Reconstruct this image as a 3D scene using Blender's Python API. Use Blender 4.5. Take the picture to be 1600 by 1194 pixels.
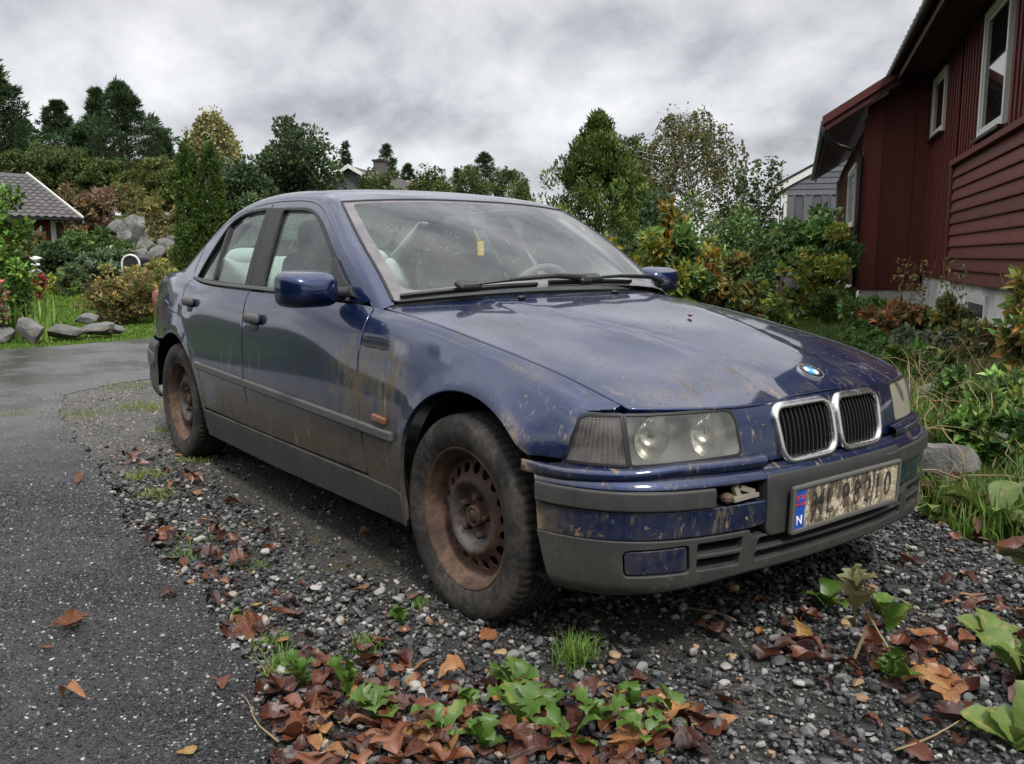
import bpy, bmesh, math, random
import numpy as np
from mathutils import Vector, Matrix, Euler
from mathutils.geometry import delaunay_2d_cdt
for o in list(bpy.data.objects): bpy.data.objects.remove(o)
sc = bpy.context.scene
COL = sc.collection
R = math.radians
rng = np.random.default_rng(7); random.seed(7)
# ------------------------------------------------------------------ camera
CAM = np.array([2.088, -2.226, 1.082]); YAW = R(142.51); PITCH = R(-8.195); FPX = 1365.
FW = np.array([math.cos(YAW)*math.cos(PITCH), math.sin(YAW)*math.cos(PITCH), math.sin(PITCH)])
RT = np.cross(FW, [0, 0, 1]); RT /= np.linalg.norm(RT); UP = np.cross(RT, FW)
cd = bpy.data.cameras.new('camera'); cam = bpy.data.objects.new('camera', cd); COL.objects.link(cam)
cam.location = CAM
cam.rotation_euler = Matrix((RT, UP, -FW)).transposed().to_euler()
cd.sensor_fit = 'HORIZONTAL'; cd.sensor_width = 36; cd.lens = 36*FPX/1600; cd.clip_start = .05; cd.clip_end = 2000
sc.camera = cam
# ------------------------------------------------------------------ world, sun, exposure
SUN_EL, SUN_AZ = R(52), R(-20)            # azimuth measured from +X towards +Y
w = bpy.data.worlds.new('World'); sc.world = w; w.use_nodes = True
nt = w.node_tree; nt.nodes.clear()
def wn(t, **k):
    n = nt.nodes.new(t)
    for a, b in k.items(): setattr(n, a, b)
    return n
L = nt.links.new
out = wn('ShaderNodeOutputWorld'); bg = wn('ShaderNodeBackground'); bg.inputs[1].default_value = 1
sky = wn('ShaderNodeTexSky', sky_type='NISHITA', sun_disc=False, sun_elevation=SUN_EL, sun_rotation=math.pi/2-SUN_AZ)
skys = wn('ShaderNodeVectorMath', operation='SCALE'); skys.inputs['Scale'].default_value = .10; L(sky.outputs[0], skys.inputs[0])
tc = wn('ShaderNodeTexCoord'); sep = wn('ShaderNodeSeparateXYZ'); L(tc.outputs['Generated'], sep.inputs[0])
den = wn('ShaderNodeMath', operation='ADD'); den.inputs[1].default_value = .46
ab = wn('ShaderNodeMath', operation='ABSOLUTE'); L(sep.outputs[2], ab.inputs[0]); L(ab.outputs[0], den.inputs[0])
dv = wn('ShaderNodeVectorMath', operation='DIVIDE'); cmb = wn('ShaderNodeCombineXYZ')
for i in range(3): L(den.outputs[0], cmb.inputs[i])
L(tc.outputs['Generated'], dv.inputs[0]); L(cmb.outputs[0], dv.inputs[1])
mp = wn('ShaderNodeMapping'); mp.inputs['Rotation'].default_value = (0, 0, R(38)); mp.inputs['Scale'].default_value = (1, 1.15, .0); mp.inputs['Location'].default_value = (3.3, 1.2, 0)
L(dv.outputs[0], mp.inputs[0])
def wnoise(sc_, det, ro, dist):
    n = wn('ShaderNodeTexNoise'); n.inputs['Scale'].default_value = sc_; n.inputs['Detail'].default_value = det
    n.inputs['Roughness'].default_value = ro; n.inputs['Distortion'].default_value = dist; L(mp.outputs[0], n.inputs['Vector']); return n
n1 = wnoise(1.7, 6, .5, .15); n2 = wnoise(4.6, 8, .56, .2)
mixn = wn('ShaderNodeMix', data_type='FLOAT'); mixn.inputs[0].default_value = .46
L(n1.outputs[0], mixn.inputs[2]); L(n2.outputs[0], mixn.inputs[3])
cr = wn('ShaderNodeValToRGB'); e = cr.color_ramp.elements
e[0].position = .36; e[0].color = (.275, .28, .295, 1); e[1].position = .63; e[1].color = (.77, .77, .775, 1)
for p_, c_ in ((.43, (.405, .41, .43, 1)), (.49, (.53, .535, .555, 1)), (.555, (.64, .642, .655, 1))):
    x_ = e.new(p_); x_.color = c_
L(mixn.outputs[0], cr.inputs[0])
mx = wn('ShaderNodeMix', data_type='RGBA'); mx.inputs[0].default_value = .92
L(skys.outputs[0], mx.inputs[6]); L(cr.outputs[0], mx.inputs[7]); 
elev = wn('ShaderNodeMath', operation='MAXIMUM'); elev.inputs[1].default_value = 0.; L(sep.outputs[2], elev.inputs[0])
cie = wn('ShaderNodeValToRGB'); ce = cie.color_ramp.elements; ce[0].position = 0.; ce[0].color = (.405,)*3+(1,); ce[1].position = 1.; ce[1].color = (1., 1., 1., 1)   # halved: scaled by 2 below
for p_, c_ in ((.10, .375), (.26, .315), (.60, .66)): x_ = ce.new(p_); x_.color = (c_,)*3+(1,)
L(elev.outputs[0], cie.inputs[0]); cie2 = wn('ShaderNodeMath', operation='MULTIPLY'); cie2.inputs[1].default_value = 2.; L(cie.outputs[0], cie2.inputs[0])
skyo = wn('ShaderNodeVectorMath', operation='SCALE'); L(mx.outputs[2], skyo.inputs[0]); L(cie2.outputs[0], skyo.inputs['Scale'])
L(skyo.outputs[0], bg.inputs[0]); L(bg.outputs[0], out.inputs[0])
sd = bpy.data.lights.new('sun', 'SUN'); sd.energy = 1.5; sd.angle = R(10); sd.color = (1, .965, .92)
sun = bpy.data.objects.new('sun', sd); COL.objects.link(sun)
sdir = Vector((math.cos(SUN_EL)*math.cos(SUN_AZ), math.cos(SUN_EL)*math.sin(SUN_AZ), math.sin(SUN_EL)))
sun.rotation_euler = sdir.to_track_quat('Z', 'Y').to_euler(); sun.location = sdir*40
sc.view_settings.view_transform = 'Standard'; sc.view_settings.look = 'None'; sc.view_settings.gamma = 1
sc.view_settings.use_curve_mapping = False; sc.view_settings.exposure = 1.0
sc.render.engine = 'CYCLES'
cy = sc.cycles; cy.use_denoising = True; cy.max_bounces = 8; cy.diffuse_bounces = 3; cy.glossy_bounces = 4; cy.transmission_bounces = 6
cy.transparent_max_bounces = 24; cy.caustics_reflective = False; cy.caustics_refractive = False; cy.sample_clamp_indirect = 6
# ------------------------------------------------------------------ helpers: objects
def link(o, parent=None):
    COL.objects.link(o)
    if parent is not None: o.parent = parent
    return o
def tag(o, label=None, cat=None, group=None, kind=None):
    if label: o['label'] = label
    if cat: o['category'] = cat
    if group: o['group'] = group
    if kind: o['kind'] = kind
    return o
def empty(name, loc=(0, 0, 0), rz=0, label=None, cat=None, group=None, parent=None):
    o = bpy.data.objects.new(name, None); o.location = loc; o.rotation_euler = (0, 0, rz); o.empty_display_size = .1
    link(o, parent); return tag(o, label, cat, group)
def mesh(name, V, F, mat=None, parent=None, smooth=True, normals=None, mi=None):
    me = bpy.data.meshes.new(name)
    V = np.asarray(V, float)
    if isinstance(F, np.ndarray):
        nf, k = F.shape
        me.vertices.add(len(V)); me.vertices.foreach_set('co', V.astype(np.float32).ravel())
        me.loops.add(nf*k); me.loops.foreach_set('vertex_index', F.astype(np.int32).ravel())
        me.polygons.add(nf); me.polygons.foreach_set('loop_start', np.arange(0, nf*k, k, dtype=np.int32))
        me.update(calc_edges=True)
    else:
        me.from_pydata(V.tolist(), [], F); me.update()
    if mat is not None:
        for m_ in (mat if isinstance(mat, (list, tuple)) else [mat]): me.materials.append(m_)
    if mi is not None: me.polygons.foreach_set('material_index', np.asarray(mi, np.int32))
    me.polygons.foreach_set('use_smooth', np.full(len(me.polygons), bool(smooth)))
    if normals is not None: me.normals_split_custom_set_from_vertices(np.asarray(normals, float).tolist())
    return link(bpy.data.objects.new(name, me), parent)
def dup(o, parent=None, **k):
    c = o.copy(); link(c); c.parent = parent
    for a, b in k.items(): setattr(c, a, b)
    return c
def dup_tree(o, parent=None):
    c = dup(o, parent)
    for ch in list(o.children): dup_tree(ch, c)
    return c
class MB:
    """collects simple solids; build() links them as one mesh"""
    def __init__(s): s.V = []; s.F = []; s.n = 0; s.M = []
    def add(s, V, F, m=0):
        V = np.asarray(V, float); s.V.append(V); s.F += [tuple(int(i)+s.n for i in f) for f in F]; s.n += len(V); s.M += [m]*len(F); return s
    def box(s, c, d, rot=None, m=0, bev=0):
        x, y, z = (q/2 for q in d)
        if bev:
            b = min(bev, x*.9, y*.9, z*.9); P = []
            for sx in (-1, 1):
                for sy in (-1, 1):
                    for sz in (-1, 1):
                        P += [(sx*x, sy*(y-b), sz*(z-b)), (sx*(x-b), sy*y, sz*(z-b)), (sx*(x-b), sy*(y-b), sz*z)]
            P = np.array(P); bm = bmesh.new(); vs = [bm.verts.new(p) for p in P]; r = bmesh.ops.convex_hull(bm, input=vs)
            bmesh.ops.dissolve_limit(bm, angle_limit=.02, verts=bm.verts, edges=bm.edges); bm.verts.index_update()
            P = np.array([v.co for v in bm.verts]); F = [[v.index for v in f.verts] for f in bm.faces]; bm.free()
        else:
            P = np.array([(sx*x, sy*y, sz*z) for sx in (-1, 1) for sy in (-1, 1) for sz in (-1, 1)])
            F = [(0, 1, 3, 2), (4, 6, 7, 5), (0, 4, 5, 1), (2, 3, 7, 6), (0, 2, 6, 4), (1, 5, 7, 3)]
        if rot is not None: P = P@np.array(rot).T
        return s.add(P+np.array(c), F, m)
    def tube(s, pts, r, n=8, m=0, cap=True):
        pts = np.array(pts, float); r = np.broadcast_to(np.asarray(r, float), (len(pts),))
        T = np.gradient(pts, axis=0); T /= np.linalg.norm(T, axis=1)[:, None]+1e-12
        ref = np.array([0, 0, 1.]) if abs(T[0][2]) < .9 else np.array([1., 0, 0])
        V = []
        a = np.arange(n)/n*2*np.pi
        u_ = np.cross(T[0], ref)
        for p, t, rr in zip(pts, T, r):
            u_ = u_-t*(u_@t); u_ /= np.linalg.norm(u_)+1e-12; v_ = np.cross(t, u_)
            V.append(p+rr*(np.cos(a)[:, None]*u_+np.sin(a)[:, None]*v_))
        k = len(pts); F = [(i*n+j, i*n+(j+1) % n, (i+1)*n+(j+1) % n, (i+1)*n+j) for i in range(k-1) for j in range(n)]
        if cap: F += [tuple(range(n))[::-1], tuple((k-1)*n+j for j in range(n))]
        return s.add(np.concatenate(V), F, m)
    def grid(s, P, m=0, flip=False):
        """P: (a, b, 3) array of points"""
        a, b = P.shape[:2]
        F = [(i*b+j, (i+1)*b+j, (i+1)*b+j+1, i*b+j+1) for i in range(a-1) for j in range(b-1)]
        if flip: F = [f[::-1] for f in F]
        return s.add(P.reshape(-1, 3), F, m)
    def prism(s, poly, fn0, fn1, m=0):
        """2-D outline carried to two 3-D loops by fn0 and fn1, closed"""
        A = np.array([fn0(p) for p in poly]); B = np.array([fn1(p) for p in poly]); n = len(A)
        return s.add(np.concatenate([A, B]), [tuple(range(n)), tuple(range(2*n-1, n-1, -1))]+[(i, n+i, n+(i+1) % n, (i+1) % n) for i in range(n)], m)
    def build(s, name, mat, parent=None, smooth=False, fix=True):
        o = mesh(name, np.concatenate(s.V), s.F, mat, parent, smooth, mi=s.M)
        if fix:
            bm = bmesh.new(); bm.from_mesh(o.data); bmesh.ops.recalc_face_normals(bm, faces=bm.faces); bm.to_mesh(o.data); bm.free()
        return o
def smooth_by_angle(o, ang=35):
    me = o.data; me.polygons.foreach_set('use_smooth', np.ones(len(me.polygons), bool))
    bm = bmesh.new(); bm.from_mesh(me); lim = R(ang)
    for e_ in bm.edges: e_.smooth = len(e_.link_faces) == 2 and e_.calc_face_angle(0) < lim
    bm.to_mesh(me); bm.free(); return o
def lathe(prof, n=48, axis='y', arc=2*np.pi):
    """prof: (r, h) list; returns V, F about the axis"""
    P = np.array(prof); a = np.arange(n)/n*arc
    V = np.zeros((len(P), n, 3)); V[..., 0] = P[:, 0][:, None]*np.cos(a); V[..., 2] = P[:, 0][:, None]*np.sin(a); V[..., 1] = P[:, 1][:, None]
    if axis == 'z': V = V[..., [0, 2, 1]]
    if axis == 'x': V = V[..., [1, 0, 2]]
    F = [(i*n+j, i*n+(j+1) % n, (i+1)*n+(j+1) % n, (i+1)*n+j) for i in range(len(P)-1) for j in range(n)]
    return V.reshape(-1, 3), F
# ------------------------------------------------------------------ helpers: materials
class G:
    def __init__(s, name, **pr):
        s.mat = bpy.data.materials.new(name); s.mat.use_nodes = True; s.t = s.mat.node_tree
        s.b = s.t.nodes['Principled BSDF']; s.out = s.t.nodes['Material Output']; s._c = None
        s.set(**pr)
    def put(s, sock, v):
        if isinstance(v, bpy.types.NodeSocket): s.t.links.new(v, sock)
        elif v is not None:
            if isinstance(v, (tuple, list)) and len(v) == 3 and sock.type == 'RGBA': v = (*v, 1)
            sock.default_value = v
    def set(s, **pr):
        al = dict(col='Base Color', rough='Roughness', metal='Metallic', coat='Coat Weight', coatr='Coat Roughness', spec='Specular IOR Level', alpha='Alpha', normal='Normal', trans='Transmission Weight', ior='IOR', sss='Subsurface Weight', emis='Emission Color', emstr='Emission Strength', cnormal='Coat Normal')
        for k, v in pr.items(): s.put(s.b.inputs[al[k]], v)
        return s
    def n(s, t, ins={}, o=0, **at):
        nd = s.t.nodes.new('ShaderNode'+t)
        for k, v in at.items(): setattr(nd, k, v)
        for k, v in ins.items(): s.put(nd.inputs[k], v)
        return nd.outputs[o] if o is not None else nd
    def co(s, which='Object'):
        if s._c is None: s._c = s.t.nodes.new('ShaderNodeTexCoord')
        return s._c.outputs[which]
    def map(s, v=None, scale=(1, 1, 1), loc=(0, 0, 0), rot=(0, 0, 0)):
        return s.n('Mapping', {0: v if v is not None else s.co(), 'Location': loc, 'Rotation': rot, 'Scale': scale})
    def noise(s, scale, v=None, det=4, rough=.55, dist=0, col=False):
        return s.n('TexNoise', {'Vector': v if v is not None else s.co(), 'Scale': scale, 'Detail': det, 'Roughness': rough, 'Distortion': dist}, o=1 if col else 0)
    def vor(s, scale, v=None, feature='F1', o=0, rnd=1):
        return s.n('TexVoronoi', {'Vector': v if v is not None else s.co(), 'Scale': scale, 'Randomness': rnd}, o=o, feature=feature)
    def m(s, op, a, b=None, c=None, clamp=False):
        return s.n('Math', {i: x for i, x in enumerate((a, b, c)) if x is not None}, operation=op, use_clamp=clamp)
    def mul(s, a, b): return s.m('MULTIPLY', a, b)
    def add(s, a, b, clamp=False): return s.m('ADD', a, b, clamp=clamp)
    def step(s, x, a, b, lo=0., hi=1.):
        return s.n('MapRange', {'Value': x, 'From Min': a, 'From Max': b, 'To Min': lo, 'To Max': hi}, interpolation_type='SMOOTHSTEP') if a < b else s.n('MapRange', {'Value': x, 'From Min': b, 'From Max': a, 'To Min': hi, 'To Max': lo}, interpolation_type='SMOOTHSTEP')
    def mix(s, f, a, b): return s.n('Mix', {0: f, 6: a, 7: b}, o=2, data_type='RGBA')
    def mixf(s, f, a, b): return s.n('Mix', {0: f, 2: a, 3: b}, data_type='FLOAT')
    def ramp(s, f, stops):
        nd = s.n('ValToRGB', {0: f}, o=None); el = nd.color_ramp.elements
        while len(el) < len(stops): el.new(.5)
        for i, (p, c) in enumerate(stops): el[i].position = p; el[i].color = (*c, 1) if len(c) == 3 else c
        return nd.outputs[0]
    def sep(s, v=None): 
        nd = s.n('SeparateXYZ', {0: v if v is not None else s.co()}, o=None); return nd.outputs
    def bump(s, h, strength=.5, dist=.01, nrm=None): return s.n('Bump', {'Height': h, 'Strength': strength, 'Distance': dist, 'Normal': nrm})
    def shader(s, sock): s.t.links.new(sock, s.out.inputs[0]); return s
def flat(name, col, rough=.6, var=.25, scale=30, metal=0., bump=0., bscale=200, **k):
    """plain material with a little mottling so that no surface is perfectly even"""
    g = G(name, rough=rough, metal=metal, **k)
    f = g.noise(scale, det=5)
    g.set(col=g.mix(f, tuple(c*(1-var) for c in col), tuple(min(1, c*(1+var)) for c in col)))
    g.set(rough=g.mixf(g.noise(scale*.7), max(.02, rough-.1), min(1, rough+.1)))
    if bump: g.set(normal=g.bump(g.noise(bscale, det=3), bump, .004))
    return g.mat
# ------------------------------------------------------------------ car surfaces (metres, front axle at the origin, X forward)
def spl(xs, ys):
    """natural cubic spline, linear outside"""
    xs = np.array(xs, float); ys = np.array(ys, float)
    if xs[0] > xs[-1]: xs, ys = xs[::-1], ys[::-1]
    n = len(xs); h = np.diff(xs); A = np.zeros((n, n)); b = np.zeros(n)
    A[0, 0] = A[-1, -1] = 1
    for i in range(1, n-1):
        A[i, i-1] = h[i-1]; A[i, i] = 2*(h[i-1]+h[i]); A[i, i+1] = h[i]
        b[i] = 6*((ys[i+1]-ys[i])/h[i]-(ys[i]-ys[i-1])/h[i-1])
    m = np.linalg.solve(A, b)
    d0 = (ys[1]-ys[0])/h[0]-h[0]*(2*m[0]+m[1])/6
    d1 = (ys[-1]-ys[-2])/h[-1]+h[-1]*(2*m[-1]+m[-2])/6
    def f(q):
        q = np.asarray(q, float); k = np.clip(np.searchsorted(xs, q)-1, 0, n-2)
        hh = h[k]; a = (xs[k+1]-q)/hh; c = (q-xs[k])/hh
        r = a*ys[k]+c*ys[k+1]+((a**3-a)*m[k]+(c**3-c)*m[k+1])*hh*hh/6
        r = np.where(q < xs[0], ys[0]+d0*(q-xs[0]), r)
        return np.where(q > xs[-1], ys[-1]+d1*(q-xs[-1]), r)
    return f
def smooth(a, b, x):
    t = np.clip((x-a)/(b-a), 0, 1); return t*t*(3-2*t)
halfw = spl([-3.66, -3.5, -3.3, -3.0, -2.7, -2.0, -1.0, -.3, 0, .2, .32, .42, .5],
            [.64, .71, .768, .818, .838, .848, .849, .846, .843, .836, .825, .803, .77])
edge_y = spl([-3.66, -3.3, -3.0, -2.7, -2.45, -2.2, -1.6, -.9, -.62, -.3, 0, .3, .45, .52],
             [.57, .635, .682, .722, .758, .780, .784, .778, .735, .715, .70, .682, .668, .655])
edge_z = spl([-3.66, -3.4, -3.1, -2.8, -2.5, -2.1, -1.6, -.9, -.62, -.285, -.04, .177, .367, .45, .53],
             [.955, .985, .995, .985, .955, .937, .930, .918, .905, .868, .828, .789, .748, .724, .697])
RV = np.array([.18, .34, .52, .66, .78, .87, .93])
def rails(x):
    w = halfw(x); ey = edge_y(x); ez = edge_z(x)
    drop = np.clip((.915-ez), -.08, .3)                     # how far the shoulder has sunk below the door line
    y = [w-.045, w-.014, w-.001, w-.008, None, None, ey]
    z = [x*0+.18, x*0+.34, x*0+.52-.10*drop, .66-.42*drop, None, None, ez]
    gap = y[3]-ey
    y[5] = ey+np.minimum(.05, gap*.42); z[5] = ez-.028-.02*smooth(-.45, -.7, x)*smooth(-2.7, -2.4, x)
    y[4] = ey+np.minimum(.095, gap*.78)*(1-0*x); z[4] = z[5]-.40*(z[5]-z[3])-.005
    return np.array(y), np.array(z)
def body(p):
    """(x, v) -> point on the left flank; v equals height below the shoulder and runs over the shoulder to the edge line at .93"""
    x = p[:, 0]; v = p[:, 1]
    Y, Z = rails(x)
    k = np.clip(np.searchsorted(RV, v)-1, 0, len(RV)-2)
    i = np.arange(len(x))
    def tang(A, j):
        jm = np.clip(j-1, 0, len(RV)-1); jp = np.clip(j+1, 0, len(RV)-1)
        return (A[jp, i]-A[jm, i])/(RV[jp]-RV[jm])
    h = RV[k+1]-RV[k]; t = (v-RV[k])/h
    def H(A):
        return ((2*t**3-3*t**2+1)*A[k, i]+(t**3-2*t**2+t)*h*tang(A, k)+(-2*t**3+3*t**2)*A[k+1, i]+(t**3-t**2)*h*tang(A, k+1))
    y = H(Y); z = H(Z)
    for cx, hw in ((.03, .335), (-2.7, .335)):               # rolled lip round the wheel arches
        r = np.hypot((x-cx)/hw, (z-.30)/.39)
        y = y+.011*np.exp(-((r-1.04)/.10)**2)*(z > .15)
    y = y-.0045*np.exp(-((z-(.795+.02*np.clip(-x-1, -1, 2)*.5))/.006)**2)*smooth(.1, -.4, x)   # groove at handle height
    return np.stack([x, y, z], 1)
hood_c = spl([-.62, -.45, -.285, -.04, .177, .367, .45, .53, .60, .66], [.972, .953, .930, .893, .853, .808, .785, .760, .733, .702])
hood_e = spl([-.62, -.285, -.04, .177, .367, .45, .53, .60, .66], [.905, .868, .828, .789, .748, .724, .697, .672, .648])
def hood_y(x): return edge_y(np.minimum(x, .56))
def hood(p):
    x = p[:, 0]; q = p[:, 1]                                # q = y / edge_y, -1..1
    ey = hood_y(x); y = q*ey
    c = hood_c(x); e = hood_e(x)
    z = c-(c-e)*np.abs(q)**2.4
    yd = .44-.26*smooth(-.6, .62, x)
    z = z+.010*smooth(yd+.05, yd-.03, np.abs(y))*smooth(-.62, -.3, x)-.004*smooth(-.62, -.3, x)
    return np.stack([x, y, z], 1)
def nose_x(q): return .668-.150*np.abs(q)**3.6               # front edge of the hood
def glass_y(x, z):
    dz = np.maximum(z-edge_z(x), -.1)
    return edge_y(x)+.002-.36*dz-.25*dz*dz
def side(p):
    return np.stack([p[:, 0], glass_y(p[:, 0], p[:, 1]), p[:, 1]], 1)
RIDGE = np.array([(-.60, .905), (-.72, 1.0), (-.85, 1.09), (-1.0, 1.185), (-1.14, 1.265), (-1.26, 1.317), (-1.40, 1.345), (-1.6, 1.358), (-1.82, 1.361),
                  (-2.02, 1.351), (-2.2, 1.325), (-2.36, 1.277), (-2.55, 1.197), (-2.75, 1.10), (-2.90, 1.03), (-3.04, .985)])
_ru = np.concatenate([[0], np.cumsum(np.hypot(*np.diff(RIDGE, axis=0).T))]); _ru /= _ru[-1]
ridge_x = spl(_ru, RIDGE[:, 0]); ridge_z = spl(_ru, RIDGE[:, 1])
def ridge_u(x): return np.interp(-x, -RIDGE[:, 0], _ru)
def ridge(u):
    x = ridge_x(u); z = ridge_z(u); return np.stack([x, glass_y(x, z), z], -1)
def ridge_low(u, w=.034):
    x = ridge_x(u); z = ridge_z(u); tx = ridge_x(u+.004)-ridge_x(u-.004); tz = ridge_z(u+.004)-ridge_z(u-.004)
    l = np.hypot(tx, tz); nx, nz = -tz/l, tx/l
    s = np.where(nz > 0, -1, 1)
    x2 = x+s*nx*w; z2 = z+s*nz*w
    return np.stack([x2, glass_y(x2, z2), z2], -1)
def ridge_top(u):
    r = ridge(u); x = r[..., 0]
    d = np.stack([.010*smooth(-1.35, -1.2, x)-.010*smooth(-2.2, -2.4, x), -.044+0*x, .009+0*x], -1)
    return r+d
def plan(pts):
    P = np.array(pts); t = np.concatenate([[0], np.cumsum(np.hypot(*np.diff(P, axis=0).T))])
    return spl(t, P[:, 0]), spl(t, P[:, 1]), t[-1]
nose_px, nose_py, NOSE_T = plan([(.690, 0), (.684, .15), (.668, .30), (.638, .45), (.595, .58), (.555, .655), (.50, .712), (.43, .757), (.35, .790), (.26, .815)])
bump_px, bump_py, BUMP_T = plan([(.740, 0), (.734, .2), (.715, .38), (.682, .53), (.632, .650), (.565, .733), (.48, .788), (.39, .818), (.30, .834)])
nose_o = spl([.50, .56, .60, .65, .70, .74], [.028, .020, .012, 0, -.022, -.05])
bump_o = spl([.20, .225, .26, .32, .40, .48, .505, .520, .530, .537, .55], [-.055, -.022, -.006, 0, .004, .004, .001, -.007, -.020, -.042, -.09])
def swept(px, py, o):
    def f(p):
        t = np.abs(p[:, 0]); sg = np.where(p[:, 0] < 0, -1., 1.); z = p[:, 1]
        x = px(t); y = py(t); dx = px(t+1e-3)-px(t-1e-3); dy = py(t+1e-3)-py(t-1e-3)
        t0 = t < 1e-3; dx = np.where(t0, 0, dx); dy = np.where(t0, 1, dy)
        l = np.hypot(dx, dy); off = o(z)
        return np.stack([x+dy/l*off, sg*(y-dx/l*off), z], 1)
    return f
nose = swept(nose_px, nose_py, nose_o); bumper = swept(bump_px, bump_py, bump_o)
# ------------------------------------------------------------------ panel builder
def dense(poly, res, closed=True):
    P = [np.array(p, float) for p in poly]; o = []
    for i in range(len(P)-(0 if closed else 1)):
        a, b = P[i], P[(i+1) % len(P)]; k = max(1, int(np.ceil(np.linalg.norm(b-a)/res)))
        o += [a+(b-a)*j/k for j in range(k)]
    if not closed: o.append(P[-1])
    return np.array(o)
def rounded(poly, r, seg=5):
    P = [np.array(p[:2], float) for p in poly]; o = []; n = len(P)
    for i in range(n):
        rr = poly[i][2] if len(poly[i]) > 2 else r
        a, b, c = P[i-1], P[i], P[(i+1) % n]; u1 = a-b; u2 = c-b; l1 = np.linalg.norm(u1); l2 = np.linalg.norm(u2)
        k = min(rr, l1*.48, l2*.48)
        if k <= 0: o.append(b); continue
        s_, e_ = b+u1/l1*k, b+u2/l2*k
        for j in range(seg+1):
            t = j/seg; o.append((1-t)**2*s_+2*t*(1-t)*b+t*t*e_)
    return o
def curve(pts, n=24):
    P = np.array(pts, float); t = np.concatenate([[0], np.cumsum(np.linalg.norm(np.diff(P, axis=0), axis=1))])
    q = np.linspace(0, t[-1], n); return [tuple(p) for p in np.stack([spl(t, P[:, k])(q) for k in range(P.shape[1])], 1)]
def inside(P, poly):
    if len(P) < 40:
        Q = np.asarray(poly, float); A = np.roll(Q, 1, 0); dy = A[:, 1]-Q[:, 1]; dy = np.where(dy == 0, 1e-12, dy)
        x, y = P[:, 0][:, None], P[:, 1][:, None]
        return (((Q[:, 1] > y) != (A[:, 1] > y)) & (x < (A[:, 0]-Q[:, 0])*(y-Q[:, 1])/dy+Q[:, 0])).sum(1) % 2 == 1
    x, y = P[:, 0], P[:, 1]; r = np.zeros(len(P), bool); n = len(poly); j = n-1
    for i in range(n):
        xi, yi = poly[i]; xj, yj = poly[j]
        if yi != yj: r ^= ((yi > y) != (yj > y)) & (x < (xj-xi)*(y-yi)/(yj-yi)+xi)
        j = i
    return r
def inset(B, d):
    A = np.roll(B, 1, 0); C = np.roll(B, -1, 0); t = C-A; t /= np.linalg.norm(t, axis=1)[:, None]+1e-12
    n = np.stack([-t[:, 1], t[:, 0]], 1)
    area = np.sum(B[:, 0]*C[:, 1]-C[:, 0]*B[:, 1])
    return B+n*d*(1 if area > 0 else -1)
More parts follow.
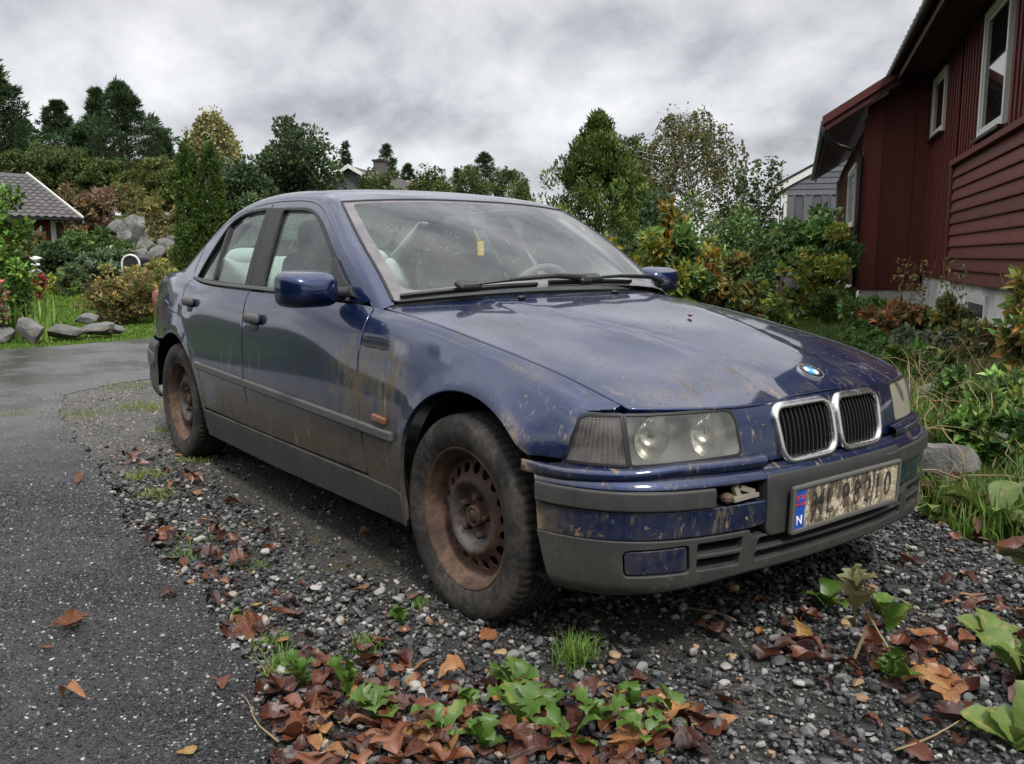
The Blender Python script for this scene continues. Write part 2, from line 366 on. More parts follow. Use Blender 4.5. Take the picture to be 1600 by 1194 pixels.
def panel_data(outer, fn, holes=(), res=.035, flange=.014, off=0., bev=.0035, flip=False, sc2=(1, 1)):
    S2 = np.array(sc2)
    loops = [dense(np.array(outer)*S2, res*.8)]+[dense(np.array(h)*S2, res*.6) for h in holes]
    f2 = lambda q: fn(q/S2)
    pts = []; edges = []; bounds = []; n = 0
    for li, Lp in enumerate(loops):
        rings = [Lp] if bev <= 0 else [Lp, inset(Lp, bev if li == 0 else -bev)]
        for rg in rings:
            pts.append(rg); k = len(rg); edges += [(n+i, n+(i+1) % k) for i in range(k)]
            if rg is Lp: bounds.append((n, k))
            n += k
    lo = loops[0].min(0); hi = loops[0].max(0)
    gx, gy = np.meshgrid(np.arange(lo[0]+res/2, hi[0], res), np.arange(lo[1]+res/2, hi[1], res)); g_ = np.stack([gx.ravel(), gy.ravel()], 1)
    ok = inside(g_, loops[0])
    for h in loops[1:]: ok &= ~inside(g_, h)
    g_ = g_[ok]
    if len(g_):
        allb = np.concatenate(pts); d = np.min(np.linalg.norm(g_[:, None]-allb[None], axis=2), axis=1); g_ = g_[d > res*.45]
    pts.append(g_)
    P2 = np.concatenate(pts)
    r = delaunay_2d_cdt([Vector(p) for p in P2], edges, [], 0, 1e-6)
    V2 = np.array([tuple(v) for v in r[0]]); T = np.array([tuple(f) for f in r[2]])
    cen = V2[T].mean(1); ok = inside(cen, loops[0])
    for h in loops[1:]: ok &= ~inside(cen, h)
    T = T[ok]
    old2new = {}
    for i, src in enumerate(r[3]):
        for s_ in src: old2new[s_] = i
    def PN(q):
        e_ = 1e-4; p = f2(q); a = f2(q+[e_, 0])-f2(q-[e_, 0]); b = f2(q+[0, e_])-f2(q-[0, e_])
        nn = np.cross(a, b); nn /= np.linalg.norm(nn, axis=1)[:, None]+1e-15
        return p, nn*(-1 if flip else 1)
    P, N = PN(V2); P = P+N*off; Nn = N.copy()
    ringV, ringN, quads = [], [], []; base = len(V2)
    for bi, (st, k) in enumerate(bounds):
        idx = np.array([old2new[st+i] for i in range(k)])
        p = P[idx]; tg = np.roll(p, -1, 0)-np.roll(p, 1, 0); tg /= np.linalg.norm(tg, axis=1)[:, None]+1e-15
        o_ = np.cross(tg, N[idx])
        Lp = loops[bi]; C = np.roll(Lp, -1, 0); ccw = np.sum(Lp[:, 0]*C[:, 1]-C[:, 0]*Lp[:, 1]) > 0
        sgn = (1 if ccw else -1)*(1 if bi == 0 else -1)*(-1 if flip else 1)
        o_ = o_*sgn
        if bev > 0:
            P[idx] = p-N[idx]*bev*.6; Nn[idx] = N[idx]*.55+o_*.83
        if flange > 0:
            a = P[idx]; b = a-N[idx]*flange
            ringV += [a, b]; ringN += [o_, o_]
            for i in range(k):
                j = (i+1) % k; q = (base+i, base+j, base+k+j, base+k+i); quads.append(q)
            base += 2*k
    V = np.concatenate([P]+ringV); NN = np.concatenate([Nn]+ringN)
    F = []
    tn = np.cross(V[T[:, 1]]-V[T[:, 0]], V[T[:, 2]]-V[T[:, 0]]); fl = np.sum(tn*N[T[:, 0]], 1) < 0
    F += [tuple(t[::-1]) if x else tuple(t) for t, x in zip(T.tolist(), fl)]
    for q in quads:
        a, b, c = V[q[0]], V[q[1]], V[q[2]]
        F.append(q if np.dot(np.cross(b-a, c-a), NN[q[0]]) > 0 else q[::-1])
    return V, F, NN
MIR = np.array([1, -1, 1.])
def panel(name, outer, fn, mat, parent, both=False, mirror_first=False, parents=None, **k):
    """links the panel; both: second copy mirrored to the other flank. flank maps give the left side (+Y); the right side is the mirrored one"""
    V, F, N = panel_data(outer, fn, **k)
    res = []
    if not both: return mesh(name, V, F, mat, parent, normals=N)
    for i, sg in enumerate((-1, 1)):
        p = parents[i] if parents else parent
        if sg > 0: res.append(mesh(name, V, F, mat, p, normals=N))
        else: res.append(mesh(name, V*MIR, [f[::-1] for f in F], mat, p, normals=N*MIR))
    return res
def strip(name, A, mat, parent, both=False, flip=False, parents=None, normals=None):
    """grid of points (a,b,3) as one smooth mesh"""
    a, b = A.shape[:2]; V = A.reshape(-1, 3)
    F = [(i*b+j, (i+1)*b+j, (i+1)*b+j+1, i*b+j+1) for i in range(a-1) for j in range(b-1)]
    if flip: F = [f[::-1] for f in F]
    if not both: return mesh(name, V, F, mat, parent)
    return [mesh(name, V*MIR, [f[::-1] for f in F], mat, parents[0] if parents else parent), mesh(name, V, F, mat, parents[1] if parents else parent)]
# ------------------------------------------------------------------ car materials
def dirt_nodes(g, low=1., top=1., front=1.):
    """0..1 mask of mud and dust on the bodywork, in car coordinates"""
    x, y, z = g.sep()
    nz = g.sep(g.n('NewGeometry', o=1))[2]
    up = g.step(nz, .45, .85); sidef = g.m('SUBTRACT', 1., up)
    big = g.noise(3.2, det=6, rough=.6); fine = g.noise(60, det=6, rough=.7); mid = g.noise(14, det=6, rough=.65)
    st = g.noise(1., g.map(scale=(42, 42, 1.6)), det=5, rough=.6); st2 = g.noise(1., g.map(scale=(110, 110, 4.)), det=4, rough=.6)
    lowz = g.step(z, .78, .26)
    a = g.mul(g.mul(g.m('POWER', lowz, 1.05), g.step(g.add(g.mul(big, .45), g.add(g.mul(mid, .3), g.mul(st, .25))), .26, .56)), 1.)
    spl_ = g.mul(g.step(g.mul(g.add(fine, mid), .5), .55, .62), g.step(z, .62, .30))
    stk = g.mul(g.mul(g.step(st, .50, .66), g.step(st2, .36, .58)), g.mul(sidef, g.mul(g.step(big, .34, .56), g.step(z, 1.0, .55, .16, .62))))
    a = g.mul(a, g.step(x, .56, .34, .40, 1.))
    wing = g.mul(g.mul(g.step(x, -.16, -.40), g.step(x, -1.0, -.62)), g.mul(g.step(z, .93, .70), g.step(g.add(g.mul(mid, .5), g.mul(st, .5)), .30, .58)))
    a = g.m('MAXIMUM', a, g.mul(wing, .72))
    sides = g.mul(g.m('MAXIMUM', g.m('MAXIMUM', a, g.mul(spl_, .8)), stk), low)
    g.sep_stk = g.mul(g.mul(g.step(st2, .56, .68), g.step(st, .48, .60)), g.mul(sidef, g.mul(g.step(big, .46, .60), g.step(z, .95, .62))))
    film = g.mul(up, g.mul(g.add(.10, g.mul(g.step(g.noise(4.5, det=8, rough=.65), .36, .70), .34)), top))
    sp = g.vor(40, g.map(scale=(1, 1.5, 1), rot=(0, 0, .5)), o=0); sel = g.step(g.noise(7, det=3), .40, .54)
    spots = g.mul(g.mul(g.step(sp, .27, .13), sel), g.mul(up, .9*top))
    run = g.noise(1., g.map(scale=(5., 34, 10), rot=(0, 0, .25)), det=5, rough=.65)
    nosef = g.mul(g.mul(g.step(x, .18, .62), front), g.mul(g.step(run, .52, .70), .85))
    m_ = g.m('MAXIMUM', g.m('MAXIMUM', sides, film), g.m('MAXIMUM', spots, nosef), clamp=True)
    return m_, fine, mid, (x, y, z, up)
def paint():
    g = G('car_paint_blue')
    d, fine, mid, (x, y, z, up) = dirt_nodes(g)
    flake = g.noise(900, det=1)
    blue = g.mix(flake, (.0035, .0125, .050), (.0055, .019, .078))
    mud = g.mix(g.add(g.mul(mid, .6), g.mul(fine, .4)), (.034, .028, .021), (.135, .115, .085))
    # paint gone to rust round the front arch lip and chips along the nose
    r_ = g.m('SQRT', g.add(g.m('POWER', g.m('DIVIDE', g.m('SUBTRACT', x, .03), .335), 2.), g.m('POWER', g.m('DIVIDE', g.m('SUBTRACT', z, .30), .39), 2.)))
    lip = g.mul(g.step(r_, 1.16, 1.02), g.step(r_, .80, .95))
    frontlip = g.mul(g.mul(lip, g.step(x, .17, .29)), g.step(g.noise(24, det=6, rough=.7), .42, .56))
    streak_ = g.noise(1., g.map(scale=(9., 30, 14), rot=(0, 0, .35)), det=6, rough=.7)
    chips = g.m('MAXIMUM', g.mul(g.step(x, .25, .5), g.step(g.noise(38, det=5, rough=.6), .665, .70)), g.mul(g.mul(g.step(x, .30, .56), g.step(streak_, .61, .68)), g.step(y, .30, -.25)))
    rust = g.m('MAXIMUM', frontlip, chips, clamp=True)
    tan = g.mix(fine, (.10, .045, .02), (.38, .29, .2))
    thick = g.step(g.add(d, g.mul(g.m('SUBTRACT', fine, .5), .35)), .10, .72); c = g.mix(thick, blue, mud); c = g.mix(g.mul(g.sep_stk, .9), c, (.27, .235, .18)); c = g.mix(rust, c, tan)
    speck = g.mul(g.mul(g.step(g.vor(30, g.map(loc=(.3, .7, 0), scale=(1, 1.6, 1))), .13, .08), up), g.step(g.noise(5, det=2), .38, .50)); c = g.mix(speck, c, (.014, .011, .009))
    cover = g.m('MAXIMUM', d, rust)
    g.set(col=c, rough=g.mixf(cover, .36, .9), metal=g.mixf(cover, .70, 0.), coat=g.step(cover, .9, .38), coatr=g.mixf(g.noise(5, det=5), .03, .10), spec=g.mixf(cover, .2, .2))
    g.b.inputs['Coat IOR'].default_value = 1.58
    orange = g.bump(g.noise(30, det=3), .02, .002)
    g.set(normal=g.bump(g.add(d, g.mul(fine, .3)), .12, .002), cnormal=orange)
    return g.mat
def plastic(name, col, dirt=.9):
    g = G(name); d, fine, mid, (x, y, z, up) = dirt_nodes(g, low=dirt, top=.9, front=.5)
    scr = g.mul(g.step(g.noise(1., g.map(scale=(3, 3, 90), rot=(.2, .1, 0)), det=4), .68, .74), .5)
    c = g.mix(g.mul(d, .8), g.mix(mid, tuple(v*.8 for v in col), tuple(v*1.25 for v in col)), g.mix(fine, (.05, .047, .040), (.125, .118, .102)))
    g.set(col=g.mix(scr, c, (.2, .2, .2)), rough=g.mixf(d, .48, .9), spec=.4, normal=g.bump(g.add(fine, g.mul(d, .6)), .15, .002))
    return g.mat
def car_glass(name, tint, film, filmcol=(.42, .45, .44), spots=True):
    g = G(name)
    f = g.n('Fresnel', {0: 1.5}); tr = g.n('BsdfTransparent', {0: tint}); gl = g.n('BsdfGlossy', {0: (1, 1, 1), 1: .02})
    f = g.m('MULTIPLY', f, 1.05, clamp=True)
    mixs = g.n('MixShader', {0: f, 1: tr, 2: gl})
    df = g.n('BsdfDiffuse', {0: filmcol})
    st = g.noise(1., g.map(scale=(8, 8, 3)), det=6, rough=.65); dots = g.mul(g.step(g.vor(70), .20, .10), g.step(g.noise(14), .5, .62))
    k = g.mul(g.add(.35, g.mul(g.step(st, .35, .7), 1.)), film)
    if spots: k = g.m('MAXIMUM', k, g.mul(dots, .55))
    mx_ = g.n('MixShader', {0: k, 1: mixs, 2: df})
    g.shader(mx_); g.t.nodes.remove(g.b); return g.mat
M = {}
M['paint'] = paint()
M['plastic'] = plastic('grey_bumper_plastic', (.022, .0225, .0225))
M['strip'] = plastic('dusty_rub_strip', (.075, .075, .073), .8)
M['black'] = flat('black_trim', (.012, .012, .013), .45, bump=.05)
M['rubber'] = flat('seal_rubber', (.010, .010, .011), .55)
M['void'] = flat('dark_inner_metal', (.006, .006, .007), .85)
M['chrome'] = (lambda g: g.set(col=g.mix(g.step(g.noise(25, det=6), .56, .80), (.64, .64, .63), (.26, .24, .21)), metal=1., rough=g.mixf(g.noise(40, det=4), .12, .45)).mat)(G('pitted_chrome'))
M['screen'] = car_glass('windshield_glass', (.90, .97, .94), .03, (.54, .62, .58))
M['sideglass'] = car_glass('side_window_glass', (.76, .90, .83), .035, (.42, .50, .46))
M['frit'] = (lambda g: g.set(col=g.mix(g.step(g.noise(12, det=7, rough=.7), .35, .65), (.085, .082, .088), (.145, .130, .128)), rough=g.mixf(g.noise(30), .3, .6), coat=.5, coatr=.15).mat)(G('dusty_glass_border'))
M['seat'] = flat('grey_seat_cloth', (.42, .43, .42), .8, bump=.2, bscale=400)
M['trim_pale'] = flat('pale_interior_trim', (.52, .54, .54), .75)
M['trim_dark'] = flat('dark_interior_trim', (.085, .088, .09), .7)
def tyre_mat():
    g = G('worn_tyre_rubber'); x, y, z = g.sep()
    r_ = g.m('SQRT', g.add(g.mul(x, x), g.mul(z, z)))
    n_ = g.noise(9, det=7, rough=.65); st = g.noise(45, det=5, rough=.7)
    d = g.mul(g.step(g.add(g.mul(n_, .6), g.mul(st, .4)), .40, .66), g.step(r_, .316, .292, .25, 1.))
    ring = g.mul(g.step(g.noise(1., g.map(scale=(0, 0, 0))), 2., 3.), 1.)
    g.set(col=g.mix(d, (.014, .0135, .013), (.075, .066, .054)), rough=.82, spec=.3, normal=g.bump(st, .25, .002)); return g.mat
def rust_mat():
    g = G('rusty_steel'); n_ = g.noise(12, det=8, rough=.7); f = g.noise(70, det=6, rough=.7)
    x, y, z = g.sep(); r_ = g.m('SQRT', g.add(g.mul(x, x), g.mul(z, z)))
    worn = g.mul(g.mul(g.step(r_, .125, .095), g.step(r_, .045, .065)), g.step(n_, .40, .56))
    c = g.ramp(n_, [(.28, (.013, .008, .006)), (.43, (.042, .023, .015)), (.55, (.095, .052, .032)), (.72, (.16, .115, .080))])
    c = g.mix(g.step(f, .52, .66), c, (.055, .03, .02)); c = g.mix(g.mul(worn, .8), c, (.085, .085, .085))
    g.set(col=c, rough=g.mixf(worn, .78, .5), metal=g.mixf(worn, .1, .4), normal=g.bump(g.add(n_, g.mul(f, .6)), .4, .003)); return g.mat
M['tyre'] = tyre_mat(); M['rust'] = rust_mat()
# ------------------------------------------------------------------ the car
car = empty('parked_car', (0, 0, 0), 0, 'dirty dark blue four-door saloon car with rusty steel wheels on the gravel', 'car')
V5 = .93
# flanks ---------------------------------------------------------------
ARCH_F = curve([(-.300, .235), (-.303, .30), (-.301, .366), (-.28, .483), (-.23, .595), (-.155, .68), (-.053, .735), (.057, .748), (.147, .730), (.236, .688), (.295, .635), (.318, .612)], 30)
DOOR_F = [(-.545, .338), (-.556, .42), (-.567, .50), (-.592, .64), (-.612, .76), (-.622, .84), (-.632, .90), (-.645, .93)]
DOOR_B = [(-1.592, .334), (-1.620, .42), (-1.647, .52), (-1.672, .66), (-1.688, .78), (-1.697, .87), (-1.702, .93)]
DOOR_R = curve([(-2.225, .340), (-2.238, .42), (-2.262, .50), (-2.31, .57), (-2.39, .625), (-2.50, .69), (-2.572, .755), (-2.60, .82), (-2.61, .88), (-2.60, .93)], 18)
ARCH_R = curve([(-2.262, .24), (-2.285, .36), (-2.32, .46), (-2.385, .55), (-2.48, .615), (-2.60, .648), (-2.73, .652), (-2.86, .622), (-2.97, .555), (-3.04, .46), (-3.06, .36), (-3.06, .24)], 30)
def shift(l, d): return [(p[0]+d, p[1]) for p in l]
g2 = .0034
fender_outline = [p for p in shift(DOOR_F, g2)]+[(x_, V5-.004) for x_ in np.linspace(-.60, .505, 24)]+[(.500, .902), (.474, .876), (.452, .856), (.437, .83), (.441, .764), (.440, .69), (.433, .640), (.425, .634), (.38, .625), (.330, .612)]+ARCH_F[::-1][1:]+[(-.31, .22), (-.33, .215), (-.53, .215), (-.545, .23)]
fender = panel('fender', fender_outline, body, M['paint'], car, both=True, flip=True, res=.03)
def lower_outline(f, b): return [p for p in f]+[p for p in b[::-1]]
fdoor = [empty('front_door', parent=car), empty('front_door', parent=car)]; rdoor = [empty('rear_door', parent=car), empty('rear_door', parent=car)]
panel('door_panel', lower_outline(shift(DOOR_F, -g2), shift(DOOR_B, g2)), body, M['paint'], None, both=True, parents=fdoor, flip=True, res=.035)
panel('door_panel', lower_outline(shift(DOOR_B, -g2), shift(DOOR_R, g2)), body, M['paint'], None, both=True, parents=rdoor, flip=True, res=.035)
quarter_outline = shift(DOOR_R, -g2)+[(x_, V5) for x_ in np.linspace(-2.62, -3.58, 16)]+[(-3.60, .80), (-3.585, .615), (-3.06, .60)]+[p for p in ARCH_R[::-1] if p[1] > .60 or p[0] > -2.7]+[(-2.255, .23), (-2.235, .30)]
quarter = panel('quarter_panel', quarter_outline, body, M['paint'], car, both=True, flip=True, res=.035)
panel('fuel_flap', rounded([(-2.985, .665), (-2.835, .645), (-2.835, .765), (-2.985, .775)], .03), body, M['paint'], None, both=True, parents=quarter, flip=True, off=.003, flange=.004)
sill_top = .328
panel('sill_panel', [(-.31, .205), (-.31, sill_top-.006), (-.56, sill_top), (-2.24, sill_top), (-2.268, .30), (-2.262, .195), (-1.4, .19)], body, M['plastic'], car, both=True, flip=True, off=.004, res=.04)
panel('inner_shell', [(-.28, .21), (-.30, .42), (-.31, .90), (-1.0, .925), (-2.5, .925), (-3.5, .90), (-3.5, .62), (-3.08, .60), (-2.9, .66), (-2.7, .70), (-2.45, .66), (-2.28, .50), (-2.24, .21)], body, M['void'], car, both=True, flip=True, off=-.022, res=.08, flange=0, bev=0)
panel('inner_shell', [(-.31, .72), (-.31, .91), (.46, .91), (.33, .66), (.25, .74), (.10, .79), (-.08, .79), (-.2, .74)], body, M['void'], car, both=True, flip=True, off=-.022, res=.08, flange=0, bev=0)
# mouldings, handles, marker
def ride(x0, x1, v0, v1, e=.012): return rounded([(x0, v0), (x1, v0), (x1, v1), (x0, v1)], e)
def mouldz(x): return .532+(x+1.65)*-.020
def moulding(x0, x1, par):
    h = .016
    return panel('side_moulding', rounded([(x0, mouldz(x0)-h), (x1, mouldz(x1)-h), (x1, mouldz(x1)+h), (x0, mouldz(x0)+h)], .006), body, M['strip'], None, both=True, parents=par, flip=True, off=.016, flange=.016, bev=.006, res=.03)
moulding(-.572, -.345, fender); moulding(-1.642, -.586, fdoor); moulding(-2.292, -1.664, rdoor)
M['amber'] = flat('dusty_amber_lens', (.20, .075, .035), .45, var=.5, coat=.2)
mk = panel('side_marker', rounded([(-.470, .543), (-.385, .540), (-.385, .565), (-.470, .569)], .008), body, M['amber'], car, both=True, flip=True, off=.012, flange=.014, bev=.006, res=.02)
def handle(x0, x1, v, par):
    for i, sg in enumerate((-1, 1)):
        q = body(np.array([[(x0+x1)/2, v]]))[0]*[1, sg, 1]; w_ = (x1-x0)
        b = MB(); b.box(q+[0, sg*.014, .008], (w_, .030, .046), bev=.012)
        smooth_by_angle(b.build('door_handle', M['strip'], par[i]), 50)
        b = MB(); b.box(q+[w_*.05, sg*.0045, -.031], (w_*.55, .012, .034), bev=.005); smooth_by_angle(b.build('handle_recess', M['strip'], par[i]), 50)
handle(-1.625, -1.475, .800, fdoor); handle(-2.515, -2.375, .815, rdoor)
# greenhouse -----------------------------------------------------------
uu = np.linspace(0, 1, 70)
def ridge_strip(w_low=.034, u=uu, k=7):
    A = ridge_low(u, w_low); B = ridge(u); C = ridge_top(u); t = np.linspace(0, 1, k)[None, :, None]
    return (1-t)**2*A[:, None]+2*t*(1-t)*B[:, None]+t*t*C[:, None]
strip('roof_rail', ridge_strip(), M['paint'], car, both=True)
low = ridge_low(uu, .036)
beltz = lambda x: edge_z(x)+.002
uA, uB, uC = (float(ridge_u(np.array(v))) for v in (-.66, -1.86, -2.96))
def low_between(u0, u1, n=26):
    p = ridge_low(np.linspace(u0, u1, n), .036); return [(a[0], a[2]) for a in p]
FW_HOLE = rounded([(-.775, .938, .01), (-1.565, .944, .03), (-1.672, 1.292, .04), (-1.335, 1.276, .10), (-1.165, 1.205, .08), (-.97, 1.080, .03)], .03)
BP0 = [(-1.702, .932), (-1.755, 1.10), (-1.800, 1.24), (-1.822, 1.327)]
lowF = low_between(uA, float(ridge_u(np.array(-1.80))))
panel('window_frame', [(-.66, .925)]+lowF[1:]+shift(BP0[::-1], .004)+[(x_, float(beltz(x_))+.004) for x_ in np.linspace(-1.65, -.72, 12)], side, M['paint'], None, holes=[FW_HOLE], both=True, parents=fdoor, flip=True, res=.03, flange=.02)
RW_HOLE = rounded([(-1.755, .948, .02), (-2.525, .966, .02), (-2.27, 1.245, .07), (-2.10, 1.292, .10), (-1.842, 1.300, .03)], .02)
lowR = low_between(float(ridge_u(np.array(-1.84))), float(ridge_u(np.array(-2.60))))
panel('window_frame', shift(BP0, -.004)+lowR+[(-2.635, .975)]+[(x_, float(beltz(x_))+.004) for x_ in np.linspace(-2.60, -1.76, 12)], side, M['paint'], None, holes=[RW_HOLE], both=True, parents=rdoor, flip=True, res=.03, flange=.02)
lowC = low_between(float(ridge_u(np.array(-2.606))), float(ridge_u(np.array(-3.0))))
panel('rear_pillar', [(-2.612, .945)]+[(-2.64, 1.0)]+lowC+[(-3.04, .985), (-2.9, .985), (-2.8, .978), (-2.7, .968)], side, M['paint'], car, both=True, flip=True, res=.03)
# black pillar trim, window seals, glass
panel('pillar_trim', [(-1.572, .946), (-1.676, 1.296), (-1.812, 1.300), (-1.70, .946)], side, M['rubber'], None, both=True, parents=fdoor, flip=True, off=.003, flange=.004)
panel('pillar_trim', [(-1.708, .946), (-1.818, 1.302), (-1.852, 1.300), (-1.765, .946)], side, M['rubber'], None, both=True, parents=rdoor, flip=True, off=.003, flange=.004)
def seal(hole, par, w_=.008):
    H = dense(hole, .03); 
    return panel('window_seal', inset(H, -w_*.6), side, M['rubber'], None, holes=[inset(H, w_)], both=True, parents=par, flip=True, off=.004, flange=.012, bev=.002, res=.05)
seal(FW_HOLE, fdoor); seal(RW_HOLE, rdoor)
panel('door_glass', FW_HOLE, side, M['sideglass'], None, both=True, parents=fdoor, flip=True, off=-.012, flange=0, bev=0, res=.12)
panel('door_glass', RW_HOLE, side, M['sideglass'], None, both=True, parents=rdoor, flip=True, off=-.012, flange=0, bev=0, res=.12)
panel('window_divider', [(-2.185, .962), (-2.215, .962), (-2.295, 1.235), (-2.265, 1.25)], side, M['rubber'], None, both=True, parents=rdoor, flip=True, off=.0, flange=.012, res=.05)
panel('belt_trim', [(x_, float(beltz(x_))+.003) for x_ in np.linspace(-.78, -2.56, 24)]+[(x_, float(beltz(x_))+.018) for x_ in np.linspace(-2.53, -.79, 24)], side, M['strip'], None, both=True, parents=[fdoor[0], fdoor[1]], flip=True, off=.010, flange=.012, res=.06)
# mirrors ---------------------------------------------------------------
def mirror_shape(sg, par):
    b = MB()
    c = np.array([-.865, .905, .966]); n_, k = 26, 11
    P = np.zeros((k, n_, 3))
    for i, t in enumerate(np.linspace(0, 1, k)):                # front shell from the rim (back) to the nose
        a = np.arange(n_)/n_*2*np.pi; e_ = 2/4.2
        sx = np.sign(np.cos(a))*np.abs(np.cos(a))**e_; sz = np.sign(np.sin(a))*np.abs(np.sin(a))**e_
        s_ = math.sqrt(max(0, 1-(t*.985)**3.0)); 
        P[i, :, 1] = c[1]+(.108*s_)*sx-.012*t; P[i, :, 2] = c[2]+(.066*s_)*sz-.004*t; P[i, :, 0] = c[0]+.115*t+.02*sx*(1-t)*0
    P[..., 1] *= sg; 
    o = mesh('mirror_housing', P.reshape(-1, 3), [(i*n_+j, i*n_+(j+1) % n_, (i+1)*n_+(j+1) % n_, (i+1)*n_+j)[::(-1 if sg > 0 else 1)] for i in range(k-1) for j in range(n_)]+[tuple((k-1)*n_+j for j in range(n_))[::(-1 if sg > 0 else 1)]], M['paint'], par)
    g_ = MB(); g_.add(P[0], [tuple(range(n_))]); mo = g_.build('mirror_glass', M['chrome'], par); mo.location.x = .006
    a_ = MB(); a_.tube([(c[0]+.05, sg*.835, .950), (c[0]+.055, sg*.80, .952), (c[0]+.05, sg*.765, .950), (c[0]+.045, sg*.735, .950)], [.024, .021, .024, .032], 12)
    smooth_by_angle(a_.build('mirror_arm', M['black'], par), 60)
    return o
for i, sg in enumerate((-1, 1)):
    mr = empty('wing_mirror', parent=car); mirror_shape(sg, mr)
    V_, F_, N_ = panel_data(rounded([(-.755, .934), (-.905, .938), (-.965, 1.062), (-.945, 1.072)], .008), side, off=.014, flange=.016, flip=True, res=.03)
    mesh('mirror_base', V_*(MIR if sg < 0 else 1), [f[::-1] for f in F_] if sg < 0 else F_, M['black'], mr, normals=N_*(MIR if sg < 0 else 1))
# roof, screens ----------------------------------------------------------
ut0, ut1 = float(ridge_u(np.array(-1.195))), float(ridge_u(np.array(-2.30)))
def cross_panel(us, cx, cz, k=25, pw=2.2):
    T = ridge_top(us); q = np.linspace(-1, 1, k)[None, :]; bulge = 1-np.abs(q)**pw
    A = np.zeros((len(us), k, 3)); A[..., 1] = T[:, 1][:, None]*q
    A[..., 0] = T[:, 0][:, None]+(np.asarray(cx)-T[:, 0])[:, None]*bulge; A[..., 2] = T[:, 2][:, None]+(np.asarray(cz)-T[:, 2])[:, None]*bulge
    return A
us = np.linspace(ut0, ut1, 30); xr = ridge_x(us); roof_c = spl([-1.13, -1.2, -1.45, -1.7, -1.9, -2.15, -2.38], [1.322, 1.344, 1.382, 1.394, 1.393, 1.373, 1.325])
cxr = -1.19+(xr+1.245)/(-2.30+1.245)*(-2.38+1.19)
strip('roof', cross_panel(us, cxr, roof_c(cxr)), M['paint'], car)
us = np.linspace(float(ridge_u(np.array(-.615))), ut0-.002, 26); t_ = np.linspace(0, 1, 26)
WS = cross_panel(us, -.385+t_*(-1.127+.385), .972+t_*(1.320-.972)+.022*np.sin(np.pi*t_), 41, 2.4)
def wsmap(p):                                    # (u -1..1, v 0..1)
    fi = np.clip((p[:, 0]+1)*20, 0, 39.9999); fj = np.clip(p[:, 1]*25, 0, 24.9999); i = fi.astype(int); j = fj.astype(int); a = (fi-i)[:, None]; b = (fj-j)[:, None]
    return (WS[j, i]*(1-a)+WS[j, i+1]*a)*(1-b)+(WS[j+1, i]*(1-a)+WS[j+1, i+1]*a)*b
SC2 = (.62, .85)
gl_in = rounded([(-.945, .055, .10), (.945, .055, .10), (.935, .965, .05), (-.935, .965, .05)], .05, 8)
wsg = panel('windshield', gl_in, wsmap, M['screen'], car, res=.06, flange=0, bev=0, sc2=SC2)
panel('glass_border', [(-.992, .0), (.992, .0), (.992, .995), (-.992, .995)], wsmap, M['frit'], wsg, holes=[gl_in], res=.05, flange=0, bev=0, sc2=SC2)
def tube_along(pts, r, name, mat, par, n=6):
    b = MB(); b.tube(pts, r, n); return smooth_by_angle(b.build(name, mat, par), 80)
edge_l = [WS[j, 0] for j in range(26)]; edge_t = [WS[25, i] for i in range(41)]; edge_r = [WS[j, 40] for j in range(25, -1, -1)]
tube_along(edge_l+edge_t[1:-1]+edge_r, .0055, 'windshield_seal', M['rubber'], wsg)
us = np.linspace(ut1+.004, float(ridge_u(np.array(-2.97))), 18); t_ = np.linspace(0, 1, 18)
RWS = cross_panel(us, -2.395+t_*(-3.06+2.395), 1.322+t_*(1.02-1.322), 21, 2.4)
strip('rear_window', RWS, M['sideglass'], car)
tube_along([RWS[j, 0] for j in range(18)]+[RWS[17, i] for i in range(1, 20)]+[RWS[j, 20] for j in range(17, -1, -1)]+[RWS[0, i] for i in range(19, 0, -1)], .012, 'rear_window_seal', M['rubber'], car)
# boot lid and tail
xb = np.linspace(-2.99, -3.60, 14); q = np.linspace(-1, 1, 21)
B = np.zeros((14, 21, 3)); B[..., 0] = xb[:, None]-.05*(1-np.abs(q)**2.5)[None, :]; B[..., 1] = edge_y(xb)[:, None]*q[None, :]
B[..., 2] = edge_z(xb)[:, None]+.035*(1-np.abs(q)**2.4)[None, :]
strip('boot_lid', B, M['paint'], car)
tailE = np.array([body(np.array([[-3.585, v]]))[0] for v in np.linspace(.60, .93, 10)])
Tl = np.zeros((10, 15, 3)); qq = np.linspace(-1, 1, 15)
Tl[..., 0] = tailE[:, 0][:, None]-.06*(1-np.abs(qq)**3); Tl[..., 1] = tailE[:, 1][:, None]*qq; Tl[..., 2] = tailE[:, 2][:, None]
strip('tail_panel', Tl, M['paint'], car)
M['redlens'] = flat('red_tail_lens', (.25, .015, .01), .25, coat=.5)
for sg in (-1, 1):
    b = MB(); b.box((-3.60, sg*.58, .80), (.06, .20, .15), bev=.02); smooth_by_angle(b.build('tail_light', M['redlens'], car), 50)
    b = MB(); b.box((-3.565, sg*.655, .80), (.06, .05, .15), bev=.015); smooth_by_angle(b.build('tail_light', M['amber'], car), 50)
rb_x, rb_y, RBT = plan([(-3.68, 0), (-3.675, .3), (-3.65, .55), (-3.61, .66), (-3.52, .735), (-3.40, .775), (-3.22, .812), (-3.075, .832)])
rbump = swept(rb_x, rb_y, spl([.26, .30, .40, .52, .58, .605, .615], [.04, .01, 0, 0, .008, .03, .06]))
panel('rear_bumper', [(-RBT, .28), (-RBT, .605), (RBT, .605), (RBT, .28)], rbump, M['plastic'], car, res=.05, flip=True)
panel('rear_bumper_strip', [(-RBT+.01, .46), (-RBT+.01, .535), (RBT-.01, .535), (RBT-.01, .46)], rbump, M['strip'], car, res=.06, flip=True, off=.008)
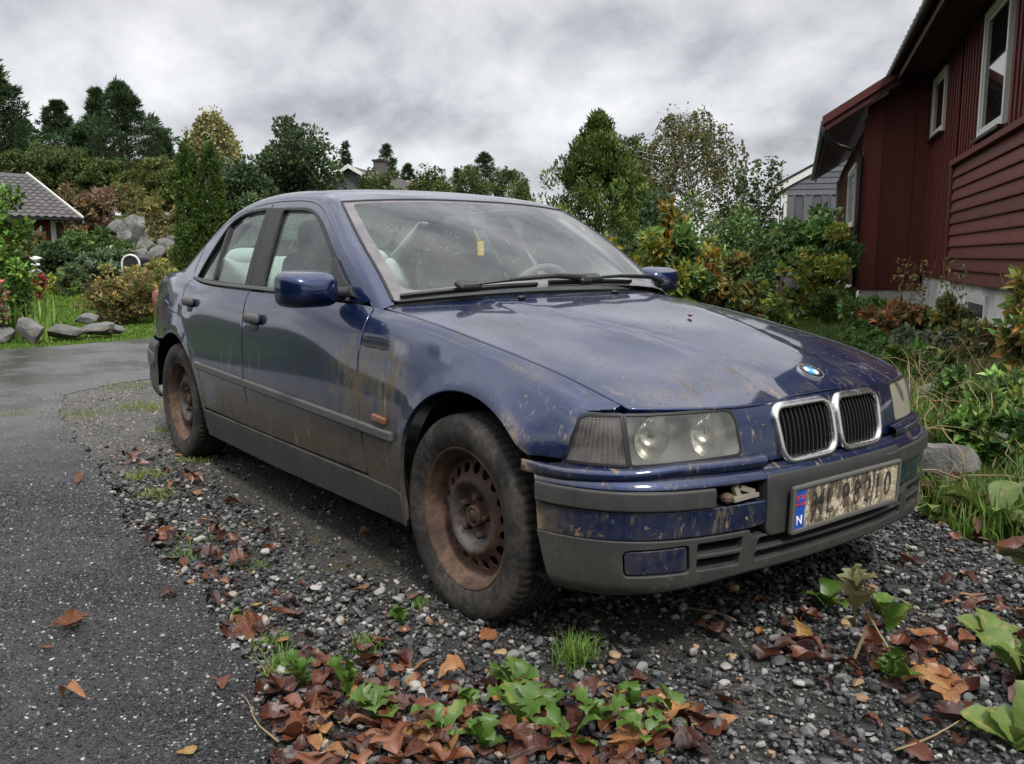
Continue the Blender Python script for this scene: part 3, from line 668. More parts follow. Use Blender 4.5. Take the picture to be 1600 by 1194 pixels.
# bonnet ------------------------------------------------------------------
hq = np.linspace(-.9915, .9915, 41)
hood_outline = [(float(nose_x(a)), a) for a in hq]+[(x_, .9915) for x_ in np.linspace(.50, -.56, 24)]+[(-.60+.195*(1-abs(a)**2.2), a) for a in np.linspace(.985, -.985, 31)]+[(x_, -.9915) for x_ in np.linspace(-.56, .50, 24)]
hoodo = panel('hood', hood_outline, hood, M['paint'], car, res=.03, flange=.016, sc2=(1, .69), bev=.006)
cowl = MB(); cw = np.zeros((2, 21, 3)); qa = np.linspace(-.98, .98, 21)
cw[0] = np.stack([-.57+.195*(1-np.abs(qa)**2.2), qa*.72, .950-.05*np.abs(qa)**2.4], 1); cw[1] = np.stack([-.66+.22*(1-np.abs(qa)**2.2), qa*.70, .955-.04*np.abs(qa)**2.4], 1)
cowl.grid(cw); cowl.build('cowl_panel', M['black'], car, True)
for y_ in (-.32, .12):
    p = hood(np.array([[-.33, y_/.70]]))[0]; b = MB(); b.box(p+[0, 0, .006], (.018, .034, .014), bev=.005); smooth_by_angle(b.build('washer_nozzle', M['black'], hoodo), 50)
# emblem: black ring, silver rims, blue and white quarters, letters round the ring
M['em_black'] = flat('emblem_black', (.015, .015, .015), .3, coat=.6); M['em_white'] = flat('emblem_white', (.8, .8, .8), .3, var=.05, coat=.6)
M['em_blue'] = flat('emblem_blue', (.02, .28, .62), .3, var=.1, coat=.6); M['em_silver'] = flat('emblem_silver', (.75, .75, .75), .25, var=.08, metal=.8)
ep = hood(np.array([[.592, .052]]))[0]; e1 = hood(np.array([[.596, .052]]))[0]-hood(np.array([[.588, .052]]))[0]; e1 /= np.linalg.norm(e1)
e2 = hood(np.array([[.592, .06]]))[0]-hood(np.array([[.592, .044]]))[0]; e2 -= e1*(e1@e2); e2 /= np.linalg.norm(e2); e3 = np.cross(e1, e2)
emb = empty('emblem', parent=hoodo); b = MB(); RO = .041
def ering(r0, r1, h0, h1, m, a0=0, a1=2*np.pi, n=40):
    a = np.linspace(a0, a1, n); P = np.zeros((2, n, 3))
    for i, (r_, h_) in enumerate(((r0, h0), (r1, h1))): P[i] = ep+r_*(np.cos(a)[:, None]*e1+np.sin(a)[:, None]*e2)+h_*e3
    b.grid(P, m)
ering(RO, RO-.001, -.004, .0055, 1); ering(RO-.001, RO-.0035, .0055, .0055, 1); ering(RO-.0035, .0245, .0055, .0062, 0); ering(.0245, .0228, .0062, .0062, 1)
for k in range(4): ering(.0228, .0001, .0062, .0072, 2 if k % 2 else 3, k*np.pi/2, (k+1)*np.pi/2, 12)
def stroke(pts, w_, cx, cy, ang, sc_, h_):
    pts = np.array(pts)*sc_
    for p0, p1 in zip(pts[:-1], pts[1:]):
        d = (p1-p0)/np.linalg.norm(p1-p0); n_ = np.array([-d[1], d[0]])*w_/2; q_ = [p0-d*w_*.4+n_, p1+d*w_*.4+n_, p1+d*w_*.4-n_, p0-d*w_*.4-n_]
        c_, s_ = math.cos(ang), math.sin(ang)
        V_ = [ep+(cx+(x_*c_-y_*s_))*(-e2)*-1+(cy+(x_*s_+y_*c_))*(-e1)+h_*e3 for x_, y_ in q_]
        b.add(V_, [(0, 1, 2, 3)], 1)
LET = {'B': [(-.35, -.5), (-.35, .5), (.2, .5), (.32, .25), (.15, .02), (-.35, .02), (.2, .02), (.38, -.25), (.2, -.5), (-.35, -.5)], 'M': [(-.5, -.5), (-.4, .5), (0, -.3), (.4, .5), (.5, -.5)], 'W': [(-.55, .5), (-.28, -.5), (0, .35), (.28, -.5), (.55, .5)]}
for ch, an in (('B', 52), ('M', 0), ('W', -52)):
    a_ = R(an); rr = .031
    stroke(LET[ch], .0016, -rr*math.sin(a_), rr*math.cos(a_), a_, .0095, .0066)
b.build('emblem_badge', [M['em_black'], M['em_silver'], M['em_blue'], M['em_white']], emb, fix=False)
# nose panel with lamps and grilles -------------------------------------------
ZT = lambda t: .697-.012*smooth(0, .75, np.abs(t))      # top edge under the bonnet
HL = lambda s: rounded([(s*.690, .556, .012), (s*.376, .566, .022), (s*.388, .684, .03), (s*.705, .683, .008)], .012)
IN = lambda s: rounded([(s*.852, .560, .012), (s*.693, .556, .008), (s*.712, .684, .006), (s*.825, .681, .03)], .01)
KI = lambda s: rounded([(s*.014, .536, .045), (s*.236, .531, .045), (s*.256, .680, .045), (s*.014, .684, .045)], .045, 8)
tt = np.linspace(-.715, .715, 40)
npo = [(t, float(ZT(t))) for t in tt]+curve([(.826, .688), (.848, .62), (.862, .556)], 6)+[(.93, .545), (.93, .530)]+[(t, .528+.012*smooth(.75, .2, abs(t))) for t in np.linspace(.9, -.9, 41)]+[(-.93, .530), (-.93, .545)]+curve([(-.862, .556), (-.848, .62), (-.826, .688)], 6)
nosep = panel('nose_panel', npo, nose, M['paint'], car, holes=[HL(1), HL(-1), IN(1), IN(-1), KI(1), KI(-1)], res=.03, flange=.03)
# ledge above the bumper, slightly proud
lg = np.zeros((60, 7, 3)); tl = np.linspace(-.975, .975, 60)
for j, (dz, of) in enumerate(((.562, .004), (.560, .018), (.554, .026), (.545, .028), (.535, .026), (.530, .018), (.530, -.02))):
    fq = swept(nose_px, nose_py, lambda z, of=of: 0*z+float(nose_o(.56))+of)
    lg[:, j] = fq(np.stack([tl, 0*tl+dz-.012*smooth(.55, .75, np.abs(tl))], 1)); q0 = nose(np.stack([tl, 0*tl+dz-.012], 1))-np.array([.004, 0, 0]); k_ = (smooth(.99, .84, np.abs(tl)))[:, None]; lg[:, j] = lg[:, j]*k_+q0*(1-k_)
LEDGE_GAP = np.abs(tl) < .30
for s_ in (-1, 1):
    sel = (tl*s_ > .30)
    strip('lamp_ledge', lg[sel], M['paint'], nosep, flip=False)
# headlights
M['bowl'] = (lambda g: g.set(col=(.78, .77, .73), metal=.95, rough=.24).mat)(G('reflector_bowl'))
def lens_mat(name, haze, hc):
    g = G(name); f = g.n('Fresnel', {0: 1.5}); tr = g.n('BsdfTransparent', {0: (.95, .945, .91)}); gl = g.n('BsdfGlossy', {0: (1, 1, 1), 1: .12})
    m1 = g.n('MixShader', {0: f, 1: tr, 2: gl}); df = g.n('BsdfDiffuse', {0: hc}); tl_ = g.n('BsdfTranslucent', {0: hc}); d2 = g.n('MixShader', {0: .4, 1: df, 2: tl_})
    z = g.sep()[2]; st = g.noise(9, det=6, rough=.65); low_ = g.step(z, .62, .56)
    k = g.add(haze, g.mul(g.add(g.step(st, .4, .7), low_), .3), True)
    g.shader(g.n('MixShader', {0: k, 1: m1, 2: d2})); g.t.nodes.remove(g.b); return g.mat
M['lens'] = lens_mat('clouded_headlamp_lens', .17, (.46, .46, .42)); M['lens2'] = lens_mat('clear_indicator_lens', .03, (.36, .34, .33))
M['lens3'] = lens_mat('dust_caked_headlamp_lens', .86, (.36, .33, .25))
for s_ in (-1, 1):
    hl = empty('headlight', parent=car)
    V_, F_, N_ = panel_data(HL(s_), nose, res=.02, flange=0, bev=0, off=-.002, sc2=(1, 1)); mesh('lens', V_, F_, M['lens'] if s_ < 0 else M['lens3'], hl, normals=N_)
    H = dense(HL(s_), .02); panel('lamp_seal', inset(H, -.003), nose, M['rubber'], hl, holes=[inset(H, .004)], off=.001, flange=.01, bev=.001, res=.04)
    # dark housing behind the lens and two bowls
    panel('housing', HL(s_), nose, M.setdefault('lampbody', G('lamp_housing_silver', col=(.30, .30, .28), metal=.6, rough=.42).mat), hl, off=-.085, res=.05, flange=-.083, bev=0)
    for tc_, rr in ((.622, .058), (.462, .058)):
        c0 = nose(np.array([[s_*tc_, .622]]))[0]; c1 = nose(np.array([[s_*(tc_+.001), .622]]))[0]-nose(np.array([[s_*(tc_-.001), .622]]))[0]
        fwd = np.array([1., s_*.12, 0]); fwd /= np.linalg.norm(fwd); lat = np.array([-fwd[1], fwd[0], 0]); k = 10; n_ = 28; P = np.zeros((k, n_, 3)); a = np.arange(n_)/n_*2*np.pi
        for i in range(k):
            t = i/(k-1); r_ = rr*math.sqrt(t)+.0; dep = -.076+.056*t
            P[i] = c0+fwd*dep+r_*(np.cos(a)[:, None]*lat+np.sin(a)[:, None]*np.array([0, 0, 1.]))
        b = MB(); b.add(P.reshape(-1, 3), [(i*n_+j, i*n_+(j+1) % n_, (i+1)*n_+(j+1) % n_, (i+1)*n_+j) for i in range(k-1) for j in range(n_)])
        b.build('reflector', M['bowl'], hl, True)
        # fluted glass lens in front of the bowl
        P = np.zeros((15, 31, 3)); yy = np.linspace(-1, 1, 31); zz = np.linspace(-1, 1, 15)
        for i, z_ in enumerate(zz):
            ww = math.sqrt(max(0, 1-z_*z_)); 
            P[i] = c0+fwd*(-.020+.012*(1-z_*z_)*1)+lat*(yy*ww*rr*.96)[:, None]+np.array([0, 0, z_*rr*.96])+fwd*(.0025*np.cos(yy*np.pi*9))[:, None]
        bb = MB(); bb.grid(P); bb.build('fluted_lens', M['lens2'], hl, True)
    ind = empty('turn_signal', parent=car)
    V_, F_, N_ = panel_data(IN(s_), nose, res=.02, flange=0, bev=0, off=.0); mesh('lens', V_, F_, M['lens2'], ind, normals=N_)
    H = dense(IN(s_), .02); panel('lamp_seal', inset(H, -.003), nose, M['rubber'], ind, holes=[inset(H, .005)], off=.002, flange=.01, bev=.001, res=.04)
    # prism-ribbed inner lens
    tg, zg = np.linspace(.705, .835, 66), np.linspace(.562, .678, 58); Tm, Zm = np.meshgrid(tg, zg)
    lo_t = .693+.019*(Zm-.556)/.128; hi_t = .852-.027*(Zm-.56)/.12; Tm = lo_t+.004+(hi_t-lo_t-.008)*(Tm-.705)/.13
    off_ = -.012+.0014*np.cos(np.arange(66)*np.pi/3)[None, :]+.0026*np.cos(np.arange(58)*np.pi/1.5)[:, None]
    P = nose(np.stack([s_*Tm.ravel(), Zm.ravel()], 1)); cen_ = P.mean(0); dirn = np.array([.75, s_*.66, 0]); P = P+dirn*off_.ravel()[:, None]
    b = MB(); b.grid(P.reshape(58, 66, 3)); b.build('prism_insert', M['bowl2'] if 'bowl2' in M else M.setdefault('bowl2', G('indicator_reflector', col=(.50, .45, .44), metal=.8, rough=.16).mat), ind, False)
# kidney grilles
for s_ in (-1, 1):
    kg = empty('kidney_grille', parent=car)
    K = dense(KI(s_), .015); Ko = inset(K, -.010); Ki = inset(K, .011)
    def ring_loops(loops):
        return np.stack([nose(q_)+np.array([[of, 0, 0]]) for q_, of in loops], 1)
    prof = [(inset(K, -.008), -.008), (inset(K, -.008), .008), (inset(K, -.006), .0125), (inset(K, -.001), .0145), (inset(K, .005), .0135), (inset(K, .008), .010), (inset(K, .0095), .0), (inset(K, .0095), -.03)]
    P = ring_loops(prof); P = np.concatenate([P, P[:1]], 0)
    b = MB(); b.grid(P); smooth_by_angle(b.build('surround', M['chrome'], kg), 60)
    panel('backing', K, nose, M['void'], kg, off=-.07, flange=0, bev=0, res=.06)
    for j in range(12):
        t = .030+j*.0185; lo_, hi_ = .540, .682
        zz = np.linspace(lo_, hi_, 9); P = []
        f0 = nose(np.stack([0*zz+s_*t, zz], 1)); bow = .006*(1-((zz-.61)/.07)**2)
        b = MB(); th = .0022
        A = f0+np.stack([bow-.004, 0*zz, 0*zz], 1); Bk = f0+np.stack([0*zz-.04, 0*zz, 0*zz], 1)
        G4 = np.stack([A+[0, th, 0], A-[0, th, 0], Bk-[0, th, 0], Bk+[0, th, 0], A+[0, th, 0]], 1); b.grid(G4)
        b.build('grille_slat', M['black'], kg)
# front bumper -------------------------------------------------------------
fb = empty('front_bumper', parent=car)
BT = 1.0
zb = lambda t: .255-.042*smooth(.35, .85, abs(t))       # lower lip rises towards the middle
panel('bumper_cover', [(t, .536) for t in np.linspace(-BT-.02, BT+.02, 50)]+[(BT, .505)]+[(t, .502) for t in np.linspace(BT, -BT, 50)], bumper, M['paint'], fb, res=.04, flange=.03)
panel('bumper_band', rounded([(-BT+.01, .372), (-.345, .378, .03), (-.302, .41, .03), (-.30, .445), (-.505, .447), (-BT+.005, .447)], .004), bumper, M['paint'], fb, res=.035, off=-.002, flange=.03)
panel('bumper_band', rounded([(BT-.01, .372), (.345, .378, .03), (.31, .41, .03), (.30, .445), (.505, .447), (BT-.005, .447)], .004), bumper, M['paint'], fb, res=.035, off=-.002, flange=.03)
st_ = panel('bumper_strip', rounded([(-.992, .451), (-.507, .449), (-.507, .499), (-.995, .503)], .006), bumper, M['plastic'], fb, res=.03, off=.009, flange=.02, bev=.007)
panel('bumper_strip', rounded([(.992, .451), (.30, .449), (.30, .499), (.995, .503)], .006), bumper, M['plastic'], fb, res=.03, off=.009, flange=.02, bev=.007)
panel('plate_carrier', rounded([(-.335, .345, .03), (.31, .345, .03), (.31, .512), (-.335, .512)], .012), bumper, M['plastic'], fb, off=.004, flange=.035, res=.04, bev=.006)
FOG = lambda s: rounded([(s*.748, .276, .015), (s*.572, .281, .015), (s*.578, .356, .015), (s*.752, .346, .02)], .015)
V1 = lambda s: rounded([(s*.553, .326), (s*.415, .326), (s*.412, .357), (s*.553, .356)], .006); V2 = lambda s: rounded([(s*.553, .283), (s*.42, .283), (s*.416, .314), (s*.553, .314)], .006)
I1 = rounded([(-.362, .318, .004), (.362, .318, .004), (.35, .35, .02), (-.355, .35, .02)], .01); I2 = rounded([(-.365, .284), (.365, .284), (.363, .308), (-.363, .308)], .006)
vo = [(t, .372) for t in np.linspace(-BT+.008, -.39, 18)]+[(-.378, .352), (.378, .352)]+[(t, .372) for t in np.linspace(.39, BT-.008, 18)]+[(t, float(zb(t))) for t in np.linspace(BT-.045, -BT+.045, 50)]
panel('valance', vo, bumper, M['plastic'], fb, holes=[FOG(-1), FOG(1), V1(-1), V1(1), V2(-1), V2(1), I2, rounded([(-.362, .318, .004), (.362, .318, .004), (.35, .346, .02), (-.355, .346, .02)], .01)], res=.03, flange=.05, bev=.004)
for s_ in (-1, 1): panel('fog_light_cover', inset(dense(FOG(s_), .02), .004), bumper, M['paint'], fb, off=-.005, res=.03, bev=.004)
panel('bumper_core', [(-BT+.03, .535), (BT-.03, .535), (BT-.06, .25), (-BT+.06, .25)], bumper, M['void'], fb, off=-.075, flange=0, bev=0, res=.08)
b = MB(); lip = np.stack([bumper(np.array([[t, zb(t)] for t in np.linspace(-BT+.05, BT-.05, 50)])), bumper(np.array([[t, zb(t)] for t in np.linspace(-BT+.05, BT-.05, 50)]))+np.array([-.12, 0, .01])], 1); b.grid(lip); b.build('undertray', M['void'], fb)
# towing eye opening: bracket and rusty hook
b = MB(); p0 = bumper(np.array([[-.40, .473]]))[0]
b.box(p0+[-.03, .0, -.012], (.05, .10, .010), m=0); b.box(p0+[-.025, -.02, .004], (.012, .016, .036), rot=Euler((.5, 0, 0)).to_matrix(), m=0); b.box(p0+[-.022, .018, .004], (.012, .06, .014), rot=Euler((-.35, 0, 0)).to_matrix(), m=0)
M['bracket'] = flat('bare_bracket_metal', (.30, .28, .22), .5, metal=.3)
b.build('towing_bracket', M['bracket'], fb); b = MB(); b.box(p0+[-.018, -.065, -.006], (.03, .030, .026), bev=.008); b.build('towing_hook', M['rust'], fb)
# number plate -------------------------------------------------------------
npl = empty('number_plate', parent=car)
PX = .753; TILT = R(-4)
M['plate'] = None
g = G('muddy_plate_white'); c_ = g.noise(18, det=8, rough=.7); f_ = g.noise(90, det=5, rough=.7); y_ = g.sep()[1]
runs = g.noise(1., g.map(scale=(1, 38, 7)), det=6, rough=.65)
mk_ = g.m('MAXIMUM', g.step(g.add(g.mul(c_, .5), g.mul(runs, .5)), .47, .53), g.mul(g.step(f_, .5, .6), .8))
edge_ = g.step(g.m('ABSOLUTE', g.add(y_, .02)), .25, .16)
dirty = g.mul(mk_, g.add(.30, g.mul(edge_, .70)))
mudc = g.ramp(f_, [(.3, (.028, .019, .012)), (.5, (.085, .06, .04)), (.7, (.20, .15, .10))])
cream = g.mix(g.step(f_, .42, .58), (.58, .52, .38), (.36, .30, .19))
g.set(col=g.mix(dirty, cream, mudc), rough=.85, normal=g.bump(g.add(g.mul(mk_, 1.), f_), .6, .004)); M['plate'] = g.mat
g = G('muddy_plate_letters'); c_ = g.noise(18, det=8, rough=.7); f_ = g.noise(90, det=5, rough=.7)
runs = g.noise(1., g.map(scale=(1, 38, 7)), det=6, rough=.65)
mk_ = g.step(g.add(g.mul(c_, .5), g.mul(runs, .5)), .49, .53)
g.set(col=g.mix(mk_, (.016, .014, .012), g.ramp(f_, [(.3, (.03, .02, .013)), (.5, (.085, .06, .04)), (.7, (.20, .15, .10))])), rough=.85); M['plateink'] = g.mat
M['plateblue'] = flat('plate_blue_band', (.012, .07, .36), .5); M['platered'] = flat('plate_flag_red', (.55, .03, .03), .5); M['platewhite'] = flat('plate_white_letter', (.8, .8, .8), .5, var=.05)
npl.location = (PX, 0, .412); npl.rotation_euler = (0, R(2), 0)
def yzbox(name, y0, y1, z0, z1, x0, x1, mat, bev=0): 
    b = MB(); b.box(((x0+x1)/2, (y0+y1)/2, (z0+z1)/2), (x1-x0, y1-y0, z1-z0), bev=bev); return b.build(name, mat, npl)
for nm, a in (('plate_frame', (-.268, .268, .054, .066)), ('plate_frame', (-.268, .268, -.068, -.054)), ('plate_frame', (-.270, -.258, -.066, .064)), ('plate_frame', (.258, .270, -.066, .064))): yzbox(nm, *a, -.004, .010, M['strip'], .003)
yzbox('plate_sheet', -.259, .259, -.055, .055, .0, .004, M['plate']); yzbox('country_band', -.259, -.211, -.055, .055, .002, .0052, M['plateblue'])
fl = MB(); fl.box((.0062, -.235, .024), (.002, .034, .028)); fl.build('flag_field', M['platered'], npl)
fl = MB(); fl.box((.0074, -.240, .024), (.0012, .0075, .028)); fl.box((.0076, -.235, .024), (.0012, .034, .0075)); fl.build('flag_cross', M['plateblue'], npl)
def text(name, s, size, y, z, x, mat, par, ext=.0008, sx=1.):
    cu = bpy.data.curves.new(name, 'FONT'); cu.body = s; cu.size = size; cu.extrude = ext; cu.align_x = 'CENTER'; cu.align_y = 'CENTER'; cu.materials.append(mat); cu.resolution_u = 3; cu.offset = size*.012
    o = bpy.data.objects.new(name, cu); link(o, par); o.location = (x, y, z); o.rotation_euler = (math.pi/2, 0, math.pi/2); o.scale = (sx, 1, 1)
    me = bpy.data.meshes.new_from_object(o.evaluated_get(bpy.context.evaluated_depsgraph_get())); m2 = o.matrix_basis.copy(); bpy.data.objects.remove(o)
    o = bpy.data.objects.new(name, me); link(o, par); o.matrix_basis = m2; return o
text('country_letter', 'N', .036, -.235, -.032, .0060, M['platewhite'], npl, sx=1.0)
for ch, y_ in (('M', -.150), ('L', -.092), ('9', -.015), ('8', .042), ('2', .099), ('1', .150), ('0', .205)): text('plate_character', ch, .104, y_, -.002, .0046, M['plateink'], npl, sx=.76)
# wipers -----------------------------------------------------------------------
def ws(u, v, off=0.):
    p = np.array([[u, v]]); P = wsmap(p)[0]; a = wsmap(p+[.02, 0])[0]-P; b_ = wsmap(p+[0, .02])[0]-P; n_ = np.cross(a, b_); n_ /= np.linalg.norm(n_); return P+n_*off
def wiper(u0, v0, u1, v1, pu, pv):
    wp = empty('wiper', parent=car); k = np.linspace(0, 1, 14)
    bl = MB(); bl.tube([ws(u0+(u1-u0)*t, v0+(v1-v0)*t, .014) for t in k], .0075, 6); bl.tube([ws(u0+(u1-u0)*t, v0+(v1-v0)*t, .005) for t in k], .004, 4); bl.build('wiper_blade', M['rubber'], wp)
    m_ = .45; mid_ = ws(u0+(u1-u0)*m_, v0+(v1-v0)*m_, .028)
    ar = MB(); ar.tube([ws(pu, pv, .035), ws((pu*.7+(u0+(u1-u0)*m_)*.3), pv*.7+.3*(v0+(v1-v0)*m_), .046), ws((pu*.3+(u0+(u1-u0)*m_)*.7), pv*.3+.7*(v0+(v1-v0)*m_), .038), mid_], [.013, .0095, .007, .005], 8)
    ar.box(mid_, (.05, .10, .022), rot=Euler((0, .4, .1)).to_matrix(), bev=.007); ar.box(ws(pu, pv, .028), (.05, .06, .03), rot=Euler((0, .4, 0)).to_matrix(), bev=.01); ar.build('wiper_arm', M['black'], wp)
wiper(-.965, .012, -.30, .002, .0, -.0); wiper(-.22, .012, .42, .010, .80, .0)
# wheels -------------------------------------------------------------------------
TR, TW, RR = .314, .098, .2125
def tyre_mesh():
    n_ = 216; prof = []
    half = [(RR-.004, .072), (RR+.004, .083), (RR+.012, .087), (.244, .0955), (.264, .0985), (.286, .0955), (.300, .088), (.308, .078), (.3125, .066), (.3135, .048), (.306, .047), (.306, .040), (.314, .039), (.3145, .014), (.307, .013), (.307, .007), (.3145, .006)]
    prof = half+[(r_, -y_) for r_, y_ in half[::-1]]; P = np.array(prof); a = np.arange(n_)/n_*2*np.pi
    rr = np.repeat(P[:, 0][:, None], n_, 1); yy = np.repeat(P[:, 1][:, None], n_, 1)
    for i in range(len(P)):
        ay = abs(P[i, 1])
        if P[i, 0] > .300 and ay > .04 : rr[i] -= .0045*((np.arange(n_)+(1 if P[i, 1] > 0 else 0)) % 3 == 0)*(1. if P[i, 0] > .305 else .35)
        elif P[i, 0] > .311: rr[i] -= .004*((np.arange(n_)+1) % 3 == 0)
    V = np.stack([rr*np.cos(a), yy, rr*np.sin(a)], 2).reshape(-1, 3)
    F = [(i*n_+j, i*n_+(j+1) % n_, (i+1)*n_+(j+1) % n_, (i+1)*n_+j) for i in range(len(P)-1) for j in range(n_)]
    return V, F
tv, tf = tyre_mesh(); to = mesh('tyre', tv, tf, M['tyre'], None); smooth_by_angle(to, 32); TYRE = to.data; bpy.data.objects.remove(to)
# wheel built with its outer face at +y
v_, f_ = lathe([(RR-.012, -.08), (RR+.002, -.078), (RR+.002, -.072), (.190, -.066), (.182, -.03), (.180, .02), (.186, .052), (.198, .058), (.201, .070), (RR+.001, .076), (RR+.004, .081), (RR+.0005, .0845), (RR-.006, .082), (RR-.010, .075), (.199, .066), (.191, .058), (.1855, .050), (.1815, .028)], 64)
ro = mesh('rim', v_, f_, M['rust'], None); smooth_by_angle(ro, 40); RIM = ro.data; bpy.data.objects.remove(ro)
disc_h = spl([0, .02, .036, .040, .058, .078, .090, .103, .114, .124, .135, .158, .172, .182], [.022, .022, .022, .022, .024, .030, .044, .056, .057, .049, .040, .032, .026, .026])
def disc(p): r_ = p[:, 0]; return None
def discmap(p):
    r_ = np.hypot(p[:, 0], p[:, 1]); return np.stack([p[:, 0], disc_h(r_), p[:, 1]], 1)
nh = 18; hl_ = []
for k in range(nh):
    a = 2*np.pi*k/nh; c_ = np.array([math.cos(a), math.sin(a)])*.1490; q_ = np.arange(14)/14*2*np.pi; rad = np.array([math.cos(a), math.sin(a)]); tan = np.array([-rad[1], rad[0]])
    hl_.append([tuple(c_+rad*.0165*math.cos(x_)+tan*.0165*math.sin(x_)) for x_ in q_])
ring_o = [(0.1825*math.cos(x_), 0.1825*math.sin(x_)) for x_ in np.linspace(0, 2*np.pi, 73)[:-1]]
V_, F_, N_ = panel_data(ring_o, discmap, holes=hl_, res=.011, flange=.006, bev=.0012, flip=True)
do = mesh('wheel_disc', V_, F_, M['rust'], None, normals=N_); DISC = do.data; bpy.data.objects.remove(do)
v_, f_ = lathe([(.0001, .049), (.014, .049), (.0205, .045), (.0215, .042), (.0225, .042), (.026, .048), (.031, .048), (.0335, .042), (.034, .018)], 28); ho = mesh('hub', v_, f_, M['rust'], None); smooth_by_angle(ho, 45); HUB = ho.data; bpy.data.objects.remove(ho)
v_, f_ = lathe([(.0001, .050), (.0085, .050), (.0098, .047), (.0098, .026), (.0135, .025), (.0135, .016)], 6); bo = mesh('wheel_bolt', v_, f_, M['rust'], None, smooth=False); BOLT = bo.data; bpy.data.objects.remove(bo)
v_, f_ = lathe([(.10, -.03), (.125, -.03), (.125, -.01), (.04, -.01), (.04, -.05)], 32); dr = mesh('brake', v_, f_, M['void'], None); BRK = dr.data; bpy.data.objects.remove(dr)
def wheel(x, sg, steer=0., spin=0.):
    wh = empty('wheel', (x, sg*.727, TR-.006), parent=car); wh.rotation_euler = (0, spin*(1 if sg > 0 else -1), (0 if sg > 0 else math.pi)+steer)
    for nm, me in (('tyre', TYRE), ('rim', RIM), ('wheel_disc', DISC), ('hub', HUB), ('brake_disc', BRK)): link(bpy.data.objects.new(nm, me), wh)
    for k in range(5):
        a = 2*np.pi*k/5+.3; o = link(bpy.data.objects.new('wheel_bolt', BOLT), wh); o.location = (.060*math.cos(a), 0, .060*math.sin(a))
for x_ in (0, -2.70):
    wheel(x_, -1, 0, .2 if x_ == 0 else 1.1); wheel(x_, 1, 0, .7)
# wheel-house liners, floor
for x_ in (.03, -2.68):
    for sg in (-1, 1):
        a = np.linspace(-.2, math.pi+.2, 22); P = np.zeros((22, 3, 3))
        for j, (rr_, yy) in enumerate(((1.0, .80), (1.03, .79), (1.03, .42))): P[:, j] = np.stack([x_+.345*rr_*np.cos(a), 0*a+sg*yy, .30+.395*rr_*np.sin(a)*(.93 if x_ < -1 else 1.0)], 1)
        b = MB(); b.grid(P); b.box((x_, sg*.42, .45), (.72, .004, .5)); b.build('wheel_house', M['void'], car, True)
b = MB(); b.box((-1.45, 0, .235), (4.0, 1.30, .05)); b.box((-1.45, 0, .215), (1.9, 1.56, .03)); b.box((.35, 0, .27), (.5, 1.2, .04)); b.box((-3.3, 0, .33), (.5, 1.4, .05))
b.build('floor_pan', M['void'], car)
b = MB(); b.tube([(-1, .1, .19), (-2, .12, .18), (-3.0, .3, .24), (-3.5, .35, .26)], .03, 8); b.build('exhaust_pipe', M['rust'], car, True)
# cabin -----------------------------------------------------------------------------
def cushion(parent, name, c, d, rx=0., bev=.05, mat=None):
    b = MB(); b.box((0, 0, 0), d, bev=bev); o = b.build(name, mat or M['seat'], parent)
    md = o.modifiers.new('round', 'SUBSURF'); md.levels = md.render_levels = 2; o.data.polygons.foreach_set('use_smooth', [True]*len(o.data.polygons))
    o.location = c; o.rotation_euler = (0, rx, 0); return o
for sg in (-1, 1):
    s = empty('front_seat', parent=car)
    cushion(s, 'seat_cushion', (-1.35, sg*.36, .52), (.52, .52, .20), R(-6)); cushion(s, 'seat_back', (-1.66, sg*.36, .80), (.18, .52, .66), R(-20)); cushion(s, 'headrest', (-1.79, sg*.36, 1.15), (.12, .30, .23), R(-12), .05)
rs = empty('rear_seat', parent=car); cushion(rs, 'seat_cushion', (-2.35, 0, .50), (.55, 1.30, .22)); cushion(rs, 'seat_back', (-2.68, 0, .80), (.18, 1.30, .60), R(-22))
for y_ in (-.38, .38): cushion(rs, 'headrest', (-2.76, y_, 1.06), (.12, .28, .15), R(-12), .05)
b = MB(); b.box((-2.93, 0, .985), (.42, 1.20, .02)); b.build('parcel_shelf', M['trim_dark'], car)
b = MB()
P = np.zeros((9, 15, 3)); yy = np.linspace(-.70, .70, 15)
for i, (x_, z_) in enumerate(((-.50, .90), (-.62, .925), (-.78, .945), (-.90, .945), (-.98, .925), (-1.02, .87), (-1.02, .75), (-.98, .62), (-.9, .5))):
    P[i] = np.stack([0*yy+x_-.10*(np.abs(yy)/.7)**2*(i < 3), yy*(.90 if i < 2 else 1), 0*yy+z_+(.03*np.exp(-((yy-.36)/.16)**4) if 2 < i < 6 else 0)], 1)
b.grid(P); b.build('dashboard', M['trim_dark'], car, True)
sw = empty('steering_wheel', parent=car); a = np.linspace(0, 2*np.pi, 37); cs = np.array([-1.10, .36, .86]); ux = np.array([.40, 0, .92])
b = MB(); b.tube([cs+.19*(math.cos(x_)*np.array([0, 1, 0])+math.sin(x_)*ux) for x_ in a], .016, 8, cap=False); b.box(cs, (.06, .16, .10), rot=Euler((0, -.4, 0)).to_matrix(), bev=.02); b.tube([cs-[0, .18, 0], cs+[0, .18, 0]], .015, 6); b.tube([cs, cs+[.25, 0, -.1]], .03, 8); b.build('wheel_rim', M['trim_dark'], sw, True)
b = MB(); b.box((-1.165, .0, 1.232), (.035, .24, .075), rot=Euler((0, .15, 0)).to_matrix(), bev=.015); b.tube([(-1.15, 0, 1.24), (-1.10, 0, 1.295)], .01, 6); b.build('rear_view_mirror', M['trim_dark'], car, True)
us = np.linspace(ut0, ut1, 16); xr = ridge_x(us); cxr = -1.19+(xr+1.245)/(-2.30+1.245)*(-2.38+1.19)
strip('headliner', cross_panel(us, cxr, roof_c(cxr))+np.array([0, 0, -.03]), M['trim_pale'], car)
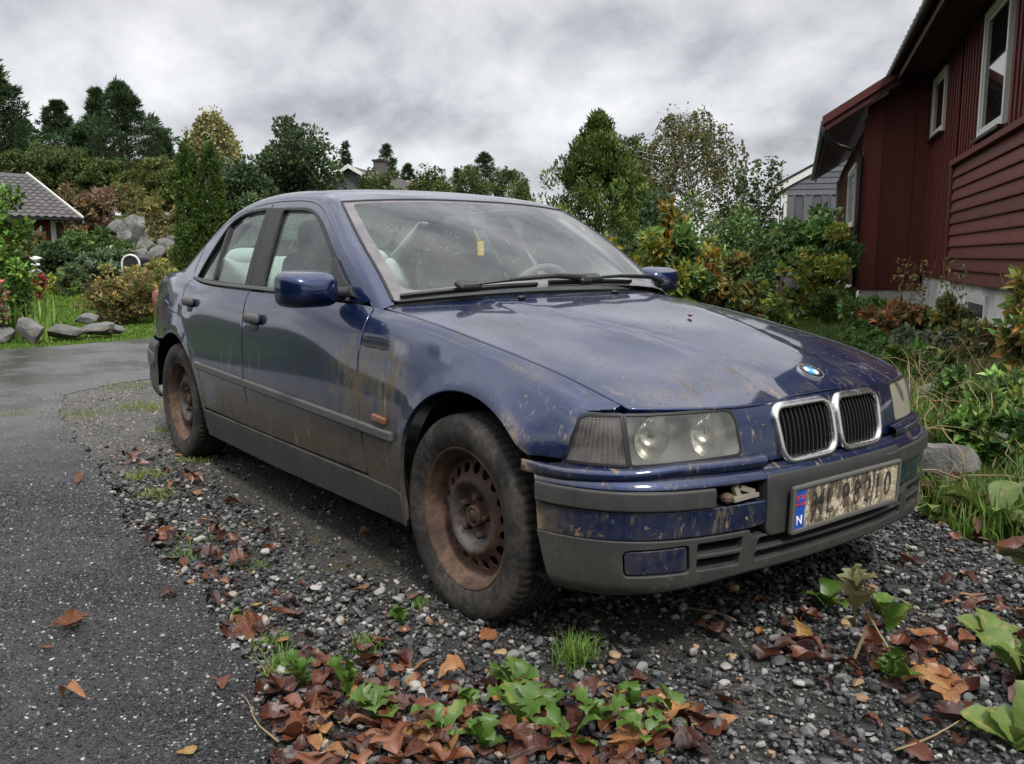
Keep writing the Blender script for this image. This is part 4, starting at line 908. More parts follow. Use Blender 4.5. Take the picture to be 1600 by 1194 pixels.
for sg in (-1, 1):
    b = MB()
    for p0, p1, r_ in (((-1.70, .755, .92), (-1.82, .575, 1.30), .035), ((-.68, .70, .93), (-1.26, .545, 1.31), .022), ((-2.36, .545, 1.26), (-2.92, .60, 1.0), .045)):
        b.tube([np.array(p0)*[1, sg, 1], np.array(p1)*[1, sg, 1]], r_, 8)
    b.build('pillar_lining', M.setdefault('pillar', flat('grey_pillar_lining', (.20, .21, .21), .8)), car, True)
    b = MB(); b.box((-1.6, sg*.735, .72), (1.75, .05, .40), bev=.02); b.build('door_lining', M['trim_dark'], car)
M['yellow'] = flat('yellow_card', (.65, .42, .04), .6)
b = MB(); b.box((-1.10, .045, 1.115), (.006, .034, .062), bev=.002); b.tube([(-1.10, .045, 1.145), (-1.13, .03, 1.20)], .0015, 4); af = b.build('air_freshener', M['yellow'], None)
tag(af, 'small yellow air freshener hanging behind the windshield', 'air freshener')
# ------------------------------------------------------------------ places: forward distance d and sideways offset l from the camera's footprint
FH = np.array([math.cos(YAW), math.sin(YAW)]); SH = RT[:2]/np.linalg.norm(RT[:2])
def fit(l, d): return CAM[:2]+np.asarray(d)[..., None]*FH+np.asarray(l)[..., None]*SH
def ld(x, y): dx = x-CAM[0]; dy = y-CAM[1]; return dx*SH[0]+dy*SH[1], dx*FH[0]+dy*FH[1]
_np = np.random.default_rng(3)
_wv = [(_np.uniform(.15, .6), _np.uniform(0, 6.28), _np.uniform(0, 6.28)) for _ in range(7)]
def rough(x, y, s=1.):
    r = 0*x
    for f, a, p in _wv: r = r+np.sin((x*math.cos(a)+y*math.sin(a))*f*s*3+p)/len(_wv)
    return r
def smax(a, b, x): t = np.clip((x-a)/(b-a), 0, 1); return t*t*(3-2*t)
def terrain(x, y):
    l, d = ld(x, y)
    left = smax(3., -4., l-d*.05)
    z = -.03+smax(11.5, 24, d)*(.75*left+.30*(1-left))
    hill = smax(-4., -13., l)
    z = z+hill*smax(22, 44, d)*2.3+hill*smax(40, 95, d)*1.5+(1-hill)*smax(26, 70, d)*.8
    z = z+.35*smax(24, 34, d)*left*rough(x, y, .8)
    bank = smax(1.45, 3.2, y-.06*x)*smax(-9, -5, x)*(1-smax(10, 14, d))
    z = z+.16*bank+.03*bank*rough(x, y, 2.)
    return z+.015*smax(3, 8, d)*rough(x, y, 3.)*(1-smax(-1.0, .5, -y+1.0)*(d < 12))
def ground_at(x, y): return float(terrain(np.array(float(x)), np.array(float(y))))
def place(px, d):
    """ground point seen in image column px at forward distance d"""
    l = (px-800)/FPX*d*1.005; p = fit(np.array(l), np.array(d)); return np.array([p[0], p[1], ground_at(*p)])
def height_for(py, d): return CAM[2]+(400.4-py)/FPX*d*1.01
# ------------------------------------------------------------------ terrain sheet
def axis_pts(lo, hi, fine0, fine1, fs, cs):
    a = list(np.arange(fine0, fine1, fs)); s_ = fs; v = fine0
    while v > lo: s_ = min(s_*1.18, cs); v -= s_; a.insert(0, v)
    s_ = fs; v = fine1
    while v < hi: s_ = min(s_*1.18, cs); v += s_; a.append(v)
    return np.array(a)
gl_, gd_ = axis_pts(-420, 420, -16, 16, .4, 30), axis_pts(-60, 600, -4, 40, .4, 30)
Lg, Dg = np.meshgrid(gl_, gd_); XY = fit(Lg, Dg); Zg = terrain(XY[..., 0], XY[..., 1])
# keep the sheet below road and gravel
gm = MB(); gm.grid(np.concatenate([XY, Zg[..., None]], 2))
def soil_mat():
    g = G('grassy_soil'); n_ = g.noise(.9, det=6, rough=.6); f = g.noise(28, det=6, rough=.7); v = g.noise(140, det=3)
    grass = g.mix(f, (.022, .045, .010), (.075, .12, .022)); brown = g.mix(f, (.035, .026, .016), (.10, .07, .04))
    g.set(col=g.mix(g.step(n_, .46, .62), grass, brown), rough=.95, spec=.1, normal=g.bump(g.add(f, v), .9, .05)); return g.mat
gobj = gm.build('ground', soil_mat(), None, True, fix=False); tag(gobj, kind='structure')
# ------------------------------------------------------------------ asphalt: driveway and the road it joins
EDGE = np.array([(12, -3.5), (9, -3.1), (5, -2.5), (2.5, -2.05), (1.2, -1.80), (.70, -1.68), (.376, -1.576), (.17, -1.50), (-.005, -1.456), (-.2, -1.45), (-.38, -1.426), (-.62, -1.39), (-.875, -1.387), (-1.2, -1.40), (-1.5, -1.396), (-1.9, -1.33), (-2.5, -1.269), (-3.1, -1.20), (-3.93, -1.14), (-4.74, -1.04), (-5.4, -.90), (-5.75, -.55), (-5.95, -.1), (-6.2, .9), (-6.6, 3.), (-7.1, 5.6), (-8.3, 11), (-11., 22), (-14, 34)])
def jag(P, step, amp, seed=1):
    D = dense(P, step, closed=False); r = np.random.default_rng(seed); k = len(D); n_ = np.convolve(r.normal(size=k+8), np.ones(5)/5, 'same')[4:-4]*1.2+r.normal(size=k)*.45
    T = np.gradient(D, axis=0); T /= np.linalg.norm(T, axis=1)[:, None]; return D+np.stack([-T[:, 1], T[:, 0]], 1)*(n_*amp)[:, None]
EJ = jag(EDGE, .035, .020)
FAR = jag(np.array([(-20.0, 36), (-15.6, 22), (-11.9, 8.7), (-10.3, 2.6), (-9.94, .96), (-9.5, -.81), (-8.8, -4), (-8., -8), (-6.5, -16), (-5, -26)]), .25, .05, 2)
road_poly = [tuple(p) for p in EJ]+[tuple(p) for p in FAR]+[(-1, -26), (-.6, -11), (1.5, -6.6), (9, -6.8), (30, -8), (30, -5)]
def asphalt_z(x, y): return .020-.014*smax(-2.2, -4.5, x)+.0*y
def flat_map(zf): return lambda p: np.stack([p[:, 0], p[:, 1], zf(p[:, 0], p[:, 1])], 1)
def asphalt_mat():
    g = G('wet_worn_asphalt'); c = g.co()
    n1 = g.noise(1.3, det=6, rough=.6); n2 = g.noise(55, det=5, rough=.7); ns = g.noise(4.2, det=6, rough=.65)
    wv = g.n('VectorMath', {0: g.co(), 1: g.n('VectorMath', {0: g.noise(40, det=3, col=True), 'Scale': .012}, operation='SCALE')}, operation='ADD')
    v1 = g.vor(68, wv, o=0); vc = g.vor(68, wv, o=1); v2 = g.vor(150, wv, o=0); v2c = g.vor(150, wv, o=1)
    r1 = g.sep(vc)[0]; r2 = g.sep(v2c)[0]; some = g.step(g.noise(2.5, det=4), .35, .62, .90, .74)
    stone = g.mul(g.step(v1, .36, .24), g.m('GREATER_THAN', r1, some)); st2 = g.mul(g.step(v2, .48, .3), g.step(r2, .40, .55))
    base = g.mix(n2, (.006, .006, .0065), (.022, .0215, .021)); base = g.mix(g.step(ns, .48, .68), base, (.034, .033, .032))
    pale = g.ramp(g.sep(vc)[1], [(0., (.13, .128, .125)), (.6, (.28, .275, .26)), (1., (.62, .60, .56))])
    col = g.mix(g.mul(st2, .7), base, g.mix(g.sep(v2c)[1], (.012, .012, .012), (.07, .068, .064))); col = g.mix(stone, col, pale)
    wet = g.step(n1, .40, .58); far_sheen = g.step(g.sep()[0], -2.5, -5.5); col = g.mix(g.mul(far_sheen, .6), col, (.085, .084, .083))  # far road colour lightened, standing in for the sky's sheen on wet asphalt
    h = g.add(g.add(g.mul(g.step(v1, .5, .05), .8), g.mul(n2, .9)), g.mul(g.step(v2, .5, .1), .45))
    g.set(col=col, rough=g.mixf(wet, .42, .18), spec=.75, normal=g.n('Bump', {'Height': h, 'Strength': g.step(g.sep()[0], -4.8, -2.0, .16, 1.), 'Distance': .013})); return g.mat
MA = asphalt_mat()
near_ = panel_data
V_, F_, N_ = panel_data(road_poly, flat_map(asphalt_z), res=1.2, flange=.05, bev=0)
ro_ = mesh('road', V_, F_, MA, None, normals=N_); tag(ro_, kind='structure')
# ------------------------------------------------------------------ gravel yard under the car
GRAV_R = jag(np.array([(-14.5, 34), (-11.5, 22), (-8.9, 11), (-7.6, 5.6), (-6.9, 3.2), (-6.0, 1.75), (-4.5, 1.5), (-2, 1.42), (-.5, 1.38), (.3, 1.28), (.9, .98), (1.35, .30), (1.8, -.35), (2.6, -1.0), (4.5, -1.6), (9, -2.4)]), .12, .035, 5)
yard_poly = [tuple(p) for p in EJ[::-1]+np.array([0, -.03])]+[tuple(p) for p in GRAV_R]
yard_poly = [tuple(p) for p in (EJ+np.array([-.02, -.04]))]+[tuple(p) for p in GRAV_R]
def yard_z(x, y): return .0+.010*rough(x, y, 2.2)*smax(.15, .5, np.abs(np.abs(y)-.727)+0*x)+.006*rough(x, y, 7.)
def yard_mat():
    g = G('dirt_and_fine_gravel'); n1 = g.noise(1.6, det=7, rough=.65); f = g.noise(34, det=6, rough=.7); x, y, z = g.sep()
    v1 = g.vor(120, o=0); vc = g.sep(g.vor(120, o=1)); v2 = g.vor(300, o=0); vc2 = g.sep(g.vor(300, o=1))
    dirt = g.mix(f, (.014, .0125, .0105), (.060, .053, .043)); dirt = g.mix(g.add(g.mul(g.step(n1, .5, .7), .6), g.mul(g.step(x, -1.6, -3.6), .75), True), dirt, g.mix(f, (.085, .08, .068), (.21, .20, .175)))
    peb = g.ramp(vc[0], [(0., (.035, .035, .036)), (.5, (.10, .10, .098)), (.8, (.24, .23, .21)), (1., (.42, .40, .36))])
    k = g.mul(g.step(v1, .46, .34), g.step(vc[1], .35, .5)); k2 = g.mul(g.step(v2, .46, .34), g.step(vc2[1], .3, .5))
    c = g.mix(g.mul(k2, .7), dirt, g.mix(vc2[0], (.04, .04, .04), (.26, .25, .23))); c = g.mix(g.mul(k, .85), c, peb)
    moss = g.mul(g.step(g.noise(2.1, g.map(loc=(4, 2, 0)), det=6, rough=.7), .57, .66), g.step(x, .3, -1.2)); moss = g.mul(moss, g.step(y, -.5, -1.0))
    c = g.mix(g.mul(moss, .8), c, g.mix(f, (.05, .06, .015), (.14, .13, .035)))
    g.set(col=c, rough=g.mixf(f, .75, .95), spec=.3, normal=g.bump(g.add(g.add(g.mul(g.step(v1, .5, .1), .9), g.mul(g.step(v2, .5, .1), .5)), f), .9, .012)); return g.mat
V_, F_, N_ = panel_data(yard_poly, flat_map(yard_z), res=.35, flange=.05, bev=0)
yard = mesh('gravel_yard', V_, F_, yard_mat(), None, normals=N_); tag(yard, kind='structure')
# dirt pad detail near the camera (denser sheet is not needed: stones carry the relief)
# ------------------------------------------------------------------ stones
def ico(sub):
    bm = bmesh.new(); bmesh.ops.create_icosphere(bm, subdivisions=sub, radius=1); V = np.array([v.co for v in bm.verts]); F = np.array([[v.index for v in f.verts] for f in bm.faces]); bm.free(); return V, F
IV1, IF1 = ico(1); IV2, IF2 = ico(2)
def stone_shape(V, seed, ang=.35):
    r = np.random.default_rng(seed); P = V.copy()
    for _ in range(13):                                  # flat facets cut from a ball
        n_ = r.normal(size=3); n_ /= np.linalg.norm(n_); h = r.uniform(.45, .85); d = P@n_; m_ = d > h; P[m_] -= np.outer(d[m_]-h, n_)*.92
    return P*np.array([1, r.uniform(.6, .9), r.uniform(.45, .75)])
SH1 = [stone_shape(IV1, i) for i in range(10)]; SH2 = [stone_shape(IV2, 50+i) for i in range(10)]
def rot_mats(rz, tilt, ta):
    c, s = np.cos(rz), np.sin(rz); Z = np.zeros((len(rz), 3, 3)); Z[:, 0, 0] = c; Z[:, 0, 1] = -s; Z[:, 1, 0] = s; Z[:, 1, 1] = c; Z[:, 2, 2] = 1
    ct, st = np.cos(tilt), np.sin(tilt); ca, sa = np.cos(ta), np.sin(ta); K = np.zeros((len(rz), 3, 3)); ux, uy = ca, sa
    K[:, 0, 0] = ct+ux*ux*(1-ct); K[:, 0, 1] = ux*uy*(1-ct); K[:, 0, 2] = uy*st; K[:, 1, 0] = ux*uy*(1-ct); K[:, 1, 1] = ct+uy*uy*(1-ct); K[:, 1, 2] = -ux*st; K[:, 2, 0] = -uy*st; K[:, 2, 1] = ux*st; K[:, 2, 2] = ct
    return K@Z
def scatter_mesh(name, shapes, F, pos, size, Rm, col, mat, parent=None, smooth=True, pick=None):
    """one mesh from many small pieces, coloured piece by piece"""
    n = len(pos); pick = rng.integers(0, len(shapes), n) if pick is None else pick; S = np.array(shapes); k = S.shape[1]
    P = S[pick]*size[:, None, None] if size.ndim == 1 else S[pick]*size[:, None, :]
    P = np.einsum('nij,nkj->nki', Rm, P)+pos[:, None, :]
    FF = (F[None]+(np.arange(n)*k)[:, None, None]).reshape(-1, F.shape[1])
    o = mesh(name, P.reshape(-1, 3), FF, mat, parent, smooth)
    a = o.data.color_attributes.new('col', 'FLOAT_COLOR', 'POINT'); c4 = np.ones((n, k, 4), np.float32); c4[..., :3] = col[:, None, :]; a.data.foreach_set('color', c4.ravel()); return o
STONE_RAMP = [(.0, (.010, .0105, .0115)), (.35, (.034, .035, .037)), (.56, (.078, .078, .077)), (.74, (.16, .157, .148)), (.88, (.34, .33, .30)), (.94, (.21, .125, .065)), (1., (.40, .28, .15))]
def ramp_np(stops, t):
    p = [s_[0] for s_ in stops]; return np.stack([np.interp(t, p, [s_[1][i] for s_ in stops]) for i in range(3)], -1)
def stone_mat(single):
    g = G('gravel_stone'+('_single' if single else '')); f = g.noise(120 if not single else 4, det=5, rough=.7)
    base = g.ramp(g.n('ObjectInfo', o=5), STONE_RAMP) if single else g.n('Attribute', attribute_name='col')
    k = g.add(.62, g.mul(f, .75)); c = g.n('VectorMath', {0: base, 'Scale': k}, operation='SCALE')
    g.set(col=c, rough=g.mixf(f, .38, .75), spec=.5, normal=g.bump(f, .3, .004 if not single else .05)); return g.mat
MS0, MS1 = stone_mat(False), stone_mat(True)
def in_yard(P): return inside(P, yard_poly) & ~inside(P, road_poly)
def density(P):
    """how thickly stones lie at a point of the yard"""
    x, y = P[:, 0], P[:, 1]; d = np.hypot(x-CAM[0], y-CAM[1])
    front = smax(-.55, .25, x)
    side_l = smax(-3.4, -.9, x)*smax(-.80, -.98, y)*.95
    bare = np.exp(-(((x-.45)/.30)**2+((y+.42)/.20)**2)*1.)*.85+np.exp(-(((x+.75)/.4)**2+((y+.98)/.10)**2))*.6   # trodden dirt
    dd = np.maximum(front, side_l)+.10
    n_ = .5+.5*rough(x, y, 4.); return np.clip(dd*(.65+.6*n_)-bare, .02, 1)
def sample(n, box, seed, dens=density):
    r = np.random.default_rng(seed); P = np.stack([r.uniform(box[0], box[1], n), r.uniform(box[2], box[3], n)], 1); ok = in_yard(P); P = P[ok]
    return P[r.uniform(size=len(P)) < dens(P)]
P = sample(95000, (-3.4, 2.0, -1.8, 1.5), 11)
l_, d_ = ld(P[:, 0], P[:, 1]); P = P[(d_ > 1.4) & (np.abs(l_) < d_*.66+.15)]
sz = np.clip(rng.lognormal(np.log(.0086), .42, len(P)), .004, .024)
order = np.argsort(sz)
def settle(P, sz, seed):
    """lift stones that lie on others: a coarse height map filled small to large"""
    cell = .02; H = {}; z = np.zeros(len(P))
    for i in range(len(P)):
        k = (int(P[i, 0]/cell), int(P[i, 1]/cell)); h = H.get(k, 0.); z[i] = min(h, .016); H[k] = z[i]+sz[i]*.62
    return z
zz = settle(P[order], sz[order], 0); P = P[order]; sz = sz[order]
pz = yard_z(P[:, 0], P[:, 1])+zz+sz*.20
big = np.where(sz > .0128)[0]; l_, d_ = ld(P[:, 0], P[:, 1]); scr = sz[big]/np.maximum(d_[big], .5); vis = (d_[big] > 1.85) & (np.abs(l_[big]) < d_[big]*.57)
big = big[vis]; big = big[np.argsort(-(sz[big]/d_[big]))][:290]
rest = np.setdiff1d(np.arange(len(P)), big)
pos = np.concatenate([P, pz[:, None]], 1)
Rm = rot_mats(rng.uniform(0, 6.28, len(P)), np.abs(rng.normal(0, .35, len(P))), rng.uniform(0, 6.28, len(P)))
tcol = np.clip(rng.beta(1.7, 2.05, len(P)), 0, 1)
nearm = rest[d_[rest] < 3.0]; farm = rest[d_[rest] >= 3.0]
gs = scatter_mesh('gravel', SH1, IF1, pos[rest], sz[rest], Rm[rest], ramp_np(STONE_RAMP, tcol[rest]), MS0, yard, smooth=False); tag(gs, kind='stuff')
stone_me = []
for i, s_ in enumerate(SH2):
    o = mesh('stone', s_, IF2, MS1, None, True); smooth_by_angle(o, 22); stone_me.append(o.data); bpy.data.objects.remove(o)
for i in big:
    o = bpy.data.objects.new('stone', stone_me[int(rng.integers(0, 10))]); link(o, yard); o.location = pos[i]; o.scale = (sz[i]*1.1,)*3; o.rotation_euler = Matrix(Rm[i]).to_euler()
# loose chips on the asphalt
r_ = np.random.default_rng(21); Pc = np.stack([r_.uniform(-5, 1.2, 3200), r_.uniform(-3.6, -1.2, 3200)], 1); ke = r_.integers(0, len(EJ), 30000); Pe = EJ[ke]+r_.normal(0, .07, (30000, 2)); Pe = Pe[(Pe[:, 0] < 1.2) & (Pe[:, 0] > -6)]; Pc = np.concatenate([Pc, Pe]); dE = np.min(np.linalg.norm(Pc[:, None]-EJ[None, ::3], axis=2), axis=1)
ok = inside(Pc, road_poly) & (r_.uniform(size=len(Pc)) < (.02+.55*np.exp(-dE/.06))); Pc = Pc[ok]; sc_ = np.clip(r_.lognormal(np.log(.0050), .35, len(Pc)), .003, .011)
gc = scatter_mesh('loose_chippings', SH1, IF1, np.concatenate([Pc, (asphalt_z(Pc[:, 0], Pc[:, 1])+sc_*.25)[:, None]], 1), sc_, rot_mats(r_.uniform(0, 6.28, len(Pc)), np.abs(r_.normal(0, .3, len(Pc))), r_.uniform(0, 6.28, len(Pc))), ramp_np(STONE_RAMP, np.clip(r_.beta(2.4, 1.6, len(Pc)), 0, .9)), MS0, ro_, smooth=False); tag(gc, kind='stuff')

# coarse aggregate standing out of the worn asphalt near the camera
r_ = np.random.default_rng(33); Pa = np.stack([r_.uniform(-2.6, 1.5, 60000), r_.uniform(-3.2, -1.2, 60000)], 1); l_, d_ = ld(Pa[:, 0], Pa[:, 1]); Pa = Pa[(d_ > 1.5) & (np.abs(l_) < d_*.62+.1)]; Pa = Pa[inside(Pa, road_poly)]; n = len(Pa)
sa = np.clip(r_.lognormal(np.log(.0046), .38, n), .0022, .010); AR = [(0., (.005, .005, .0055)), (.55, (.016, .016, .0165)), (.80, (.045, .044, .043)), (.94, (.15, .147, .14)), (1., (.42, .41, .38))]
za = asphalt_z(Pa[:, 0], Pa[:, 1])+sa*r_.uniform(-.34, .05, n)
ga = scatter_mesh('aggregate', SH1, IF1, np.concatenate([Pa, za[:, None]], 1), sa, rot_mats(r_.uniform(0, 6.28, n), np.abs(r_.normal(0, .35, n)), r_.uniform(0, 6.28, n)), ramp_np(AR, r_.uniform(0, 1, n)), MS0, ro_, smooth=False); tag(ga, kind='stuff')

# finer stones on the dirt by the rear wheel
r_ = np.random.default_rng(41); Pf = np.stack([r_.uniform(-6.2, -2.2, 26000), r_.uniform(-1.3, 1.2, 26000)], 1); Pf = Pf[in_yard(Pf)]; Pf = Pf[r_.uniform(size=len(Pf)) < .25+.5*(.5+.5*rough(Pf[:, 0], Pf[:, 1], 3.))]; n = len(Pf); sf = np.clip(r_.lognormal(np.log(.0062), .4, n), .003, .016)
gf = scatter_mesh('fine_gravel', SH1, IF1, np.concatenate([Pf, (yard_z(Pf[:, 0], Pf[:, 1])+sf*.1)[:, None]], 1), sf, rot_mats(r_.uniform(0, 6.28, n), np.abs(r_.normal(0, .3, n)), r_.uniform(0, 6.28, n)), ramp_np(STONE_RAMP, np.clip(r_.beta(2.6, 1.7, n), 0, .92)), MS0, yard, smooth=False); tag(gf, kind='stuff')
# ------------------------------------------------------------------ houses
def paint_wood(name, col, var=.22, rough=.62, wear=.35):
    g = G(name); n_ = g.noise(1., g.map(scale=(9, 9, 1.2)), det=6, rough=.65); f = g.noise(1., g.map(scale=(60, 60, 5)), det=4); rnd = g.n('ObjectInfo', o=5)
    b = g.mix(rnd, tuple(c*(1-var) for c in col), tuple(c*(1+var) for c in col)); w_ = g.mul(g.step(n_, .42, .70), wear)
    g.set(col=g.mix(w_, b, tuple(min(1, c*.5+.02) for c in col)), rough=g.mixf(n_, rough-.1, rough+.15), spec=.3, normal=g.bump(f, .35, .006)); return g.mat
MH = {'red': paint_wood('falu_red_boards', (.118, .028, .020)), 'white': paint_wood('white_trim_paint', (.62, .62, .58), .06, .5, .15), 'grey': paint_wood('grey_boards', (.10, .105, .115)),
      'dark': flat('dark_metal_gutter', (.012, .012, .013), .4), 'trim': paint_wood('dark_red_trim', (.062, .013, .011)), 'soffit': paint_wood('dark_soffit_boards', (.045, .014, .012))}
def tile_mat(name, col):
    g = G(name); n_ = g.noise(3., det=6, rough=.65); rnd = g.n('ObjectInfo', o=5)
    g.set(col=g.mix(g.step(n_, .45, .7), g.mix(rnd, tuple(c*.75 for c in col), tuple(c*1.25 for c in col)), tuple(c*.6+.02 for c in col)), rough=.55, normal=g.bump(g.noise(40, det=4), .3, .01)); return g.mat
MH['tile'] = tile_mat('dark_roof_tiles', (.065, .058, .055)); MH['tileb'] = tile_mat('brown_roof_tiles', (.085, .068, .056))
g = G('weathered_white_render'); n_ = g.noise(1.2, det=7, rough=.7); f = g.noise(30, det=5, rough=.7)
g.set(col=g.mix(g.step(n_, .40, .68), (.74, .74, .71), (.40, .40, .375)), rough=.9, normal=g.bump(f, .4, .01)); MH['render'] = g.mat
g = G('window_pane'); fr = g.n('Fresnel', {0: 1.5}); k_ = g.m('MULTIPLY_ADD', fr, .9, .08); sh = g.n('MixShader', {0: k_, 1: g.n('BsdfDiffuse', {0: (.012, .013, .014)}), 2: g.n('BsdfGlossy', {0: (1, 1, 1), 1: .03})}); g.shader(sh); g.t.nodes.remove(g.b); MH['pane'] = g.mat
MH['curtain'] = flat('pale_curtain', (.55, .55, .52), .9, var=.1)
class Frame:
    """house coordinates: a along the wall, b outwards from it, z up"""
    def __init__(s, o, ang, k=1): s.o = np.array([o[0], o[1], 0.]); s.A = np.array([math.cos(ang), math.sin(ang), 0]); s.B = k*np.array([math.sin(ang), -math.cos(ang), 0]); s.Rm = np.stack([s.A, s.B, [0, 0, 1]], 1)
    def p(s, a, b, z): return s.o+s.A*a+s.B*b+np.array([0, 0, z])
    def box(s, mb, a0, a1, b0, b1, z0, z1, bev=0, m=0):
        return mb.box(s.p((a0+a1)/2, (b0+b1)/2, (z0+z1)/2), (abs(a1-a0), abs(b1-b0), abs(z1-z0)), rot=s.Rm, bev=bev, m=m)
    def obj(s, name, mat, par, *bx, bev=0):
        mb = MB()
        for q_ in bx: s.box(mb, *q_, bev=bev)
        return mb.build(name, mat, par)
    def solid(s, name, mat, par, poly, t0, t1, axis='a'):
        """outline in (b,z) extruded along a (axis 'a'), or in (a,z) extruded along b"""
        mb = MB()
        if axis == 'a': mb.prism(poly, lambda q: s.p(t0, q[0], q[1]), lambda q: s.p(t1, q[0], q[1]))
        else: mb.prism(poly, lambda q: s.p(q[0], t0, q[1]), lambda q: s.p(q[0], t1, q[1]))
        return mb.build(name, mat, par)
def window(fr, par, a0, a1, z0, z1, b, depth=.06, fw=.07, curtain=False, mull=None):
    w_ = empty('window', parent=par)
    fr.obj('frame', MH['white'], w_, (a0, a1, b-.02, b+depth, z1-fw, z1), (a0, a1, b-.02, b+depth, z0, z0+fw), (a0, a0+fw, b-.02, b+depth-.002, z0+fw, z1-fw), (a1-fw, a1, b-.02, b+depth-.002, z0+fw, z1-fw))
    fr.obj('sash', MH['white'], w_, (a0+fw, a1-fw, b+.0, b+.025, z1-fw-.04, z1-fw), (a0+fw, a1-fw, b+.0, b+.025, z0+fw, z0+fw+.04), (a0+fw, a0+fw+.04, b, b+.024, z0+fw+.04, z1-fw-.04), (a1-fw-.04, a1-fw, b, b+.024, z0+fw+.04, z1-fw-.04))
    fr.obj('sill', MH['dark'], w_, (a0-.05, a1+.05, b, b+depth+.05, z0-.04, z0-.005))
    fr.obj('pane', MH['pane'], w_, (a0+fw+.02, a1-fw-.02, b+.004, b+.012, z0+fw+.02, z1-fw-.02))
    return w_
def tiles(fr, par, a0, a1, b0, z0, b1, z1, mat, tw=.30, tl=.34, limit=300, name='tile'):
    """pantiles on a slope from the eave line (b0,z0) up to (b1,z1); one object each, sharing one mesh"""
    run = math.hypot(b1-b0, z1-z0); ub = (b1-b0)/run; uz = (z1-z0)/run; n_ = 7
    q = np.linspace(0, 1, n_); wave = .022*np.cos(q*2*np.pi)+.022
    base = (fr.B*ub+np.array([0, 0, uz])); nrm = np.cross(fr.A, base); nrm *= 1 if nrm[2] > 0 else -1
    V = []
    for j, (s_, lift) in enumerate(((-.03, .032), (tl, .008))):
        for k in range(n_): V.append(fr.A*(q[k]*tw*1.03)+base*s_+nrm*(wave[k]+lift))
    for k in range(n_): V.append(fr.A*(q[k]*tw*1.03)+base*-.03+nrm*(wave[k]+.010))
    F = [(k, k+1, n_+k+1, n_+k) for k in range(n_-1)]+[(2*n_+k, 2*n_+k+1, k+1, k) for k in range(n_-1)]
    o = mesh(name, V, F, mat, None, False); me = o.data; bpy.data.objects.remove(o)
    na, nb = int((a1-a0)/tw), int(run/tl); cnt = 0; spots = [(i, j) for j in range(nb) for i in range(na)]
    for i, j in spots[:limit]:
        o = link(bpy.data.objects.new(name, me), par); o.location = fr.p(a0+i*tw, b0, z0)+base*(j*tl)
    rest = spots[limit:]
    if rest:
        V = np.array(V); PV = np.concatenate([V+(fr.p(a0+i*tw, b0, z0)+base*(j*tl)) for i, j in rest]); FF = np.concatenate([np.array(F)+c_*len(V) for c_ in range(len(rest))])
        tag(mesh('tile_field', PV, FF, mat, par, False), kind='stuff')
# --- red house -------------------------------------------------------------
HF = Frame(CAM[:2], R(124.64), -1)
# in this frame the house stands on the negative b side: B points to the camera's left; D to the right is -b
rh = empty('red_house', tuple(HF.p(14, -2.3, 0)), 0, 'dark red wooden house with white basement wall beside the grassy bank', 'house')
rh.location = (0, 0, 0)
DM = -2.04
L0, L1, LX = 5.2, 16.5, 13.5
ZB, ZL = .76, 2.30
HF.obj('basement_wall', MH['render'], rh, (L0, L1, -2.36, -2.07, -.25, ZB), (L1-.02, 27.2, -1.35, -1.07, -.2, .52), (L1-.015, L1+.3, -2.08, -1.36, -.2, .495))
HF.obj('wall_core', MH['soffit'], rh, (L0, L1, -6., -2.075, ZB+.01, 4.02), (L1+.03, 27.1, -6., -1.085, .525, 3.40))
# horizontal lap boards on the lower wall
nlap = 10; hl = (ZL-ZB)/nlap
for i in range(nlap):
    z0 = ZB+i*hl; HF.solid('lap_board', MH['red'], rh, [(DM-.02, z0), (DM+.055, z0-.012), (DM+.055, z0+.006), (DM+.018, z0+hl+.01), (DM-.02, z0+hl+.01)], L0, LX)
HF.obj('belt_trim', MH['red'], rh, (L0, LX+.05, DM-.02, DM+.10, ZL, ZL+.07))
HF.obj('corner_trim', MH['red'], rh, (LX+.003, LX+.13, DM-.02, DM+.075, ZB-.01, ZL-.003))
# upright boards with battens
def boards(par, a0, a1, b, z0, z1, pitch, mat, bw=.5, skip=(), out=.03, bat=.022):
    n_ = int(round((a1-a0)/pitch)); p_ = (a1-a0)/n_
    for i in range(n_):
        c0 = a0+i*p_; segs = [(z0, z1)]
        for (s0, s1, w0, w1) in skip:
            if c0+p_*.85 > s0 and c0+p_*.15 < s1: segs = [(q0, q1) for q0, q1 in ((segs[0][0], min(w0, segs[0][1])), (max(w1, segs[0][0]), segs[-1][1])) if q1-q0 > .03]
        for q0, q1 in segs:
            HF_.obj('board', mat, par, (c0+.004, c0+p_-.004, b-.02, b+.008, q0, q1)); 
            HF_.obj('batten', mat, par, (c0-p_*bw*.25, c0+p_*bw*.25, b+.009, b+out, q0+.002, q1-.002))
HF_ = HF
W1 = (10.6, 12.0, 2.46, 3.90); W2 = (14.85, 16.15, 2.95, 3.90)
boards(rh, L0, LX, DM, ZL+.075, 4.0, .20, MH['red'], .55, [W1])
boards(rh, LX+.14, L1, DM, ZB, 4.0, .20, MH['red'], .55, [W2])
window(HF, rh, W1[0], W1[1], W1[2], W1[3], DM, .05, .08); window(HF, rh, W2[0], W2[1], W2[2], W2[3], DM, .05, .08)
HF.obj('blind', MH['curtain'], rh, (10.7, 11.9, DM-.022, DM-.015, 2.5, 3.2))
# recess for the basement window
bw_ = window(HF, rh, 11.0, 12.2, .26, .64, -2.065, .03, .07)
